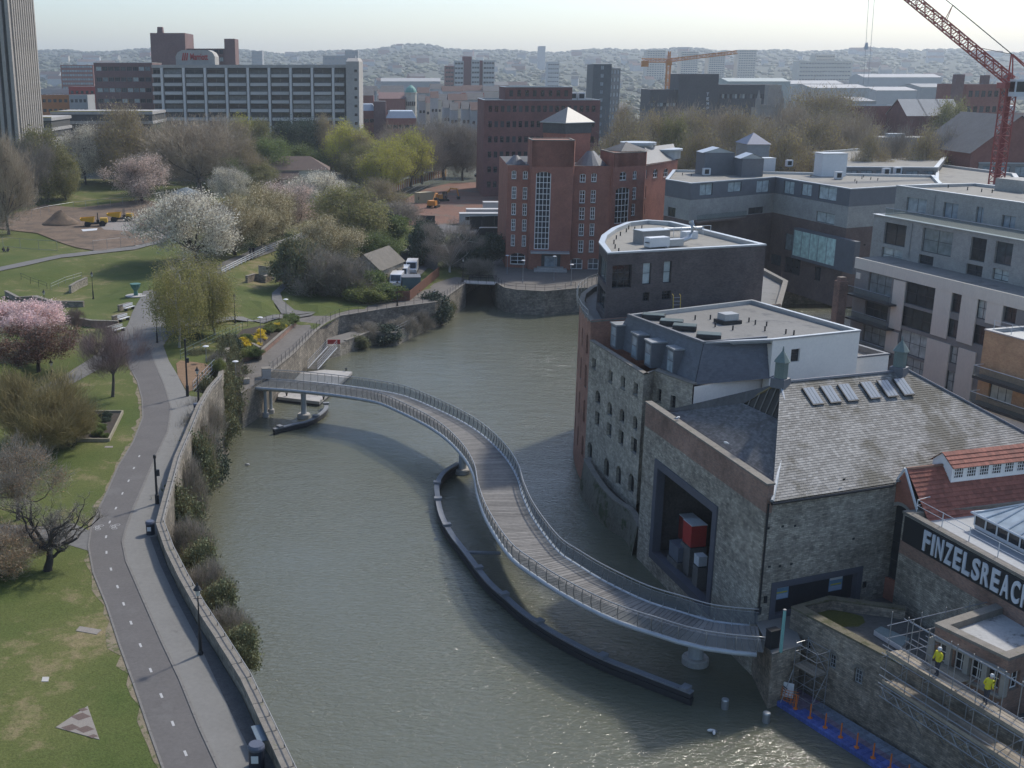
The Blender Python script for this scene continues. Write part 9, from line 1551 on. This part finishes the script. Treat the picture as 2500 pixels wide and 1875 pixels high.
def vehicle(name, label, p, rz, L, w, h, col, kind='car', cat=None, group=None):
 r = thing(name, label, cat or name.split('_')[-1], p, rz, group); pm_ = paint(col); z0 = .35 * h * .6
 if kind == 'van': pr = [(-L / 2, z0), (L / 2 - .05, z0), (L / 2, z0 + h * .22), (L / 2 - L * .06, h * .48), (L / 2 - L * .2, h * .97), (L / 2 - L * .26, h), (-L / 2 + .1, h), (-L / 2, h * .92)]
 else: pr = [(-L / 2, z0), (L / 2, z0), (L / 2, h * .5), (L / 2 - L * .04, h * .58), (L * .2, h * .64), (L * .06, h), (-L * .25, h), (-L * .42, h * .66), (-L / 2, h * .62)]
 n = len(pr); b = MB(); b.add([(x, -w / 2, z) for x, z in pr] + [(x, w / 2, z) for x, z in pr], [tuple(range(n)), tuple(reversed(range(n, 2 * n)))] + [(i, n + i, n + (i + 1) % n, (i + 1) % n) for i in range(n)]); shared('body', b.mesh('body', pm_), (0, 0, 0), 0, r)
 (xa, za), (xb, zb_) = (pr[3], pr[4]) if kind == 'van' else (pr[4], pr[5]); g = MB(); e = .02; g.quad((xa + e - .1 * (xa - xb), -w * .43, za + e + .1 * (zb_ - za)), (xa + e - .1 * (xa - xb), w * .43, za + e + .1 * (zb_ - za)), (xb + e + .1 * (xa - xb), w * .41, zb_ + e - .1 * (zb_ - za)), (xb + e + .1 * (xa - xb), -w * .41, zb_ + e - .1 * (zb_ - za))); shared('windscreen', g.mesh('windscreen', glass_dk), (0, 0, 0), 0, r)
 for s in (-1, 1):
  g = MB(); y = s * (w / 2 + .012); q = [(xb - .02 * L, h * .62), (xb - .04 * L, h * .92), (xb - (.14 if kind == 'van' else .3) * L, h * .92), (xb - (.14 if kind == 'van' else .38) * L, h * .64)]; g.poly([(x, y, z) for x, z in (q if s < 0 else q[::-1])]); shared('side_window', g.mesh('side_window', glass_dk), (0, 0, 0), 0, r); g = MB().box(L / 2 - .02, L / 2 + .015, s * w * .38 - .15, s * w * .38 + .15, h * .34, h * .44); shared('headlight', g.mesh('headlight', lampg), (0, 0, 0), 0, r)
  for x in (-L * .31, L * .32): t = MB().tube(((x, s * (w / 2 - .2), .32), (x, s * (w / 2 + .01), .32)), .33, 12); shared('wheel', t.mesh('wheel', rubb), (0, 0, 0), 0, r)
 return r
wv = (.6, .6, .6)
vehicle('white_van', 'white pickup van parked nearest the timber fence', T(969, 697), R(-97), 5.2, 2.0, 2.3, wv, 'van', 'van'); vehicle('white_van', 'second white van in the yard behind the nearest one', T(984, 678), R(-97), 5.2, 2.0, 2.1, wv, 'van', 'van'); vehicle('white_van', 'third white van at the back of the yard', T(1006, 666), R(-95), 5.4, 2.0, 2.4, wv, 'van', 'van'); vehicle('black_van', 'black van with pale roof beside the dark hoarding', T(1188, 580), R(180), 5.4, 2.0, 2.3, (.02, .02, .022), 'van', 'van')
b = T(1003, 700); r = thing('green_container', 'grey-green steel container in the van yard', 'container', b); MB().obox((b.x, b.y - .5, b.z), 3.2, 3.4, 2.0, .05).build('body', M('cont_green', (.10, .15, .155), .6, .15, 1, .1), r); MB().obox((b.x, b.y - .5, b.z + 2.0), 3.3, 3.5, .1, .05).build('roof', zinc, r)
for i, (x, y, rz, c) in enumerate(((1172, 432, .9, (.02, .02, .025)), (1182, 426, .9, (.5, .5, .5)), (1020, 276, 1.4, (.6, .6, .6)), (1040, 290, 1.4, (.06, .06, .07)), (1030, 300, 1.4, (.5, .5, .5)), (1055, 282, 1.4, (.2, .2, .22)))):
 b = G(x, y, 4.6 if i > 1 else 6.0); vehicle('car', ('dark car, left of two parked by the bare trees', 'white car, right of two parked by the bare trees', 'white car farthest along the distant street', 'dark car nearest the brick mansard office', 'pale car on the distant street', 'grey car at the right kerb of the distant street')[i], b, rz, 4.3, 1.8, 1.5, c, 'car', 'car')
yl_ = M('plant_yellow', (.55, .32, .02), .5, .12, 1, .03); yo_ = M('plant_orange', (.55, .22, .03), .5, .12, 1, .03); rd_ = M('plant_red', (.45, .045, .03), .5, .12, 1, .03)
def wheels(r, xs, w, rad):
 for x in xs:
  for s in (-1, 1): shared('wheel', MB().tube(((x, s * (w / 2 - .3), rad), (x, s * (w / 2 + .05), rad)), rad, 12).mesh('wheel', rubb), (0, 0, 0), 0, r)
def dumper(label, p, rz):
 r = thing('dumper_truck', label, 'dumper', p, rz); wheels(r, (-1.7, 1.5), 2.2, .7); shared('chassis', MB().box(-2.6, 2.2, -.7, .7, .6, 1.0).mesh('chassis', metal_dk), (0, 0, 0), 0, r)
 s = MB(); s.add([(.2, -1.15, 1.05), (2.9, -1.15, 1.5), (2.9, 1.15, 1.5), (.2, 1.15, 1.05), (.0, -1.25, 2.2), (3.1, -1.25, 2.0), (3.1, 1.25, 2.0), (0, 1.25, 2.2)], ((3, 2, 1, 0), (0, 1, 5, 4), (1, 2, 6, 5), (2, 3, 7, 6), (3, 0, 4, 7))); shared('skip', s.mesh('skip', yl_), (0, 0, 0), 0, r); shared('bonnet', MB().obox((-2.0, 0, 1.0), 1.7, 1.7, .95, 0, tx=.12).mesh('bonnet', yl_), (0, 0, 0), 0, r); shared('seat', MB().box(-1.0, -.4, -.4, .4, 1.0, 1.6).mesh('seat', metal_blk), (0, 0, 0), 0, r)
 for y in (-.8, .8): shared('roll_bar', MB().tube(((-.7, y, 1.0), (-.7, y, 3.0), (-.7, 0, 3.1)), .06, 5).mesh('roll_bar', metal_dk), (0, 0, 0), 0, r)
dumper('yellow dumper truck nearer the spoil heap', T(232, 553), R(190)); dumper('yellow dumper truck at the back of the stripped earth', T(296, 541), R(185))
p = T(350, 562); r = thing('road_roller', 'small red roller on the pale gravel pad', 'roller', p, R(150))
for x in (-1.0, 1.0): shared('drum', MB().tube(((x, -.6, .45), (x, .6, .45)), .45, 14).mesh('drum', metal_dk), (0, 0, 0), 0, r)
shared('body', MB().obox((0, 0, .55), 2.0, 1.1, .8, 0, tx=.1).mesh('body', rd_), (0, 0, 0), 0, r); shared('engine_cover', MB().obox((.7, 0, .9), 1.0, 1.1, .6, 0, tx=.2).mesh('engine_cover', rd_), (0, 0, 0), 0, r); shared('seat', MB().box(-.5, -.1, -.3, .3, 1.35, 1.8).mesh('seat', metal_blk), (0, 0, 0), 0, r); shared('roll_bar', MB().tube(((-.6, -.5, 1.2), (-.6, -.5, 2.5), (-.6, .5, 2.5), (-.6, .5, 1.2)), .06, 5).mesh('roll_bar', rd_), (0, 0, 0), 0, r)
def digger(label, p, rz):
 r = thing('excavator', label, 'excavator', p, rz)
 for s in (-1, 1): shared('track', MB().add([(x, s * 1.0 + y, z) for y in (-.3, .3) for x, z in ((-1.8, .4), (-1.5, .05), (1.5, .05), (1.8, .4), (1.5, .8), (-1.5, .8))], ((0, 1, 2, 3, 4, 5), (11, 10, 9, 8, 7, 6)) + tuple((i, 6 + i, 6 + (i + 1) % 6, (i + 1) % 6) for i in range(6))).mesh('track', rubb), (0, 0, 0), 0, r)
 shared('house', MB().obox((-.7, 0, .9), 2.6, 2.3, 1.2, 0, tx=.06).mesh('house', yo_), (0, 0, 0), 0, r); shared('cab', MB().obox((.5, -.65, .95), 1.3, 1.0, 1.8, 0, tx=.1).mesh('cab', glass_dk), (0, 0, 0), 0, r); shared('boom', MB().tube(((.4, .3, 1.4), (2.4, .3, 3.6), (4.2, .3, 3.4)), [.28, .26, .2], 4).mesh('boom', yo_), (0, 0, 0), 0, r); shared('dipper', MB().tube(((4.1, .3, 3.6), (4.7, .3, 1.4)), [.2, .14], 4).mesh('dipper', yo_), (0, 0, 0), 0, r); shared('bucket', MB().obox((4.6, .3, .6), .8, .9, .8, 0, tx=-.2).mesh('bucket', metal_dk), (0, 0, 0), 0, r)
digger('orange excavator in the middle of the excavated site', T(1058, 508), R(70)); digger('small orange excavator at the back of the excavated site', T(1204, 466), R(-120)); p = T(1080, 492); digger('low yellow machine behind the first excavator', p, R(10))
def cabin(name, label, bx, by, L, w, h, mat, a=0.0, z=None):
 b = T(bx, by); z = b.z if z is None else z; r = thing(name, label, 'site cabin', (b.x, b.y, z)); MB().obox((b.x, b.y, z + .15), L, w, h, a).build('body', mat, r); MB().obox((b.x, b.y, z + h + .15), L + .15, w + .15, .12, a).build('roof', mat, r); MB().obox((b.x, b.y, z), L * .9, w * .8, .15, a).build('base', metal_dk, r)
 for s in (-.3, .1): MB().obox((b.x + L * s * math.cos(a), b.y + L * s * math.sin(a) - w / 2 - .015, z + 1.2), 1.0, .03, .8, a).build('window', glass_dk, r)
cab_w = M('cabin_white', (.50, .49, .47), .6, .08, 1, .02); cabin('site_cabin', 'olive site container behind the excavator', 1036, 496, 5, 2.4, 2.8, M('cabin_olive', (.36, .31, .19), .7, .1, 1, .02), .6); cabin('site_cabin', 'nearest long white site cabin by the brick offices', 1168, 548, 9, 2.6, 2.5, cab_w); cabin('site_cabin', 'second long white site cabin', 1186, 538, 9.5, 2.6, 2.6, cab_w); cabin('site_cabin', 'white site cabin touching the brick offices', 1218, 528, 8, 2.8, 3.4, cab_w)
b = T(148, 548); hp_ = MB(); n = 14; rr_ = random.Random(2)
hp_.lathe(tuple(b), [(4.6, -.1), (3.6, .6), (1.9, 1.9), (.9, 2.8), (.15, 3.2)], 16); hp_.v = [(x + rr_.uniform(-.25, .25), y + rr_.uniform(-.25, .25), z + rr_.uniform(-.1, .12)) for x, y, z in hp_.v]; tag(hp_.build('spoil_heap', earth2, smooth=True), 'pointed heap of dark spoil beside the dumpers', 'spoil heap')
b = T(215, 566); r = thing('white_sheeting', 'white sheet lying at the edge of the stripped earth', 'sheeting', b); P = TL((190, 560), (242, 556), (238, 565), (196, 570)); MB().poly([p + Vector((0, 0, .15)) for p in P]).build('sheet', white_metal, r); MB().poly([p + Vector((.2, .1, .22)) for p in TL((196, 562), (236, 559), (234, 564), (200, 567))]).build('fold', white_metal, r)
gb = MB(); gb.lathe((0, 0, 0), [(.01, 0), (.06, .06), (.08, .18), (.05, .3), (.02, .4)], 8); gbm = gb.mesh('body', M('gull_white', (.62, .62, .6), .8, .05, 5, 0)); gw_m = MB(); gw_m.add([(0, .02, .1), (.1, .02, .28), (.05, -.05, .42), (-.02, .01, .2)], ((0, 1, 2, 3),)); gwm = gw_m.mesh('wing', M('gull_grey', (.3, .31, .33), .8, .05, 5, 0))
for i, (x, y, z, lab) in enumerate(((1736, 1786, .04, 'white gull floating on the river, left of two'), (1743, 1791, .04, 'white gull floating on the river, right of two'), (605, 1135, .04, 'white gull on the water below the ivy wall'), (1655, 1022, 14.3, 'white gull perched on the parapet of the power house'), (1773, 1084, 14.8, 'white gull on the dark slate roof'), (1878, 1139, 13.6, 'white gull at the lower edge of the slate roof'))):
 p = G(x, y, z); r = thing('gull', lab, 'gull', p, i * 1.3); r.scale = (1.3,) * 3; o = shared('body', gbm, (-.2, 0, .08), 0, r); o.rotation_euler = (0, R(90), 0); o = shared('wing', gwm, (-.1, .06, .1), 0, r); o.rotation_euler = (0, R(90), 0); o = shared('wing', gwm, (-.1, -.06, .1), 0, r); o.rotation_euler = (0, R(90), 0)
# ------------------------------------------------------------------ haze: one closed box of thin air round everything
hm = bpy.data.materials.new('haze_air'); hm.use_nodes = True; ht = hm.node_tree
for n in list(ht.nodes):
 if n.type == 'BSDF_PRINCIPLED': ht.nodes.remove(n)
pv = nd(ht, 'ShaderNodeVolumePrincipled'); pv.inputs['Color'].default_value = rgb(0.80, 0.89, 0.97); pv.inputs['Density'].default_value = HAZE; pv.inputs['Anisotropy'].default_value = 0.35
ht.links.new(pv.outputs[0], ht.nodes['Material Output'].inputs['Volume'])
hz = MB().box(-5800, 7500, -120, 5750, -2.0, 175).build('haze', hm); hz['kind'] = 'stuff'; tag(hz, 'thin blue-grey haze over the city and hills', 'haze')
